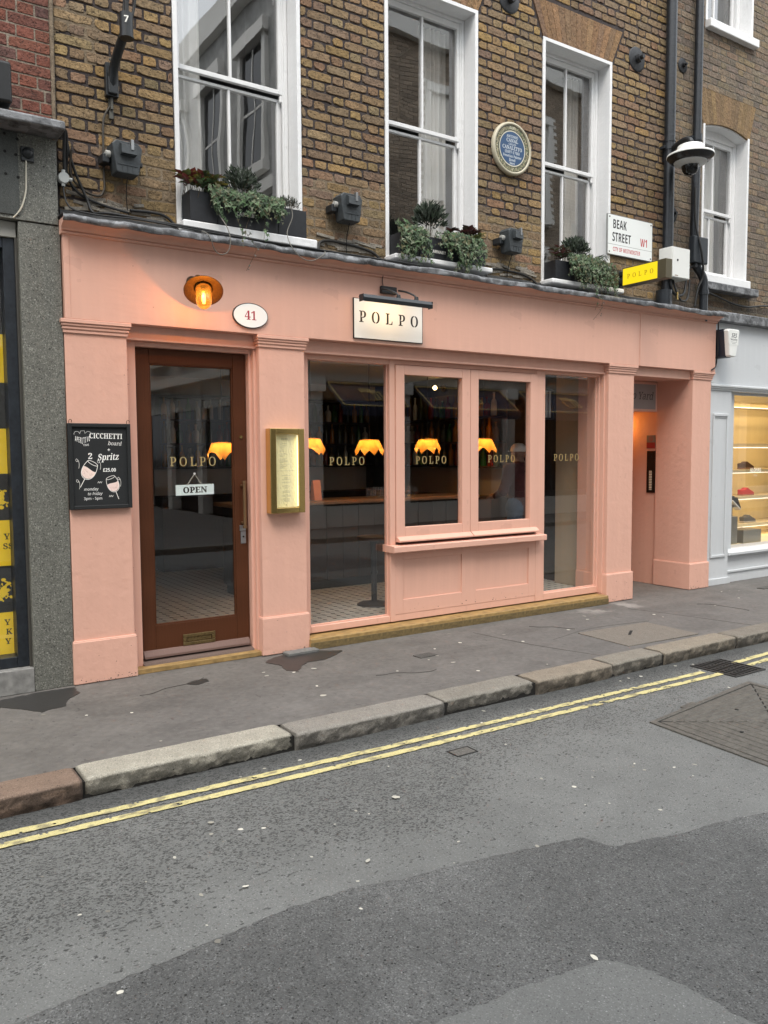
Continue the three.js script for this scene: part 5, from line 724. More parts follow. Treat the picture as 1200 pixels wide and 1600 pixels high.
{ // festoon bracket with number
  const t = thing('cable_bracket', 'black steel bracket arm with a numbered drum holding thick cables', 'bracket');
  O('wall_channel', [bx(1.65, 1.735, 4.04, 4.26, ZB + 0.004, ZB + 0.055, 0.004)], M.satin, t);
  O('arm', [tube([[1.692, 4.1, ZB + 0.04], [1.695, 4.22, 0.0], [1.705, 4.33, 0.16], [1.708, 4.36, 0.24]], 0.032, 20, 8), bx(1.66, 1.725, 4.05, 4.2, ZB + 0.05, ZB + 0.075, 0.01)], M.satin, t);
  O('drum', [cyl(0.043, 0.043, 0.15, 1.708, 4.385, 0.25, 24), cyl(0.047, 0.047, 0.012, 1.708, 4.31, 0.25, 24)], M.satin, t);
  const tex = canvasTex(64, 96, (c, w, h) => { c.fillStyle = '#1b1f22'; c.fillRect(0, 0, w, h); c.fillStyle = '#e8e6de'; c.font = 'bold 92px sans-serif'; c.textAlign = 'center'; c.fillText('7', w / 2, 82); });
  const g = new THREE.CylinderGeometry(0.0438, 0.0438, 0.062, 8, 1, true, -0.75, 0.95).translate(1.708, 4.41, 0.25); O('number_label', g, std({ map: tex, roughness: 0.5 }), t, true);
  O('fixing', [bx(1.675, 1.705, 3.9, 4.04, ZB + 0.003, ZB + 0.02, 0.003), cyl(0.008, 0.008, 0.012, 1.68, 4.28, ZB + 0.06, 8, 'z'), cyl(0.01, 0.01, 0.08, 1.692, 4.0, ZB + 0.03, 8)], flat(0x55544e, 0.6, 0.4), t);
  [[[1.69, 4.42, 0.25], [1.69, 4.6, 0.255], [1.64, 4.66, 0.26], [1.56, 4.68, 0.3], [1.45, 4.85, 0.4]], [[1.72, 4.42, 0.25], [1.725, 4.56, 0.25], [1.78, 4.64, 0.25], [1.86, 4.7, 0.25], [1.98, 4.9, 0.2]], [[1.708, 4.42, 0.26], [1.708, 4.7, 0.26], [1.71, 5.1, 0.2]], [[1.735, 4.41, 0.26], [1.76, 4.52, 0.26], [1.765, 4.6, 0.27], [1.74, 4.7, 0.3], [1.70, 4.9, 0.35]]]
    .forEach((p, i) => O('cable', tube(p, i === 2 ? 0.016 : 0.009, 30, 8), M.cable, t));
}
{ // wall anchors
  const mk = (x, y, s, label) => { const t = thing('wall_anchor', label, 'wall anchor', 'round iron tie plates on the brickwork'); O('plate', lathe([[0, 0.02], [0.05, 0.02], [0.11, 0.012], [0.125, 0.004], [0.125, 0]], 28).rotateX(Math.PI / 2), M.iron, t); O('boss', [cyl(0.042, 0.05, 0.05, 0, 0, 0.035, 6, 'z'), cyl(0.022, 0.022, 0.05, 0, 0, 0.07, 10, 'z')], M.iron, t); t.position.set(x, y, ZB + 0.001); t.scale.setScalar(s); };
  mk(7.165, 5.69, 1, 'round iron tie plate beside the window above the street name plate'); mk(7.93, 5.82, 0.62, 'small iron tie plate between the two drainpipes, the higher one'); mk(7.79, 4.2, 0.72, 'small iron tie plate between the two drainpipes, under the camera'); mk(5.37, 5.77, 1, 'round iron tie plate high above the blue plaque');
}
{ // drainpipes
  const a = thing('drainpipe', 'thick black downpipe beside the street name plate', 'drainpipe');
  O('pipe', [cyl(0.057, 0.057, 3.9, 7.628, 5.1, -0.02, 24)], M.pipe, a); O('collar', [cyl(0.066, 0.066, 0.06, 7.628, 4.86, -0.02, 24), cyl(0.062, 0.062, 0.015, 7.628, 4.92, -0.02, 24)], M.pipe, a);
  O('bracket', [bx(7.545, 7.71, 4.84, 4.87, -0.09, -0.02, 0.004)], M.pipe, a); O('shoe', [cyl(0.085, 0.08, 0.18, 7.55, 3.24, -0.0, 24)], M.pipe, a); O('rust_stop', cyl(0.01, 0.013, 0.08, 7.66, 3.27, 0.09, 10), M.brass, a);
  const b = thing('drainpipe', 'thinner black downpipe beside the arched window', 'drainpipe');
  O('pipe', tube([[8.12, 7.6, -0.03], [8.115, 6, -0.03], [8.108, 4.6, -0.03], [8.1, 3.85, -0.03], [8.12, 3.68, -0.02], [8.2, 3.58, 0], [8.235, 3.5, 0.01], [8.237, 3.4, 0.01], [8.237, 3.05, 0.01]].map((p) => V(...p)), 0.046, 120, 16), M.pipe, b);
  O('collar', [cyl(0.055, 0.055, 0.07, 8.112, 5.06, -0.03, 20), bx(8.02, 8.2, 5.045, 5.075, -0.095, -0.03, 0.004)], M.pipe, b); O('collar', cyl(0.055, 0.055, 0.05, 8.237, 3.38, 0.01, 20), M.pipe, b);
}
{ // dome camera on a wall arm
  const t = thing('security_camera', 'white dome security camera with wide rim on a wall arm', 'camera');
  const c = V(7.55, 4.62, 0.3), put = (g) => g.translate(c.x, c.y, c.z);
  O('housing', put(lathe([[0, 0.15], [0.11, 0.15], [0.13, 0.14], [0.14, 0.09], [0.16, 0.085], [0.235, 0.05], [0.24, 0.036], [0.236, 0.03]], 48)), M.plastic, t);
  O('rim_band', put(lathe([[0.236, 0.031], [0.2, -0.008], [0.165, -0.022]], 48)), flat(0x101317, 0.25, 0, { side: THREE.DoubleSide }), t);
  O('collar', put(lathe([[0.165, -0.022], [0.16, -0.038], [0.09, -0.06], [0.085, -0.05]], 40)), flat(0xb9bbb9, 0.45, 0, { side: THREE.DoubleSide }), t);
  O('dome', put(lathe([[0.088, -0.045], [0.088, -0.07], [0.08, -0.105], [0.06, -0.135], [0.03, -0.152], [0, -0.156]], 32)), flat(0x07090b, 0.05), t);
  O('arm', [tube([[c.x, c.y + 0.14, c.z], [c.x, c.y + 0.19, c.z], [c.x + 0.01, c.y + 0.23, c.z - 0.06], [c.x + 0.06, c.y + 0.22, 0.06], [c.x + 0.13, c.y + 0.2, -0.06]], 0.03, 30, 12)], M.iron, t);
  O('wall_plate', [bx(c.x + 0.06, c.x + 0.2, c.y + 0.1, c.y + 0.32, ZB - 0.004, ZB + 0.05, 0.01)], M.iron, t);
}
{ // junction boxes
  const a = thing('junction_box', 'white metal electrical box beside the glowing yellow sign', 'box'); O('case', bx(7.53, 7.825, 3.455, 3.78, -0.06, 0.11, 0.006), M.plastic, a); O('door', bx(7.536, 7.82, 3.46, 3.775, 0.11, 0.122, 0.004), M.plastic, a); O('lock', [cyl(0.012, 0.012, 0.006, 7.61, 3.64, 0.124, 12, 'z')], M.dark, a); O('rust_mark', bx(7.57, 7.62, 3.475, 3.482, 0.1222, 0.1232, 0), flat(0x7a5a3c, 0.9), a);
  const b = thing('junction_box', 'dark slim equipment box by the arched window', 'box'); O('case', bx(7.99, 8.24, 3.68, 3.97, -0.02, 0.055, 0.012), flat(0x23282d, 0.5), b); O('gland', [cyl(0.02, 0.02, 0.05, 8.06, 3.66, 0.02, 12)], M.iron, b);
  const d = thing('junction_box', 'small round white cable joint box at the edge of the terrazzo', 'box'); O('body', [cyl(0.034, 0.036, 0.04, 1.34, 3.418, -0.0, 24, 'z'), cyl(0.012, 0.012, 0.02, 1.34, 3.46, -0.0, 10), cyl(0.012, 0.012, 0.02, 1.385, 3.415, -0.0, 10, 'x'), cyl(0.012, 0.012, 0.02, 1.338, 3.375, 0, 10)], flat(0xaeb0ac, 0.6), d); O('stand_off', bx(1.315, 1.365, 3.39, 3.445, ZB, -0.018, 0.004), M.dark, d);
  const e = thing('wall_sensor', 'black dome sensor with a white cable on the terrazzo fascia', 'sensor'); O('base', bx(1.078, 1.158, 3.478, 3.57, 0.004, 0.02, 0.006), M.satin, e); O('cap', new THREE.SphereGeometry(0.036, 20, 12).scale(1, 1, 0.7).translate(1.118, 3.53, 0.018), M.satin, e); O('white_cable', tube([[1.108, 3.48, 0.018], [1.106, 3.4, 0.014], [1.1, 3.28, 0.012], [1.065, 3.17, 0.012], [1.02, 3.11, 0.006]], 0.0055, 30), flat(0xbdb8a8, 0.6), e);
  const f = thing('awning_case', 'black awning end case on the red brick above the lead coping', 'awning case'); O('case', [bx(0.3, 1.005, 3.745, 3.995, 0.0, 0.22, 0.02)], M.black, f); O('bracket', [bx(0.7, 0.78, 3.8, 3.9, ZB, 0.0, 0.004)], M.black, f);
}
{ // alarm bell box
  const t = thing('alarm_box', 'white alarm bell box with dark sides on the grey fascia', 'alarm box');
  const s = new THREE.Shape([[8.47, 2.95], [8.48, 2.965], [8.655, 2.965], [8.668, 2.95], [8.61, 2.685], [8.595, 2.675], [8.52, 2.675], [8.505, 2.685]].map((p) => new THREE.Vector2(...p)));
  O('dark_body', new THREE.ExtrudeGeometry(s, { depth: 0.16, bevelEnabled: true, bevelSize: 0.014, bevelThickness: 0.008, bevelSegments: 2 }).translate(0, 0, -0.04), flat(0x1a222e, 0.4), t);
  O('white_cover', new THREE.ExtrudeGeometry(s, { depth: 0.035, bevelEnabled: true, bevelSize: 0.01, bevelThickness: 0.014, bevelSegments: 3 }).translate(0, 0, 0.134), M.plastic, t);
  const tex = canvasTex(256, 200, (c, w, h) => { c.fillStyle = '#d9dad6'; c.fillRect(0, 0, w, h); c.fillStyle = '#15161a'; c.textAlign = 'center'; c.font = 'italic bold 92px sans-serif'; c.fillText('SES', w / 2, 84); c.font = 'bold 48px sans-serif'; c.fillText('Security', w / 2, 130); c.fillStyle = '#777'; for (let k = 0; k < 9; k++) c.fillRect(44 + k * 19, 150, 13, 9); for (let k = 0; k < 5; k++) c.fillRect(82 + k * 19, 172, 13, 9); });
  O('printed_label', plane(0.175, 0.145, 8.566, 2.868, 0.185), std({ map: tex, roughness: 0.4 }), t, true);
  tag(O('cable', tube([[8.47, 3.16, 0.02], [8.462, 3.05, 0.05], [8.462, 2.9, 0.05], [8.466, 2.72, 0.05], [8.478, 2.64, 0.03], [8.485, 2.6, 0.02], [8.455, 2.555, 0.03], [8.4, 2.53, 0.04], [8.36, 2.515, 0.045]], 0.008, 50, 8), M.cable, scene), 'black cable curling past the white alarm box', 'cable');
}
{ // passage fittings: name board, notice, entry panel, lamp
  const t = thing('yard_sign', 'grey board with italic name hung in the pink passage', 'sign'), x0 = 7.25, x1 = 8.06, y0 = 2.085, y1 = 2.372, z = -0.498;
  O('board', bx(x0 - 0.02, x1 + 0.03, y0 - 0.025, y1 + 0.022, z, z + 0.014, 0.003), M.pink, t);
  const tex = canvasTex(1024, 364, (c, w, h) => { c.fillStyle = '#8d8886'; c.fillRect(0, 0, w, h); c.fillStyle = '#2b2728'; c.textAlign = 'right'; c.font = 'italic 150px serif'; c.fillText('Canaletto Yard', w - 60, 222); });
  O('printed_face', plane(x1 - x0, y1 - y0, (x0 + x1) / 2, (y0 + y1) / 2, z + 0.0165), std({ map: tex, roughness: 0.5 }), t, true);
  const n = thing('notice', 'small grey and red notice above the door entry panel', 'sign');
  O('plate', bx(8.104, 8.112, 1.63, 1.785, -0.635, -0.51, 0.002), flat(0x6f6a68, 0.5), n); O('red_band', bx(8.1025, 8.105, 1.632, 1.7, -0.633, -0.512, 0), flat(0x8a2028, 0.5), n);
  const tx = canvasTex(64, 64, (c) => { c.fillStyle = '#6f6a68'; c.fillRect(0, 0, 64, 64); c.strokeStyle = '#a32a30'; c.lineWidth = 5; c.beginPath(); c.arc(32, 32, 22, 0, 7); c.moveTo(17, 17); c.lineTo(47, 47); c.stroke(); });
  O('symbol', plane(0.07, 0.07, 0, 0, 0, -Math.PI / 2).translate(8.1032, 1.742, -0.572), std({ map: tx, roughness: 0.5 }), n, true);
  const e = thing('entry_panel', 'long dark door entry panel with a column of pale name buttons', 'intercom');
  O('plate', bx(8.1, 8.112, 1.1, 1.6, -0.625, -0.505, 0.003), flat(0x2c2622, 0.35, 0.6), e);
  for (let k = 0; k < 12; k++) O('button', bx(8.0965, 8.1, 1.135 + k * 0.0195, 1.147 + k * 0.0195, -0.585, -0.548, 0.001), flat(0xd9cdb6, 0.5), e);
  O('speaker', [...Array(14)].map((_, k) => cyl(0.0022, 0.0022, 0.002, 8.0995, 1.14 + k * 0.017, -0.53, 6, 'x')), screwM, e); O('lens', [cyl(0.012, 0.012, 0.006, 8.098, 1.53, -0.565, 12, 'x'), bx(8.0975, 8.1, 1.55, 1.557, -0.58, -0.55, 0)], M.dark, e);
  const l = thing('passage_lamp', 'round bulkhead lamp glowing orange inside the passage', 'lamp');
  O('base', cyl(0.09, 0.1, 0.03, 8.095, 1.93, -1.05, 24, 'x'), M.satin, l); O('glass_globe', new THREE.SphereGeometry(0.075, 24, 14).scale(0.7, 1, 1).translate(8.05, 1.92, -1.05), std({ color: 0xffd090, emissive: lin(1, 0.5, 0.12), emissiveIntensity: 3 }), l); O('hood', lathe([[0.1, 0], [0.105, 0.01], [0.06, 0.05], [0, 0.06]], 24).translate(8.04, 1.98, -1.05), flat(0x15171a, 0.5, 0, { side: THREE.DoubleSide }), l);
  const pl = new THREE.PointLight(lin(1, 0.36, 0.05), 0.24, 0, 2); pl.position.set(8.03, 1.92, -1.05); pl.castShadow = true; pl.shadow.radius = 2; scene.add(pl);
}
// ---------------------------------------------------------------- cables along the wall
const cab = (label, pts, r = 0.006, m = M.cable) => tag(mesh('wall_cable', tube(pts, r, pts.length * 9, 7), m), label, 'cable');
cab('black cable dropping from the numbered bracket down the brick wall', [[1.68, 3.98, -0.08], [1.64, 3.9, -0.085], [1.63, 3.7, -0.088], [1.63, 3.5, -0.088], [1.628, 3.42, -0.085], [1.6, 3.37, -0.085], [1.5, 3.375, -0.07], [1.4, 3.46, -0.05], [1.39, 3.6, 0.02]], 0.008, flat(0x3a342c, 0.6));
cab('thick black cable slanting from the coping to the lead flashing', [[1.36, 3.72, 0.02], [1.37, 3.65, 0.0], [1.42, 3.5, -0.04], [1.5, 3.32, -0.05], [1.53, 3.23, -0.02], [1.6, 3.22, 0.05], [1.9, 3.2, 0.1], [2.3, 3.185, 0.13], [2.7, 3.175, 0.11], [3.1, 3.175, 0.05], [3.4, 3.18, 0.0]], 0.010);
cab('black cable looping under the small round joint box', [[1.338, 3.38, 0.0], [1.34, 3.3, 0.01], [1.37, 3.22, 0.04], [1.5, 3.19, 0.08], [1.8, 3.19, 0.12], [2.2, 3.17, 0.15], [3.0, 3.165, 0.15], [4.2, 3.165, 0.14]], 0.006);
cab('cable bundle hanging from the lead coping beside the terrazzo', [[1.33, 3.73, 0.08], [1.345, 3.7, 0.04], [1.35, 3.6, 0.0], [1.352, 3.46, -0.02]], 0.012); cab('black cable strand beside the hanging bundle', [[1.3, 3.725, 0.1], [1.358, 3.71, 0.03], [1.372, 3.6, -0.01], [1.378, 3.45, -0.05], [1.45, 3.36, -0.07], [1.6, 3.31, -0.08], [1.78, 3.28, -0.07]], 0.009);
cab('black cable along the top of the lead coping', [[-0.5, 3.722, 0.12], [0.6, 3.722, 0.12], [1.0, 3.722, 0.12], [1.2, 3.722, 0.1], [1.32, 3.722, 0.09]], 0.01);
cab('twin dark cables humped over crumbling mortar beside the white sill', [[1.8, 3.3, -0.075], [1.95, 3.31, -0.08], [2.05, 3.3, -0.08], [2.12, 3.24, -0.06], [2.16, 3.17, 0.0], [2.3, 3.168, 0.1], [2.8, 3.16, 0.14], [3.3, 3.168, 0.1], [3.4, 3.17, 0.0]], 0.01);
cab('grey cable arched between two window sills under the floodlight', [[3.29, 3.2, -0.05], [3.33, 3.29, -0.08], [3.42, 3.315, -0.085], [3.58, 3.31, -0.085], [3.7, 3.3, -0.085], [3.84, 3.27, -0.08], [3.92, 3.2, -0.05], [3.94, 3.16, 0.02]], 0.012, flat(0x25231f, 0.7));
cab('grey cable arched beneath the floodlight under the blue plaque', [[5.08, 3.2, -0.05], [5.1, 3.27, -0.08], [5.2, 3.3, -0.085], [5.4, 3.3, -0.085], [5.55, 3.29, -0.085], [5.68, 3.25, -0.08], [5.73, 3.19, -0.04], [5.74, 3.16, 0.02]], 0.011, flat(0x25231f, 0.7));
cab('thin dark flex hanging in a loop below the first flower box', [[2.36, 3.52, 0.075], [2.375, 3.36, 0.09], [2.43, 3.2, 0.17], [2.44, 3.1, 0.18], [2.42, 3.04, 0.165], [2.37, 3.025, 0.15], [2.33, 3.05, 0.155], [2.29, 3.12, 0.175], [2.26, 3.16, 0.165], [2.2, 3.17, 0.14]], 0.0035, flat(0x6d6a62, 0.6));
cab('thin grey flex looping from the heather to the cornice', [[2.98, 3.5, 0.08], [2.99, 3.4, 0.095], [2.93, 3.26, 0.12], [2.94, 3.14, 0.18], [3.02, 3.08, 0.17], [3.12, 3.07, 0.16], [3.22, 3.13, 0.18], [3.25, 3.18, 0.12]], 0.0035, flat(0x6d6a62, 0.6));
cab('coil of black cable beneath the white electrical box', [[7.6, 3.45, 0.04], [7.61, 3.36, 0.05], [7.68, 3.3, 0.04], [7.8, 3.3, 0.03], [7.9, 3.35, 0.0], [7.95, 3.45, -0.02], [7.98, 3.6, -0.02], [8.05, 3.66, 0.01]], 0.013); cab('second black cable loop beneath the white electrical box', [[7.66, 3.45, 0.03], [7.68, 3.33, 0.06], [7.76, 3.25, 0.05], [7.88, 3.25, 0.03], [7.97, 3.32, 0.0], [8.02, 3.5, -0.02]], 0.011); cab('black cable down the thinner drainpipe', [[8.03, 4.5, 0.02], [8.04, 4.1, 0.03], [8.08, 3.85, 0.07], [8.13, 3.65, 0.07], [8.15, 3.52, 0.05], [8.1, 3.4, 0.03], [8.05, 3.2, 0.03]], 0.012);
cab('black cable sagging along the brick below the arched window', [[8.3, 3.4, 0.0], [8.6, 3.37, -0.04], [8.9, 3.33, -0.06], [9.2, 3.32, -0.07], [9.5, 3.36, -0.07], [10, 3.4, -0.07]], 0.01);
{ const r = RNG(14), g = []; for (const [x0, x1] of [[1.42, 2.1], [3.3, 3.9], [5.1, 5.7]]) for (let k = 0; k < 16; k++) { const w = 0.03 + r() * 0.09, x = mix(x0, x1, r()), y = 3.26 + r() * 0.1; g.push(colored(bx(-w, w, -0.012, 0.012, 0, 0.008, 0.004).rotateZ((r() - 0.5) * 0.4).translate(x, y, ZB - 0.002 + r() * 0.004), () => { const q = 0.2 + 0.25 * r(); return [q, q * 0.9, q * 0.75]; })); } const m = mesh('flaking_render', g, M.mortar, building); m.userData.kind = 'stuff'; m.userData.label = 'loose flakes of old render low on the brick wall'; }
mesh('cement_upstand', prof([[ZB - 0.01, 3.14], [ZB + 0.016, 3.14], [ZB + 0.014, 3.235], [ZB - 0.01, 3.245]], 1.33, 7.66), std({ color: lin(0.085, 0.085, 0.085), map: rep(grain, 1.5), bumpMap: rep(grain, 3), bumpScale: 0.006, roughness: 0.9 }), building);

// ---------------------------------------------------------------- flower boxes and plants
const LEAF = {
  ivy: [[0, 0], [0.42, -0.1], [0.5, 0.22], [0.24, 0.42], [0, 1], [-0.24, 0.42], [-0.5, 0.22], [-0.42, -0.1]],
  lance: [[0, 0], [0.16, 0.3], [0.13, 0.65], [0, 1], [-0.13, 0.65], [-0.16, 0.3]],
  broad: [[0, 0], [0.24, 0.3], [0.25, 0.6], [0, 1], [-0.25, 0.6], [-0.24, 0.3]],
  needle: [[0, 0], [0.06, 0.4], [0, 1], [-0.06, 0.4]],
};
class Foliage {
  constructor() { this.p = []; this.n = []; this.c = []; }
  leaf(at, tip, face, size, col, kind) {
    const t = tip.clone().normalize(), s = new THREE.Vector3().crossVectors(t, face).normalize(), n = new THREE.Vector3().crossVectors(s, t).normalize(), L = LEAF[kind], q = L.map(([x, y]) => at.clone().addScaledVector(s, x * size).addScaledVector(t, y * size).addScaledVector(n, (Math.abs(x) * 0.35 - y * y * 0.22) * size)), c = at.clone().addScaledVector(t, 0.35 * size).addScaledVector(n, -0.03 * size);
    for (let k = 0; k < L.length; k++) { const a = q[k], b = q[(k + 1) % L.length], m = new THREE.Vector3().crossVectors(a.clone().sub(c), b.clone().sub(c)).normalize(); for (const v of [c, a, b]) { this.p.push(v.x, v.y, v.z); this.n.push(m.x, m.y, m.z); this.c.push(...col); } }
  }
  geo() { const g = new THREE.BufferGeometry(); g.setAttribute('position', new THREE.Float32BufferAttribute(this.p, 3)); g.setAttribute('normal', new THREE.Float32BufferAttribute(this.n, 3)); g.setAttribute('color', new THREE.Float32BufferAttribute(this.c, 3)); g.setAttribute('uv', new THREE.Float32BufferAttribute(new Float32Array(this.p.length / 3 * 2), 2)); return g; }
}
const PR = RNG(404), rs = (a = 1) => (PR() - 0.5) * 2 * a, rv = () => V(rs(), rs(), rs()).normalize();
const shade_ = (c, a = 0.5) => { const k = 1 - a / 2 + a * PR(); return [c[0] * k, c[1] * k * (0.94 + 0.12 * PR()), c[2] * k]; };
const IVY = [[0.04, 0.08, 0.03], [0.05, 0.1, 0.035], [0.07, 0.125, 0.05], [0.11, 0.16, 0.08], [0.03, 0.058, 0.024], [0.17, 0.2, 0.12], [0.09, 0.085, 0.035]];
function plant(name, label, cat) { const t = thing(name, label, cat); t._f = new Foliage(); t._s = []; return t; }
function done(t, group) { mesh('foliage', t._f.geo(), M.leaf, t, true); if (t._s.length) mesh('stem', t._s, M.stem, t); delete t._f; delete t._s; if (group) t.userData.group = group; }
function ivyStrand(t, pts, dens = 90, size = 0.034, pal = IVY) {
  const cv = new THREE.CatmullRomCurve3(pts.map((p) => V(...p))), L = cv.getLength(), n = Math.max(5, Math.round(L * dens)); t._s.push(new THREE.TubeGeometry(cv, 14, 0.0017, 4, false));
  for (let k = 0; k < n; k++) { const u = (k + PR()) / n, p = cv.getPointAt(Math.min(1, u)).add(V(rs(0.022), rs(0.015), 0.006 + PR() * 0.028)), tip = V(rs(0.9), -0.5 - PR() * 0.7, 0.15 + PR() * 0.5), sz = size * (0.4 + 0.95 * PR()) * (u > 0.85 ? 0.7 : 1); t._f.leaf(p, tip, V(rs(0.5), 0.3 + PR() * 0.4, 1), sz, shade_(pal[PR() * pal.length | 0]), 'ivy'); }
}
function ivyMass(t, x0, x1, y, z, n, drop, size = 0.036) { for (let k = 0; k < n; k++) { const x = mix(x0, x1, PR()), d = drop * (0.3 + 0.7 * PR()); ivyStrand(t, [[x, y, z - 0.06 * PR()], [x + rs(0.03), y + 0.03 + 0.03 * PR(), z + 0.01], [x + rs(0.05), y - d * 0.35, z + 0.035 + 0.02 * PR()], [x + rs(0.08), y - d, z + 0.02 + 0.03 * PR()]], 110, size); } }
function mound(t, c, r, n, kind, size, pal, up = 0.5) { for (let k = 0; k < n; k++) { const d = rv(); if (d.y < -0.25) d.y *= -1; const q = Math.pow(PR(), 0.45), p = V(c[0] + d.x * r[0] * q, c[1] + d.y * r[1] * q, c[2] + d.z * r[2] * q), tip = d.clone().multiplyScalar(0.8).add(V(rs(0.6), up + rs(0.5), rs(0.6))); t._f.leaf(p, tip, rv().add(V(0, 0.4, 0.6)), size * (0.6 + 0.8 * PR()), shade_(pal[PR() * pal.length | 0]), kind); } for (let k = 0; k < 12; k++) { const d = rv(); t._s.push(tube([[c[0] + d.x * 0.02, c[1] - r[1] * 0.7, c[2]], [c[0] + d.x * r[0] * 0.5, c[1], c[2] + d.z * r[2] * 0.5], [c[0] + d.x * r[0] * 0.9, c[1] + Math.abs(d.y) * r[1] * 0.8, c[2] + d.z * r[2] * 0.9]], 0.0018, 6, 4)); } }
function rosette(t, x, y, z, n, len, pal) { for (let s = 0; s < n; s++) { const bx_ = x + rs(0.1), bz = z + rs(0.05), h = 0.03 + 0.08 * PR(), top = V(bx_ + rs(0.03), y + h, bz + 0.02); t._s.push(tube([[bx_, y - 0.05, bz], [top.x, top.y, top.z]], 0.002, 4, 4)); for (let k = 0; k < 9; k++) { const a = k / 9 * 6.28 + PR(), up = 0.35 + 0.5 * PR(); t._f.leaf(top.clone().add(V(0, -0.03 * PR(), 0)), V(Math.cos(a), up, Math.sin(a)), V(0, 1, 0.01), len * (0.7 + 0.5 * PR()), shade_(k % 3 ? pal[PR() * pal.length | 0] : pal[0]), 'broad'); } } }
function blades(t, x, y, z, n, len, pal) { for (let k = 0; k < n; k++) { const a = PR() * 6.28; let p = V(x + rs(0.04), y, z + rs(0.03)); const d = V(Math.cos(a) * 0.5, 1, Math.sin(a) * 0.5 + 0.15); const col = shade_(pal[PR() * pal.length | 0]); for (let s = 0; s < 3; s++) { t._f.leaf(p, d, V(0.1, 0.2, 1), len * 0.42, col, 'needle'); p = p.clone().addScaledVector(d.clone().normalize(), len * 0.34); d.y -= 0.75; } } }
const boxM = flat(0x191c22, 0.55, 0, { map: rep(grain, 3) }), soil = flat(0x2a2018, 0.95);
function trough(x0, x1, y0, y1, label, name) {
  const t = thing('flower_box', label, 'planter'), z0 = -0.11, z1 = 0.058, w = 0.006;
  O('shell', [bx(x0, x1, y0, y1, z1 - w, z1, 0.002), bx(x0, x1, y0, y1, z0, z0 + w, 0.002), bx(x0, x0 + w, y0, y1, z0 + w, z1 - w, 0.002), bx(x1 - w, x1, y0, y1, z0 + w, z1 - w, 0.002), bx(x0 + w, x1 - w, y0, y0 + w, z0 + w, z1 - w, 0)], boxM, t);
  O('soil', bx(x0 + w, x1 - w, y0 + w, y1 - 0.025, z0 + w, z1 - w, 0), soil, t);
  if (name) { const tex = canvasTex(256, 64, (c, w_, h) => { c.fillStyle = '#191c22'; c.fillRect(0, 0, w_, h); c.fillStyle = '#e4e2da'; c.font = 'bold 56px sans-serif'; c.textAlign = 'center'; c.fillText('CARNABY', w_ / 2, 52, 250); }); O('printed_name', plane(0.172, 0.042, ...name, z1 + 0.0015), std({ map: tex, roughness: 0.6 }), t, true); }
  return t;
}
const DARK = [[0.018, 0.03, 0.018], [0.025, 0.04, 0.022], [0.035, 0.052, 0.03], [0.05, 0.07, 0.045]], RED = [[0.15, 0.03, 0.025], [0.1, 0.03, 0.025], [0.17, 0.14, 0.03], [0.09, 0.12, 0.03], [0.06, 0.09, 0.03]], GRN = [[0.05, 0.09, 0.03], [0.07, 0.11, 0.045], [0.09, 0.14, 0.06]], HEA = [[0.07, 0.08, 0.06], [0.1, 0.1, 0.085], [0.05, 0.06, 0.045]];
const B = 3.266;
trough(2.19, 2.392, B, 3.476, 'black flower box with red tipped shrub on the first white sill'); trough(2.396, 2.886, B, 3.474, 'black flower box with white lettering between the plain ones of the first sill', [2.627, 3.362]); trough(2.89, 3.132, B, 3.466, 'black flower box holding heather on the first sill');
trough(4.02, 4.222, B - 0.002, 3.44, 'black flower box under pale ivy on the middle sill'); trough(4.226, 4.70, B - 0.002, 3.442, 'black flower box with white lettering on the middle sill', [4.423, 3.325]); trough(4.704, 4.955, B - 0.002, 3.45, 'short black flower box at the end of the middle sill');
trough(5.85, 6.04, B - 0.002, 3.44, 'black flower box with pale creeper on the sill beside the street name plate'); trough(6.044, 6.75, B - 0.002, 3.44, 'black flower box buried in ivy beside the street name plate');
let t_;
t_ = plant('red_shrub', 'shrub with red and yellow leaf tips in the first flower box', 'shrub'); rosette(t_, 2.24, 3.5, 0.0, 11, 0.085, RED); rosette(t_, 2.33, 3.49, 0.01, 10, 0.085, [RED[2], RED[3], RED[4], RED[1]]); rosette(t_, 2.275, 3.47, 0.03, 6, 0.07, GRN); done(t_);
t_ = plant('ivy', 'ivy spilling from the box with red tipped shrub', 'ivy'); ivyMass(t_, 2.32, 2.4, 3.47, 0.055, 7, 0.2, 0.03); done(t_);
t_ = plant('grassy_plant', 'arching green blades at the joint of the first boxes', 'plant'); blades(t_, 2.45, 3.46, 0.0, 22, 0.16, GRN); blades(t_, 2.5, 3.46, 0.02, 14, 0.13, IVY); blades(t_, 2.84, 3.46, 0.02, 18, 0.14, GRN); done(t_);
t_ = plant('dark_shrub', 'dense dark evergreen mound in the lettered box of the first sill', 'shrub'); mound(t_, [2.62, 3.57, -0.02], [0.14, 0.15, 0.09], 760, 'lance', 0.038, DARK); done(t_);
t_ = plant('ivy', 'ivy trailing over the lettering of the first sill', 'ivy'); ivyMass(t_, 2.42, 2.62, 3.46, 0.05, 11, 0.12, 0.028); ivyMass(t_, 2.62, 2.92, 3.465, 0.06, 18, 0.15, 0.032); ivyStrand(t_, [[2.5, 3.45, 0.07], [2.52, 3.38, 0.09], [2.54, 3.3, 0.1], [2.545, 3.2, 0.15], [2.54, 3.1, 0.185]], 50, 0.026); ivyStrand(t_, [[2.73, 3.42, 0.08], [2.76, 3.34, 0.09], [2.75, 3.24, 0.1], [2.72, 3.17, 0.15]], 60, 0.028); ivyStrand(t_, [[2.68, 3.42, 0.08], [2.62, 3.3, 0.09], [2.58, 3.2, 0.15], [2.64, 3.1, 0.185], [2.61, 3.0, 0.16], [2.59, 2.94, 0.12]], 22, 0.02, HEA); done(t_);
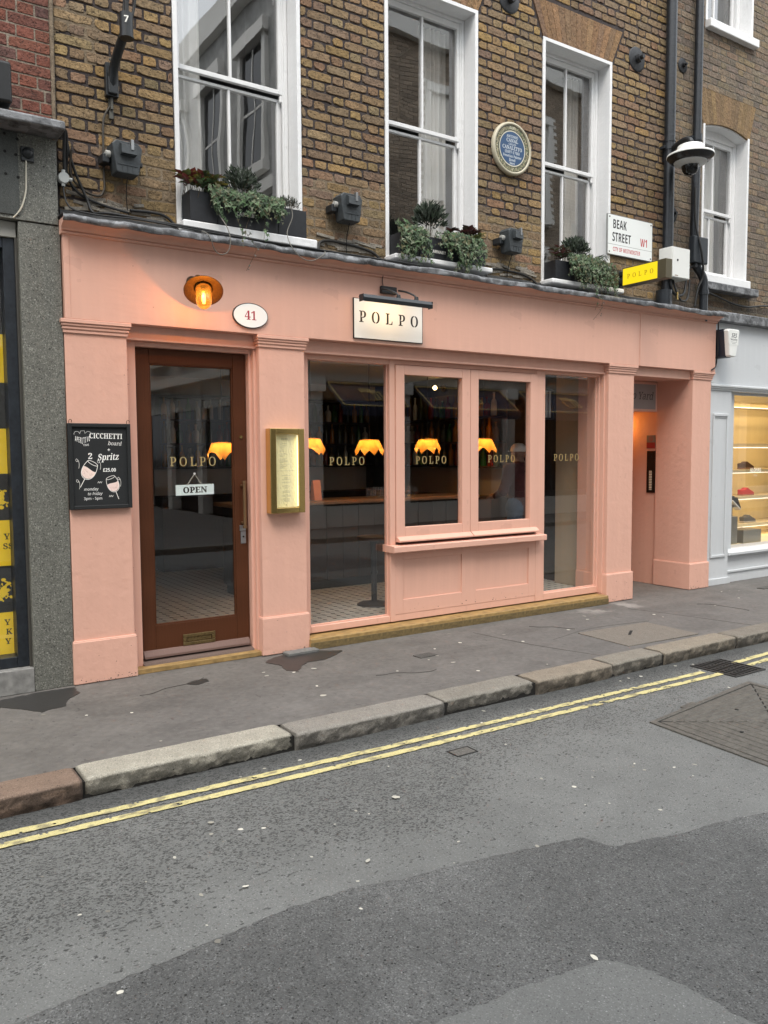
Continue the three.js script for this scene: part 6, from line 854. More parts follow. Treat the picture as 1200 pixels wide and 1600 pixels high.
t_ = plant('heather', 'greyish heather in the end box of the first sill', 'plant'); mound(t_, [3.01, 3.5, -0.02], [0.1, 0.075, 0.06], 420, 'lance', 0.022, HEA, 0.9); done(t_);
t_ = plant('ivy', 'thick pale ivy cascading over the start of the middle sill', 'ivy'); ivyMass(t_, 4.02, 4.3, 3.44, 0.05, 24, 0.25, 0.033); mound(t_, [4.12, 3.46, 0.02], [0.14, 0.09, 0.06], 60, 'ivy', 0.04, IVY); done(t_);
t_ = plant('dark_shrub', 'tall dark narrow leaved shrub on the middle sill', 'shrub'); mound(t_, [4.39, 3.58, -0.02], [0.14, 0.16, 0.09], 640, 'lance', 0.055, DARK, 0.8); done(t_);
t_ = plant('red_shrub', 'dark red leaved shrub among ivy on the middle sill', 'shrub'); rosette(t_, 4.74, 3.49, 0.0, 10, 0.085, [[0.07, 0.025, 0.022], [0.05, 0.022, 0.02], [0.1, 0.035, 0.03], [0.04, 0.03, 0.02]]); rosette(t_, 4.87, 3.44, 0.02, 4, 0.07, [[0.15, 0.17, 0.04], [0.1, 0.14, 0.04]]); done(t_);
t_ = plant('ivy', 'ivy hanging over the end of the middle sill', 'ivy'); ivyMass(t_, 4.4, 4.64, 3.445, 0.055, 12, 0.1, 0.03); ivyMass(t_, 4.6, 4.88, 3.45, 0.055, 22, 0.3, 0.033); ivyStrand(t_, [[4.46, 3.43, 0.07], [4.49, 3.35, 0.09], [4.53, 3.26, 0.1]], 90, 0.036); done(t_);
t_ = plant('red_shrub', 'sparse red veined plant on the sill beside the street name plate', 'shrub'); rosette(t_, 5.93, 3.46, 0.0, 9, 0.07, [[0.11, 0.035, 0.03], [0.08, 0.11, 0.04], [0.14, 0.13, 0.1], [0.06, 0.08, 0.03]]); done(t_);
t_ = plant('dark_shrub', 'spiky dark shrub rising from the ivy beside the street name plate', 'shrub'); mound(t_, [6.2, 3.56, -0.02], [0.15, 0.14, 0.09], 620, 'lance', 0.05, DARK, 0.7); blades(t_, 6.12, 3.46, 0.02, 16, 0.17, DARK); blades(t_, 6.42, 3.46, 0.02, 18, 0.2, DARK); done(t_);
t_ = plant('ivy', 'big tangle of ivy tumbling onto the cornice beside the street name plate', 'ivy'); ivyMass(t_, 6.0, 6.2, 3.45, 0.06, 14, 0.2, 0.032); ivyMass(t_, 6.15, 6.5, 3.46, 0.06, 24, 0.3, 0.032); ivyMass(t_, 6.4, 6.62, 3.44, 0.05, 9, 0.28, 0.028); mound(t_, [6.36, 3.45, 0.03], [0.22, 0.1, 0.06], 110, 'ivy', 0.03, IVY); ivyStrand(t_, [[6.3, 3.3, 0.12], [6.28, 3.18, 0.16], [6.3, 3.1, 0.19], [6.28, 2.98, 0.17]], 40, 0.026); ivyStrand(t_, [[6.4, 3.25, 0.12], [6.36, 3.1, 0.19], [6.37, 3.0, 0.17], [6.33, 2.9, 0.1]], 34, 0.022, HEA); done(t_);

// ---------------------------------------------------------------- inside the restaurant
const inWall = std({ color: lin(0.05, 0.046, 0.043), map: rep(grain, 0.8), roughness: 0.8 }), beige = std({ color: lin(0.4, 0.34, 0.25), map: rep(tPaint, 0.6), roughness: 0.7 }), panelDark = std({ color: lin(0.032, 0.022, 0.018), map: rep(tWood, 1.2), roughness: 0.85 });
const FY = 0.1;
struct('interior_wall', [bx(1.34, 1.4, 0, 2.95, -4.8, -0.3, 0), bx(1.34, 7.0, 0, 2.95, -4.9, -4.8, 0)], inWall, 'dark back and side walls of the restaurant room');
struct('interior_wall', [bx(6.9, 6.978, 0, 2.95, -4.8, -0.24, 0)], inWall, 'dark end wall of the restaurant room beside the passage'); struct('interior_wall', [bx(6.8, 6.9, 0, 2.6, -0.85, -0.24, 0), bx(6.7, 6.8, 0, 2.6, -0.32, -0.24, 0)], beige, 'beige plastered pier just inside the last window'); struct('interior_wall', [bx(1.4, 6.9, 2.36, 2.6, -4.8, -4.74, 0)], std({ color: lin(0.62, 0.57, 0.47), map: rep(tPaint, 0.6), roughness: 0.8 }), 'cream band of wall above the back bar');
struct('interior_ceiling', [bx(1.34, 7.0, 2.6, 2.68, -4.8, -0.2, 0)], flat(0xb5ad9d, 0.9), 'cream ceiling of the restaurant room');
const floorI = struct('interior_floor', [bx(1.36, 6.9, 0, FY - 0.006, -4.8, -0.2, 0)], flat(0x57534b, 0.8), 'tiled floor of the restaurant room');
{ // octagon tiles with dark dots
  const P = 0.1, a = P * 0.47, k = a * 0.42, s = new THREE.Shape([[-a + k, -a], [a - k, -a], [a, -a + k], [a, a - k], [a - k, a], [-a + k, a], [-a, a - k], [-a, -a + k]].map((p) => new THREE.Vector2(...p))), g = boxUV(new THREE.ExtrudeGeometry(s, { depth: 0.006, bevelEnabled: false }).rotateX(-Math.PI / 2)), d = P * 0.19, dot = boxUV(new THREE.BoxGeometry(d * 1.414, 0.006, d * 1.414).rotateY(Math.PI / 4));
  const mats = [0.42, 0.37, 0.46].map((v) => std({ color: lin(v, v * 0.97, v * 0.87), roughness: 0.35 })), dm = flat(0x1b1a1a, 0.4), list = []; const r = RNG(15);
  for (let i = 0; i < 55; i++) for (let j = 0; j < 46; j++) list.push([1.44 + i * P, -0.28 - j * P]);
  const ang = (x, z) => { const q = seenAt(x, FY, z); const gx = x * (5.94 / (5.8 - z)); return q.in && ((gx > 1.93 && gx < 2.58) || (gx > 3.2 && gx < 4.02) || (gx > 5.88 && gx < 6.66)) ? 1 / (q.d * q.d * q.d) : 0; };
  const ranked = list.map(([x, z]) => [x, z, ang(x, z)]).sort((p, q) => q[2] - p[2]), rest = [], dots = [];
  ranked.forEach(([x, z, w], n) => { if (w > 0 && n < 290) { const m = new THREE.Mesh(g, mats[r() * 3 | 0]); m.name = 'tile'; m.castShadow = m.receiveShadow = true; m.position.set(x, FY - 0.006, z); floorI.add(m); } else rest.push(g.clone().translate(x, FY - 0.006, z)); dots.push(dot.clone().translate(x + P / 2, FY - 0.0035, z + P / 2)); });
  const m1 = mesh('tiling', rest, mats[0], floorI); m1.userData.kind = 'stuff'; const m2 = mesh('dot_tiling', dots, dm, floorI); m2.userData.kind = 'stuff';
}
const bar = thing('bar_counter', 'dark panelled bar counter with a pale top inside the restaurant', 'counter');
O('top', bx(3.35, 6.6, 1.035, 1.075, -2.5, -1.92, 0.008), std({ color: lin(0.3, 0.19, 0.13), roughness: 0.35, map: rep(tWood, 1) }), bar); O('plinth', bx(3.45, 6.5, FY, FY + 0.1, -2.4, -2.02, 0), M.dark, bar);
for (let k = 0; k < 15; k++) O('board', bx(3.42 + k * 0.208, 3.42 + (k + 1) * 0.208 - 0.004, FY + 0.1, 1.035, -2.42, -2.0 + (k % 2) * 0.003, 0.004), panelDark, bar);
const bb = thing('back_bar', 'dark back bar shelving filled with bottles', 'shelving');
O('carcass', [bx(3.4, 6.8, FY, 1.02, -4.78, -4.3, 0.004), bx(3.4, 6.8, 1.02, 1.05, -4.78, -4.26, 0.004), bx(3.4, 3.46, 1.4, 2.34, -4.78, -4.5, 0), bx(6.74, 6.8, 1.4, 2.34, -4.78, -4.5, 0), bx(3.4, 6.8, 2.32, 2.36, -4.78, -4.5, 0)], panelDark, bb);
O('splash_tiles', bx(3.46, 6.74, 1.05, 1.4, -4.795, -4.76, 0), flat(0xa9a79e, 0.4), bb);
for (const y of [1.4, 1.71, 2.02]) O('shelf', bx(3.46, 6.74, y, y + 0.025, -4.78, -4.52, 0.003), panelDark, bb);
{ const r = RNG(71), base = [[0.036, 0], [0.038, 0.01], [0.038, 0.16], [0.03, 0.19], [0.014, 0.21], [0.013, 0.27], [0.016, 0.275], [0.015, 0.29], [0, 0.29]], G = [lathe(base, 12), lathe(base.map(([a, b]) => [a * 1.25, b * 0.85]), 12), lathe(base.map(([a, b]) => [a * 0.9, b * 1.08]), 12)].map(boxUV), m = [0x5a4218, 0x2c5a2e, 0x9a6a22, 0xb4b2a6, 0x6a2014, 0x3c4230].map((h) => flat(h, 0.15));
  for (const y of [1.425, 1.735, 2.045]) for (let x = 3.55; x < 6.7; x += 0.093 + r() * 0.03) { const o = new THREE.Mesh(G[r() * 3 | 0], m[r() * 6 | 0]); o.name = numbered('bottle'); o.castShadow = o.receiveShadow = true; o.position.set(x, y, -4.62 + (r() - 0.5) * 0.06); scene.add(o); tag(o, 'liqueur bottle standing on the back bar shelves', 'bottle', 'bottles on the back bar'); } }
{ // side shelving against the end wall
  const sh = thing('bottle_shelves', 'side shelves of bottles against the end wall of the bar', 'shelving'); O('carcass', [bx(6.62, 6.89, FY, 1.05, -4.2, -1.75, 0.004), bx(6.86, 6.89, 1.05, 2.36, -4.2, -1.75, 0)], std({ color: lin(0.09, 0.06, 0.045), map: rep(tWood, 1.2), roughness: 0.7 }), sh); O('splash_tiles', bx(6.85, 6.861, 1.05, 1.4, -4.2, -1.75, 0), flat(0xa9a79e, 0.4), sh);
  for (const y of [1.4, 1.71, 2.02]) O('shelf', bx(6.68, 6.86, y, y + 0.022, -4.2, -1.75, 0.003), panelDark, sh);
  const r = RNG(72), base = [[0.036, 0], [0.038, 0.01], [0.038, 0.16], [0.03, 0.19], [0.014, 0.21], [0.013, 0.27], [0.016, 0.275], [0.015, 0.29], [0, 0.29]], G = [1, 1.2, 0.9].map((k) => boxUV(lathe(base.map(([p, q]) => [p * k, q * (1.9 - 0.9 * k)]), 12))), m = [0x5a4218, 0x2c5a2e, 0x9a6a22, 0xb4b2a6, 0x6a2014, 0x3c4230].map((h) => flat(h, 0.15));
  for (const y of [1.422, 1.732, 2.042]) for (let z = -4.1; z < -1.8; z += 0.1 + r() * 0.05) { const o = new THREE.Mesh(G[r() * 3 | 0], m[r() * 6 | 0]); o.name = numbered('bottle'); o.castShadow = o.receiveShadow = true; o.position.set(6.76 + (r() - 0.5) * 0.04, y, z); scene.add(o); tag(o, 'bottle on the side shelves against the end wall', 'bottle', 'bottles on the side shelves'); }
}
{ // cloth-draped pendant lamps
  const cloth = new THREE.MeshPhysicalMaterial({ color: lin(0.8, 0.4, 0.08), roughness: 0.95, transmission: 0.42, thickness: 0, side: THREE.DoubleSide }), n = 18, S = 0.2, R = 0.1;
  const mk = (seed) => { const g = new THREE.PlaneGeometry(2, 2, n, n), p = g.attributes.position; for (let i = 0; i < p.count; i++) { const x = p.getX(i) * S, y = p.getY(i) * S, r = Math.hypot(x, y) + 1e-6, a = Math.atan2(y, x); if (r <= R) p.setXYZ(i, x, 0.004 * Math.cos(r * 20), y); else { const e = r - R, q = R + e * (0.34 + 0.12 * Math.sin(a * 6 + seed)); p.setXYZ(i, Math.cos(a) * q, -e * 0.93, Math.sin(a) * q); } } g.computeVertexNormals(); return g; };
  const L = ['cloth draped pendant lamp seen through the door glass', 'cloth draped pendant lamp hanging beside the brass menu case', 'cloth draped pendant lamp in the tall window, bulb showing', 'cloth draped pendant lamp behind the first casement', 'cloth draped pendant lamp behind the second casement'];
  [[3.09, 1.7], [4.05, 1.745], [4.767, 1.735], [5.547, 1.745], [6.367, 1.755]].forEach(([x, y], i) => {
    const t = thing('pendant_lamp', L[i], 'lamp', 'pendant lamps over the bar'), z = -1.6;
    O('cloth_shade', mk(i * 2.1).rotateY(0.5 + i * 0.8).translate(x, y, z), cloth, t, true); O('wire_ring', new THREE.TorusGeometry(R - 0.004, 0.003, 6, 28).rotateX(Math.PI / 2).translate(x, y - 0.006, z), M.black, t);
    O('flex', cyl(0.004, 0.004, 2.58 - y, x, (2.6 + y) / 2, z, 6), M.cable, t); O('rose', cyl(0.035, 0.04, 0.025, x, 2.585, z, 16), M.black, t); O('holder', cyl(0.018, 0.018, 0.03, x, y - 0.005, z, 12), M.brass, t);
    O('bulb', new THREE.SphereGeometry(0.024, 16, 12).translate(x, y - 0.05, z), std({ color: 0xffe2a8, emissive: lin(1, 0.7, 0.3), emissiveIntensity: 2.2 }), t);
    const l = new THREE.PointLight(lin(1, 0.62, 0.24), 0.11, 0, 2); l.position.set(x, y - 0.05, z); l.castShadow = true; scene.add(l);
  });
}
{ // stools, glasses and napkins on the bar, menu rack, person
  const mkStool = (x, z, label) => { const t = thing('bar_stool', label, 'stool', 'stools in the restaurant'); O('base', lathe([[0, 0.04], [0.05, 0.04], [0.06, 0.03], [0.15, 0.018], [0.17, 0.008], [0.17, 0]], 24), M.iron, t); O('column', lathe([[0.028, 0.02], [0.028, 0.3], [0.04, 0.32], [0.03, 0.34], [0.03, 0.6], [0.05, 0.63], [0, 0.64]], 16), M.iron, t); O('seat', cyl(0.165, 0.16, 0.035, 0, 0.66, 0, 28), flat(0x2e1d14, 0.4), t); t.position.set(x, FY, z); };
  mkStool(4.36, -0.9, 'iron pedestal stool just inside the tall window'); mkStool(5.1, -1.5, 'iron pedestal stool behind the pink panelled riser'); mkStool(2.2, -2.6, 'iron pedestal stool far inside the door');
  const gl = new THREE.MeshPhysicalMaterial({ color: 0xffffff, transmission: 1, thickness: 0, roughness: 0.02, ior: 1.5 }), gg = boxUV(lathe([[0.0, 0.004], [0.03, 0.004], [0.034, 0.12], [0.036, 0.12], [0.032, 0], [0, 0]], 16));
  for (let k = 0; k < 14; k++) { const o = new THREE.Mesh(gg, gl); o.name = numbered('drinking_glass'); o.position.set(5.15 + (k % 7) * 0.1, 1.076, -2.12 - (k / 7 | 0) * 0.1); o.castShadow = o.receiveShadow = true; scene.add(o); tag(o, 'clear tumbler set out in rows on the bar', 'glass', 'tumblers on the bar'); }
  for (const [x, h, lb] of [[3.98, 0.19, 'folded pink napkin standing on the bar by the tall window'], [4.36, 0.22, 'taller folded pink napkin standing beside the dark pot']]) tag(mesh('napkin', prof([[-2.2, 1.076], [-2.08, 1.076], [-2.12, 1.076 + h], [-2.15, 1.076 + h]], x, x + 0.09), flat(0xd28a6e, 0.8)), lb, 'napkin');
  tag(mesh('dark_pot', lathe([[0, 0], [0.06, 0], [0.075, 0.06], [0.085, 0.1], [0.06, 0.12], [0.03, 0.13], [0.012, 0.16], [0, 0.165]], 20).translate(4.2, 1.076, -2.15), M.black), 'black lidded pot on the bar between two napkins', 'pot');
  const w = thing('wall_light', 'small round wall light glowing deep in the restaurant', 'lamp'); O('disc', cyl(0.05, 0.05, 0.02, 6.87, 2.46, -3.0, 20, 'x'), M.brass, w); O('globe', new THREE.SphereGeometry(0.028, 16, 10).translate(6.72, 2.46, -3.0), std({ color: 0xffe0a0, emissive: lin(1, 0.7, 0.3), emissiveIntensity: 5 }), w); O('stalk', cyl(0.008, 0.008, 0.09, 6.82, 2.46, -3.0, 8, 'x'), M.brass, w);
  const lr = thing('louvre_panel', 'black framed louvre panel hanging behind the second casement', 'panel'); O('frame', [bx(6.38, 6.4, 1.95, 2.28, -0.75, -0.7, 0.003), bx(6.6, 6.62, 1.95, 2.28, -0.75, -0.7, 0.003), bx(6.4, 6.6, 2.26, 2.28, -0.75, -0.7, 0.003), bx(6.4, 6.6, 1.95, 1.97, -0.75, -0.7, 0.003)], M.black, lr); for (let k = 0; k < 4; k++) O('slat', bx(6.408 + k * 0.05, 6.44 + k * 0.05, 1.97, 2.26, -0.735, -0.722, 0.003), flat(0xb5b8b6, 0.5), lr);
  O('hanger', cyl(0.004, 0.004, 0.32, 6.5, 2.44, -0.725, 6), M.black, lr);
}
{ // person at the bar, seen through the glass
  const J = { pelvis: [0, 0.88, 0], chest: [0.02, 1.16, -0.04], neck: [0.03, 1.34, -0.07], head: [0.04, 1.46, -0.09], sL: [-0.16, 1.29, -0.03], sR: [0.2, 1.29, -0.09], eL: [-0.22, 1.05, -0.06], eR: [0.25, 1.05, -0.14], wL: [-0.14, 0.98, -0.28], wR: [0.16, 0.99, -0.34], hL: [-0.09, 0.86, 0], hR: [0.09, 0.86, -0.01], kL: [-0.1, 0.46, -0.04], kR: [0.1, 0.46, 0.02], aL: [-0.1, 0.08, 0.02], aR: [0.11, 0.08, 0.08], tL: [-0.11, 0.035, -0.14], tR: [0.12, 0.035, -0.08] };
  const bones = [['pelvis', 'chest', 0.135, 0.15, 1], ['chest', 'neck', 0.14, 0.065, 1], ['neck', 'head', 0.055, 0.06, 2], ['sL', 'sR', 0.075, 0.075, 1], ['sL', 'eL', 0.062, 0.05, 1], ['sR', 'eR', 0.062, 0.05, 1], ['eL', 'wL', 0.05, 0.036, 1], ['eR', 'wR', 0.05, 0.036, 1], ['hL', 'hR', 0.11, 0.11, 0], ['hL', 'kL', 0.088, 0.066, 0], ['hR', 'kR', 0.088, 0.066, 0], ['kL', 'aL', 0.064, 0.05, 0], ['kR', 'aR', 0.064, 0.05, 0], ['aL', 'tL', 0.042, 0.034, 3], ['aR', 'tR', 0.042, 0.034, 3]];
  const extra = [];
  for (const s of ['L', 'R']) { const w = J['w' + s], sx = s === 'L' ? 1 : -1, q = (x, y, z) => [w[0] + x * sx, w[1] + y, w[2] + z]; extra.push([w, q(0.01, -0.01, -0.07), 0.03, 0.036, 2]); [[-0.026, 0.062], [-0.009, 0.072], [0.009, 0.068], [0.025, 0.055]].forEach(([x, l]) => extra.push([q(0.01 + x, -0.012, -0.085), q(0.012 + x, -0.02, -0.085 - l * 0.6), 0.0095, 0.009, 2], [q(0.012 + x, -0.02, -0.085 - l * 0.6), q(0.012 + x, -0.036, -0.085 - l), 0.009, 0.008, 2])); extra.push([q(0.03, -0.01, -0.04), q(0.055, -0.015, -0.075), 0.011, 0.01, 2], [q(0.055, -0.015, -0.075), q(0.06, -0.025, -0.1), 0.01, 0.009, 2]); }
  const h = J.head; extra.push([[h[0], h[1] + 0.04, h[2]], [h[0], h[1] - 0.035, h[2] - 0.02], 0.088, 0.066, 2], [[h[0], h[1] + 0.005, h[2] - 0.095], [h[0], h[1] - 0.02, h[2] - 0.105], 0.01, 0.013, 2], [[h[0] - 0.082, h[1] + 0.01, h[2]], [h[0] - 0.082, h[1] - 0.02, h[2]], 0.014, 0.012, 2], [[h[0] + 0.082, h[1] + 0.01, h[2]], [h[0] + 0.082, h[1] - 0.02, h[2]], 0.014, 0.012, 2]);
  const all = [...bones.map(([a, b, r0, r1, k]) => [J[a], J[b], r0, r1, k]), ...extra].map(([a, b, r0, r1, k]) => [V(...a), V(...b), r0, r1, k]);
  const dist = (p, [a, b, r0, r1]) => { const ab = b.clone().sub(a), t = Math.max(0, Math.min(1, p.clone().sub(a).dot(ab) / ab.lengthSq())); return p.distanceTo(a.clone().addScaledVector(ab, t)) - mix(r0, r1, t); };
  const field = (p, set, k) => { let d = 9; for (const b of set) { const e = dist(p, b), hh = Math.max(0, Math.min(1, 0.5 + 0.5 * (d - e) / k)); d = mix(d, e, hh) - k * hh * (1 - hh); } return d; };
  const march = (c, half, res, set, k) => { const mc = new MarchingCubes(res, M.dark, false, false, 60000); mc.isolation = 0; const p = new THREE.Vector3(); for (let z = 0; z < res; z++) for (let y = 0; y < res; y++) for (let x = 0; x < res; x++) { p.set(c[0] + (x - res / 2) / (res / 2) * half[0], c[1] + (y - res / 2) / (res / 2) * half[1], c[2] + (z - res / 2) / (res / 2) * half[2]); mc.field[x + y * res + z * res * res] = -field(p, set, k); } mc.update(); const n = mc.count ?? mc.geometry.drawRange.count, P = new Float32Array(mc.positionArray.slice(0, n * 3)); for (let i = 0; i < n; i++) for (let a = 0; a < 3; a++) P[i * 3 + a] = c[a] + P[i * 3 + a] * half[a]; const g = new THREE.BufferGeometry(); g.setAttribute('position', new THREE.BufferAttribute(P, 3)); const gg = mergeVertices(g, 1e-5); gg.computeVertexNormals(); return gg; };
  const COL = [[0.09, 0.14, 0.22], [0.09, 0.022, 0.025], [0.4, 0.24, 0.18], [0.03, 0.03, 0.03]], paint = (g) => colored(g, (x, y, z) => { const p = V(x, y, z); let b = 9, k = 0; for (const q of all) { const d = dist(p, q); if (d < b) { b = d; k = q[4]; } } return COL[k]; });
  const bodySet = all.slice(0, 15), headSet = all.slice(15).slice(-4), handSet = all.slice(15).slice(0, -4);
  const person = thing('person', 'person in maroon jacket, white cap and blue jeans standing at the bar', 'person');
  const hl = handSet.slice(0, handSet.length / 2), hr = handSet.slice(handSet.length / 2);
  O('body', [march([0.02, 0.72, -0.06], [0.42, 0.78, 0.42], 72, bodySet, 0.045), march([h[0], h[1], h[2]], [0.13, 0.17, 0.15], 56, headSet, 0.02), march([J.wL[0] + 0.01, J.wL[1] - 0.01, J.wL[2] - 0.08], [0.1, 0.08, 0.11], 60, hl, 0.006), march([J.wR[0] - 0.01, J.wR[1] - 0.01, J.wR[2] - 0.08], [0.1, 0.08, 0.11], 60, hr, 0.006)].map(paint), std({ vertexColors: true, roughness: 0.85, map: rep(grain, 6) }), person);
  O('cap', [lathe([[0, 0.1], [0.05, 0.092], [0.085, 0.06], [0.096, 0.02], [0.094, 0.0]], 24).translate(h[0], h[1] + 0.04, h[2]), new THREE.CylinderGeometry(0.09, 0.09, 0.008, 20, 1, false, Math.PI * 0.6, Math.PI * 0.8).translate(h[0], h[1] + 0.045, h[2] - 0.05)], flat(0xcfd0cc, 0.8, 0, { side: THREE.DoubleSide }), person);
  O('eye', [-1, 1].map((s) => new THREE.SphereGeometry(0.01, 8, 6).translate(h[0] + s * 0.03, h[1] + 0.012, h[2] - 0.083)), flat(0x1a1614, 0.3), person); O('mouth', bx(h[0] - 0.02, h[0] + 0.02, h[1] - 0.048, h[1] - 0.043, h[2] - 0.094, h[2] - 0.082, 0.002), flat(0x7a4038, 0.6), person);
  person.position.set(6.58, FY, -1.18);
}
// ---------------------------------------------------------------- shoes in the lit window
{
  const shoe = (label, col, sole, x, y, z, ry = Math.PI / 2 * 0 ) => {
    const t = thing('shoe', label, 'shoe', 'shoes on the display shelves');
    const up = new THREE.Shape(); up.moveTo(-0.13, 0.02); up.lineTo(-0.135, 0.07); up.bezierCurveTo(-0.13, 0.085, -0.1, 0.075, -0.07, 0.078); up.bezierCurveTo(-0.04, 0.1, -0.02, 0.105, 0.0, 0.1); up.bezierCurveTo(0.04, 0.075, 0.09, 0.06, 0.125, 0.045); up.bezierCurveTo(0.145, 0.035, 0.145, 0.022, 0.14, 0.02);
    O('upper', new THREE.ExtrudeGeometry(up, { depth: 0.045, bevelEnabled: true, bevelSize: 0.008, bevelThickness: 0.018, bevelSegments: 3 }).translate(0, 0, -0.0225), flat(col, 0.7), t); O('sole', bx(-0.142, 0.15, 0, 0.024, -0.043, 0.043, 0.011), flat(sole, 0.7), t); O('lace', [0.03, 0.05, 0.07].map((q) => bx(q - 0.03, q - 0.022, 0.1 - q * 0.5, 0.106 - q * 0.5, -0.025, 0.025, 0.002)), flat(0xe8e0d0, 0.8), t);
    t.position.set(x, y, z); t.rotation.y = ry; return t;
  };
  const a = 1.336, b = 0.966, c = 0.576;
  shoe('brown trainer on the upper display shelf', 0x4a3018, 0x8a6a50, 10.72, a, -1.0); shoe('red trainer on the middle display shelf', 0xc02520, 0xa86a55, 10.74, b, -1.0); shoe('grey trainer on the lowest display shelf', 0x5a5a58, 0xb5ada0, 10.8, c, -1.0); shoe('orange trainer at the shelf end beside the pilaster', 0xd0562c, 0xb9764f, 10.04, a, -1.0); shoe('olive trainer at the end of the middle shelf', 0x5a4a28, 0x9a8664, 10.0, b, -1.0);
  const s = shoe('black trainer tilted on a clear stand', 0x1c1c1c, 0xdad6cc, 9.72, 0.88, -0.52); s.rotation.set(0, 0.2, -0.45);
  const st = thing('shoe_stand', 'steel display block with a thin rod holding the black trainer', 'stand'); O('block', bx(9.56, 9.71, 0.386, 0.745, -0.62, -0.45, 0.004), flat(0x8c8a80, 0.3, 0.8), st); O('rod', [cyl(0.006, 0.006, 0.16, 9.705, 0.81, -0.53, 8), bx(9.66, 9.78, 0.868, 0.872, -0.56, -0.49, 0)], M.steel, st);
  const pb = thing('display_plinth', 'low brushed steel display plinth in the lit window', 'plinth'); O('block', bx(9.8, 10.2, 0.386, 0.56, -0.7, -0.42, 0.004), flat(0x9b988c, 0.3, 0.8), pb);
}

// ---------------------------------------------------------------- the other side of the street, seen in the glass
{
  const wht = flat(0xd8d7d2, 0.7), gls = new THREE.MeshPhysicalMaterial({ color: 0x0b0d0f, roughness: 0.06 }), navy = flat(0x101830, 0.7), gold = flat(0xd9bf80, 0.6), stuccoM = std({ color: lin(0.5, 0.5, 0.48), map: rep(grain, 0.5), roughness: 0.85 });
  const A = thing('corner_building', 'brick corner building with white shop fronts across the street', 'building'); const zf = 9.2, xa = 8.2, xb = 30;
  O('flank_wall', bx(xa, xb, 3.7, 12.2, zf + 0.3, 26, 0), stuccoM, A); O('shop_body', bx(xa + 0.2, xb, 0, 3.7, zf + 0.6, 26, 0), M.dark, A);
  O('cornice', [bx(xa - 0.25, xb, 3.5, 3.75, zf - 0.22, zf + 0.4, 0), bx(xa - 0.2, xb, 10.9, 11.35, zf - 0.2, zf + 0.4, 0), bx(xa - 0.25, xa + 0.1, 11.7, 12.3, zf + 0.4, 26, 0), bx(xa - 0.2, xa + 0.05, 7.3, 7.55, zf + 0.4, 26, 0), bx(xa - 0.25, xa + 0.1, 3.5, 3.75, zf + 0.4, 26, 0)], wht, A);
  O('fascia', [bx(xa, xb, 3.15, 3.5, zf - 0.02, zf + 0.4, 0), bx(xa, xb, 0, 0.45, zf, zf + 0.4, 0)], wht, A);
  for (const x of [8.2, 10.45, 13.65, 17.15, 20.4, 23.6]) O('pilaster', [bx(x, x + 0.42, 0, 3.15, zf - 0.1, zf + 0.4, 0.01), bx(x - 0.05, x + 0.47, 2.9, 3.15, zf - 0.16, zf - 0.1, 0.01), bx(x - 0.04, x + 0.46, 0, 0.4, zf - 0.15, zf - 0.1, 0.01)], wht, A);
  [[8.7, 10.4], [10.95, 13.6], [14.15, 17.1], [17.7, 20.3]].forEach(([a, b]) => {
    O('shop_window', [bx(a, b, 0.5, 3.1, zf + 0.25, zf + 0.3, 0)], gls, A); O('mullion', [bx(a, b, 0.45, 0.6, zf + 0.1, zf + 0.3, 0), bx((a + b) / 2 - 0.04, (a + b) / 2 + 0.04, 0.6, 3.1, zf + 0.15, zf + 0.3, 0)], M.black, A);
    const w = tag(mesh('awning', [prof([[zf - 0.02, 3.12], [zf - 0.8, 2.55], [zf - 0.8, 2.38], [zf - 0.79, 2.38], [zf - 0.79, 2.55], [zf - 0.02, 3.1]], a, b)], navy), 'navy awning with gold line emblem on the white shop fronts opposite', 'awning', 'navy awnings across the street');
    const cx = (a + b) / 2, L = []; for (const k of [0, 1, 2]) { const s = 0.14 + k * 0.05; L.push([[cx - s + k * 0.05, -0.2], [cx + s + k * 0.05, -0.2], [cx + s + k * 0.05, 0.2 - k * 0.05], [cx - s + k * 0.05, 0.2 - k * 0.05]]); }
    O('emblem', [...L, [[a + 0.06, -0.42], [b - 0.06, -0.42], [b - 0.06, 0.4], [a + 0.06, 0.4]]].flatMap((q) => q.map((p, i) => { const r = q[(i + 1) % q.length]; const P = ([x, v]) => V(x, 2.84 + v * 0.62, zf - 0.41 - v * 0.84 * -1 - 0.0).add(V(0, 0.012, -0.012)); return new THREE.TubeGeometry(new THREE.LineCurve3(P(p), P(r)), 1, 0.016, 4, false); })), gold, w);
  });
  // upper windows and brickwork, front
  const W = []; for (const y of [[4.5, 6.7], [7.6, 9.9]]) for (const x of [9.1, 11.75, 14.4, 17.1, 20]) W.push([x, x + 1.05, y[0], y[1]]);
  for (const [a, b, c, d] of W) { const w = new THREE.Group(); w.name = 'window'; A.add(w); O('surround', [bx(a - 0.14, a, c, d, zf - 0.06, zf + 0.2, 0), bx(b, b + 0.14, c, d, zf - 0.06, zf + 0.2, 0), bx(a - 0.14, b + 0.14, d, d + 0.2, zf - 0.08, zf + 0.2, 0), bx(a - 0.2, b + 0.2, c - 0.14, c, zf - 0.14, zf + 0.2, 0)], wht, w); O('sash', [bx(a, b, (c + d) / 2 - 0.03, (c + d) / 2 + 0.03, zf + 0.12, zf + 0.2, 0), bx((a + b) / 2 - 0.02, (a + b) / 2 + 0.02, c, d, zf + 0.13, zf + 0.2, 0), bx(a, a + 0.06, c, d, zf + 0.13, zf + 0.2, 0), bx(b - 0.06, b, c, d, zf + 0.13, zf + 0.2, 0)], wht, w); O('pane', bx(a, b, c, d, zf + 0.2, zf + 0.22, 0), gls, w); }
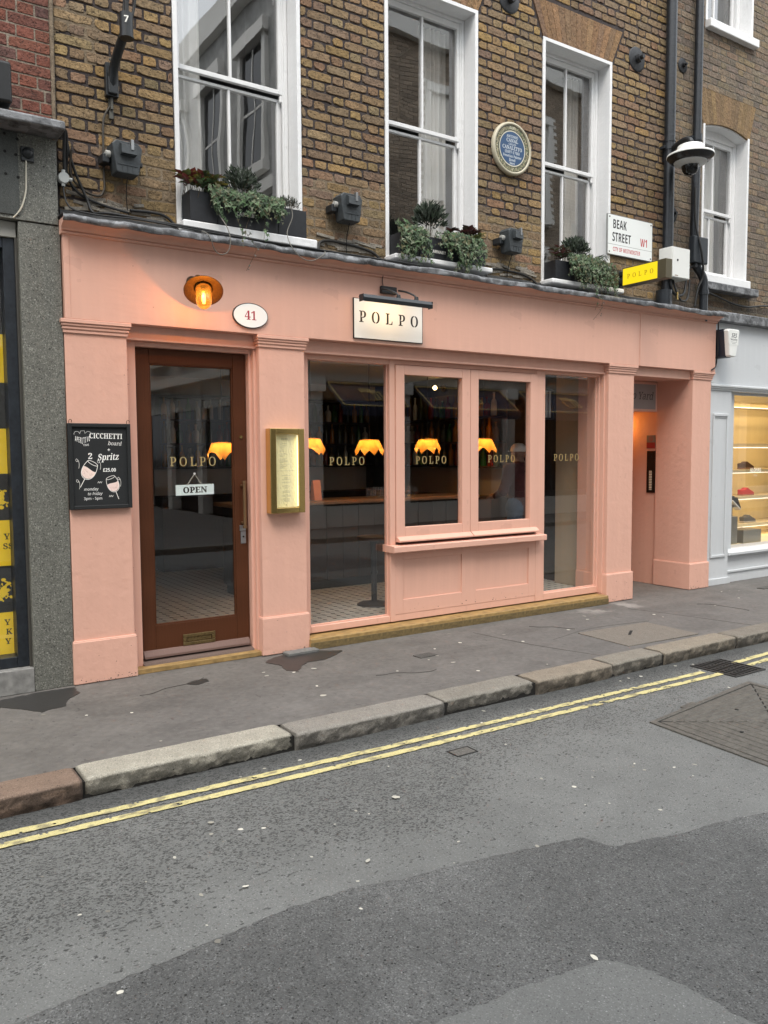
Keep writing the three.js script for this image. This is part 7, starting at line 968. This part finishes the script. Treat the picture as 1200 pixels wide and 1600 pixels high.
  O('mortar_bed', bx(xa, xb, 3.75, 10.9, zf + 0.012, zf + 0.3, 0), std({ color: lin(0.74, 0.72, 0.67), roughness: 0.9 }), A);
  const r = RNG(55), br = [], one = new THREE.BoxGeometry(1, 1, 0.02); one.deleteAttribute('uv'); one.setAttribute('uv', new THREE.BufferAttribute(new Float32Array(48), 2)); let c = 0;
  for (let y = 3.78; y < 10.85; y += 0.085, c++) for (let x = xa + (c % 2) * 0.12; x < 19; x += 0.238) { if (W.some((w) => x > w[0] - 0.24 && x < w[1] + 0.24 && y > w[2] - 0.2 && y < w[3] + 0.22)) continue; const k = 0.7 + 0.5 * r(); br.push(colored(one.clone().scale(0.222, 0.072, 1).translate(x + 0.11, y + 0.04, zf + 0.006), () => [0.3 * k, 0.24 * k, 0.18 * k])); }
  const bm = mesh('brickwork', mergeGeometries(br, false), std({ vertexColors: true, roughness: 0.9 }), A, true); bm.userData.kind = 'stuff';
  // flank along the side street
  for (let k = 0; k < 6; k++) { const z = zf + 1.2 + k * 2.4; for (const [y0, y1] of [[4.4, 6.6], [8, 10.6]]) { const w = new THREE.Group(); w.name = 'window'; A.add(w); O('surround', [bx(xa - 0.1, xa + 0.02, y0 - 0.1, y1 + 0.3, z - 0.16, z, 0), bx(xa - 0.1, xa + 0.02, y0 - 0.1, y1 + 0.3, z + 1.1, z + 1.26, 0), bx(xa - 0.2, xa + 0.02, y1 + 0.05, y1 + 0.35, z - 0.25, z + 1.35, 0), bx(xa - 0.16, xa + 0.02, y0 - 0.2, y0, z - 0.2, z + 1.3, 0)], wht, w); O('pane', bx(xa - 0.015, xa + 0.01, y0, y1, z, z + 1.1, 0), gls, w); O('sash', [bx(xa - 0.03, xa, (y0 + y1) / 2 - 0.03, (y0 + y1) / 2 + 0.03, z, z + 1.1, 0), bx(xa - 0.03, xa, y0, y1, z + 0.53, z + 0.57, 0)], wht, w); }
    O('pilaster', bx(xa - 0.08, xa + 0.3, 0, 3.5, z - 0.5, z - 0.15, 0.01), wht, A); O('shop_window', bx(xa + 0.05, xa + 0.1, 0.6, 2.8, z - 0.15, z + 1.9, 0), gls, A); O('side_fascia', bx(xa - 0.02, xa + 0.3, 2.8, 3.5, z - 0.5, z + 1.9, 0), wht, A); }
  const Bd = thing('stucco_building', 'plain grey stucco building across the street beside the lane', 'building');
  O('wall', bx(-30, 2.6, 0, 11, zf + 0.02, 26, 0), stuccoM, Bd); O('cornice', [bx(-30, 2.8, 10.6, 11.2, zf - 0.25, zf + 0.2, 0), bx(-30, 2.7, 3.4, 3.7, zf - 0.15, zf + 0.2, 0)], wht, Bd);
  for (let k = 0; k < 5; k++) for (const [y0, y1] of [[0.5, 2.9], [4.3, 6.6], [7.6, 9.8]]) { const x = 0.6 - k * 2.6, w = new THREE.Group(); w.name = 'window'; Bd.add(w); O('surround', [bx(x - 0.15, x, y0, y1, zf - 0.05, zf + 0.04, 0), bx(x + 1.2, x + 1.35, y0, y1, zf - 0.05, zf + 0.04, 0), bx(x - 0.15, x + 1.35, y1, y1 + 0.18, zf - 0.07, zf + 0.04, 0), bx(x - 0.15, x + 1.35, y0 - 0.12, y0, zf - 0.1, zf + 0.04, 0)], wht, w); O('pane', bx(x, x + 1.2, y0, y1, zf + 0.0, zf + 0.015, 0), gls, w); }
}

renderer.render(scene, camera);
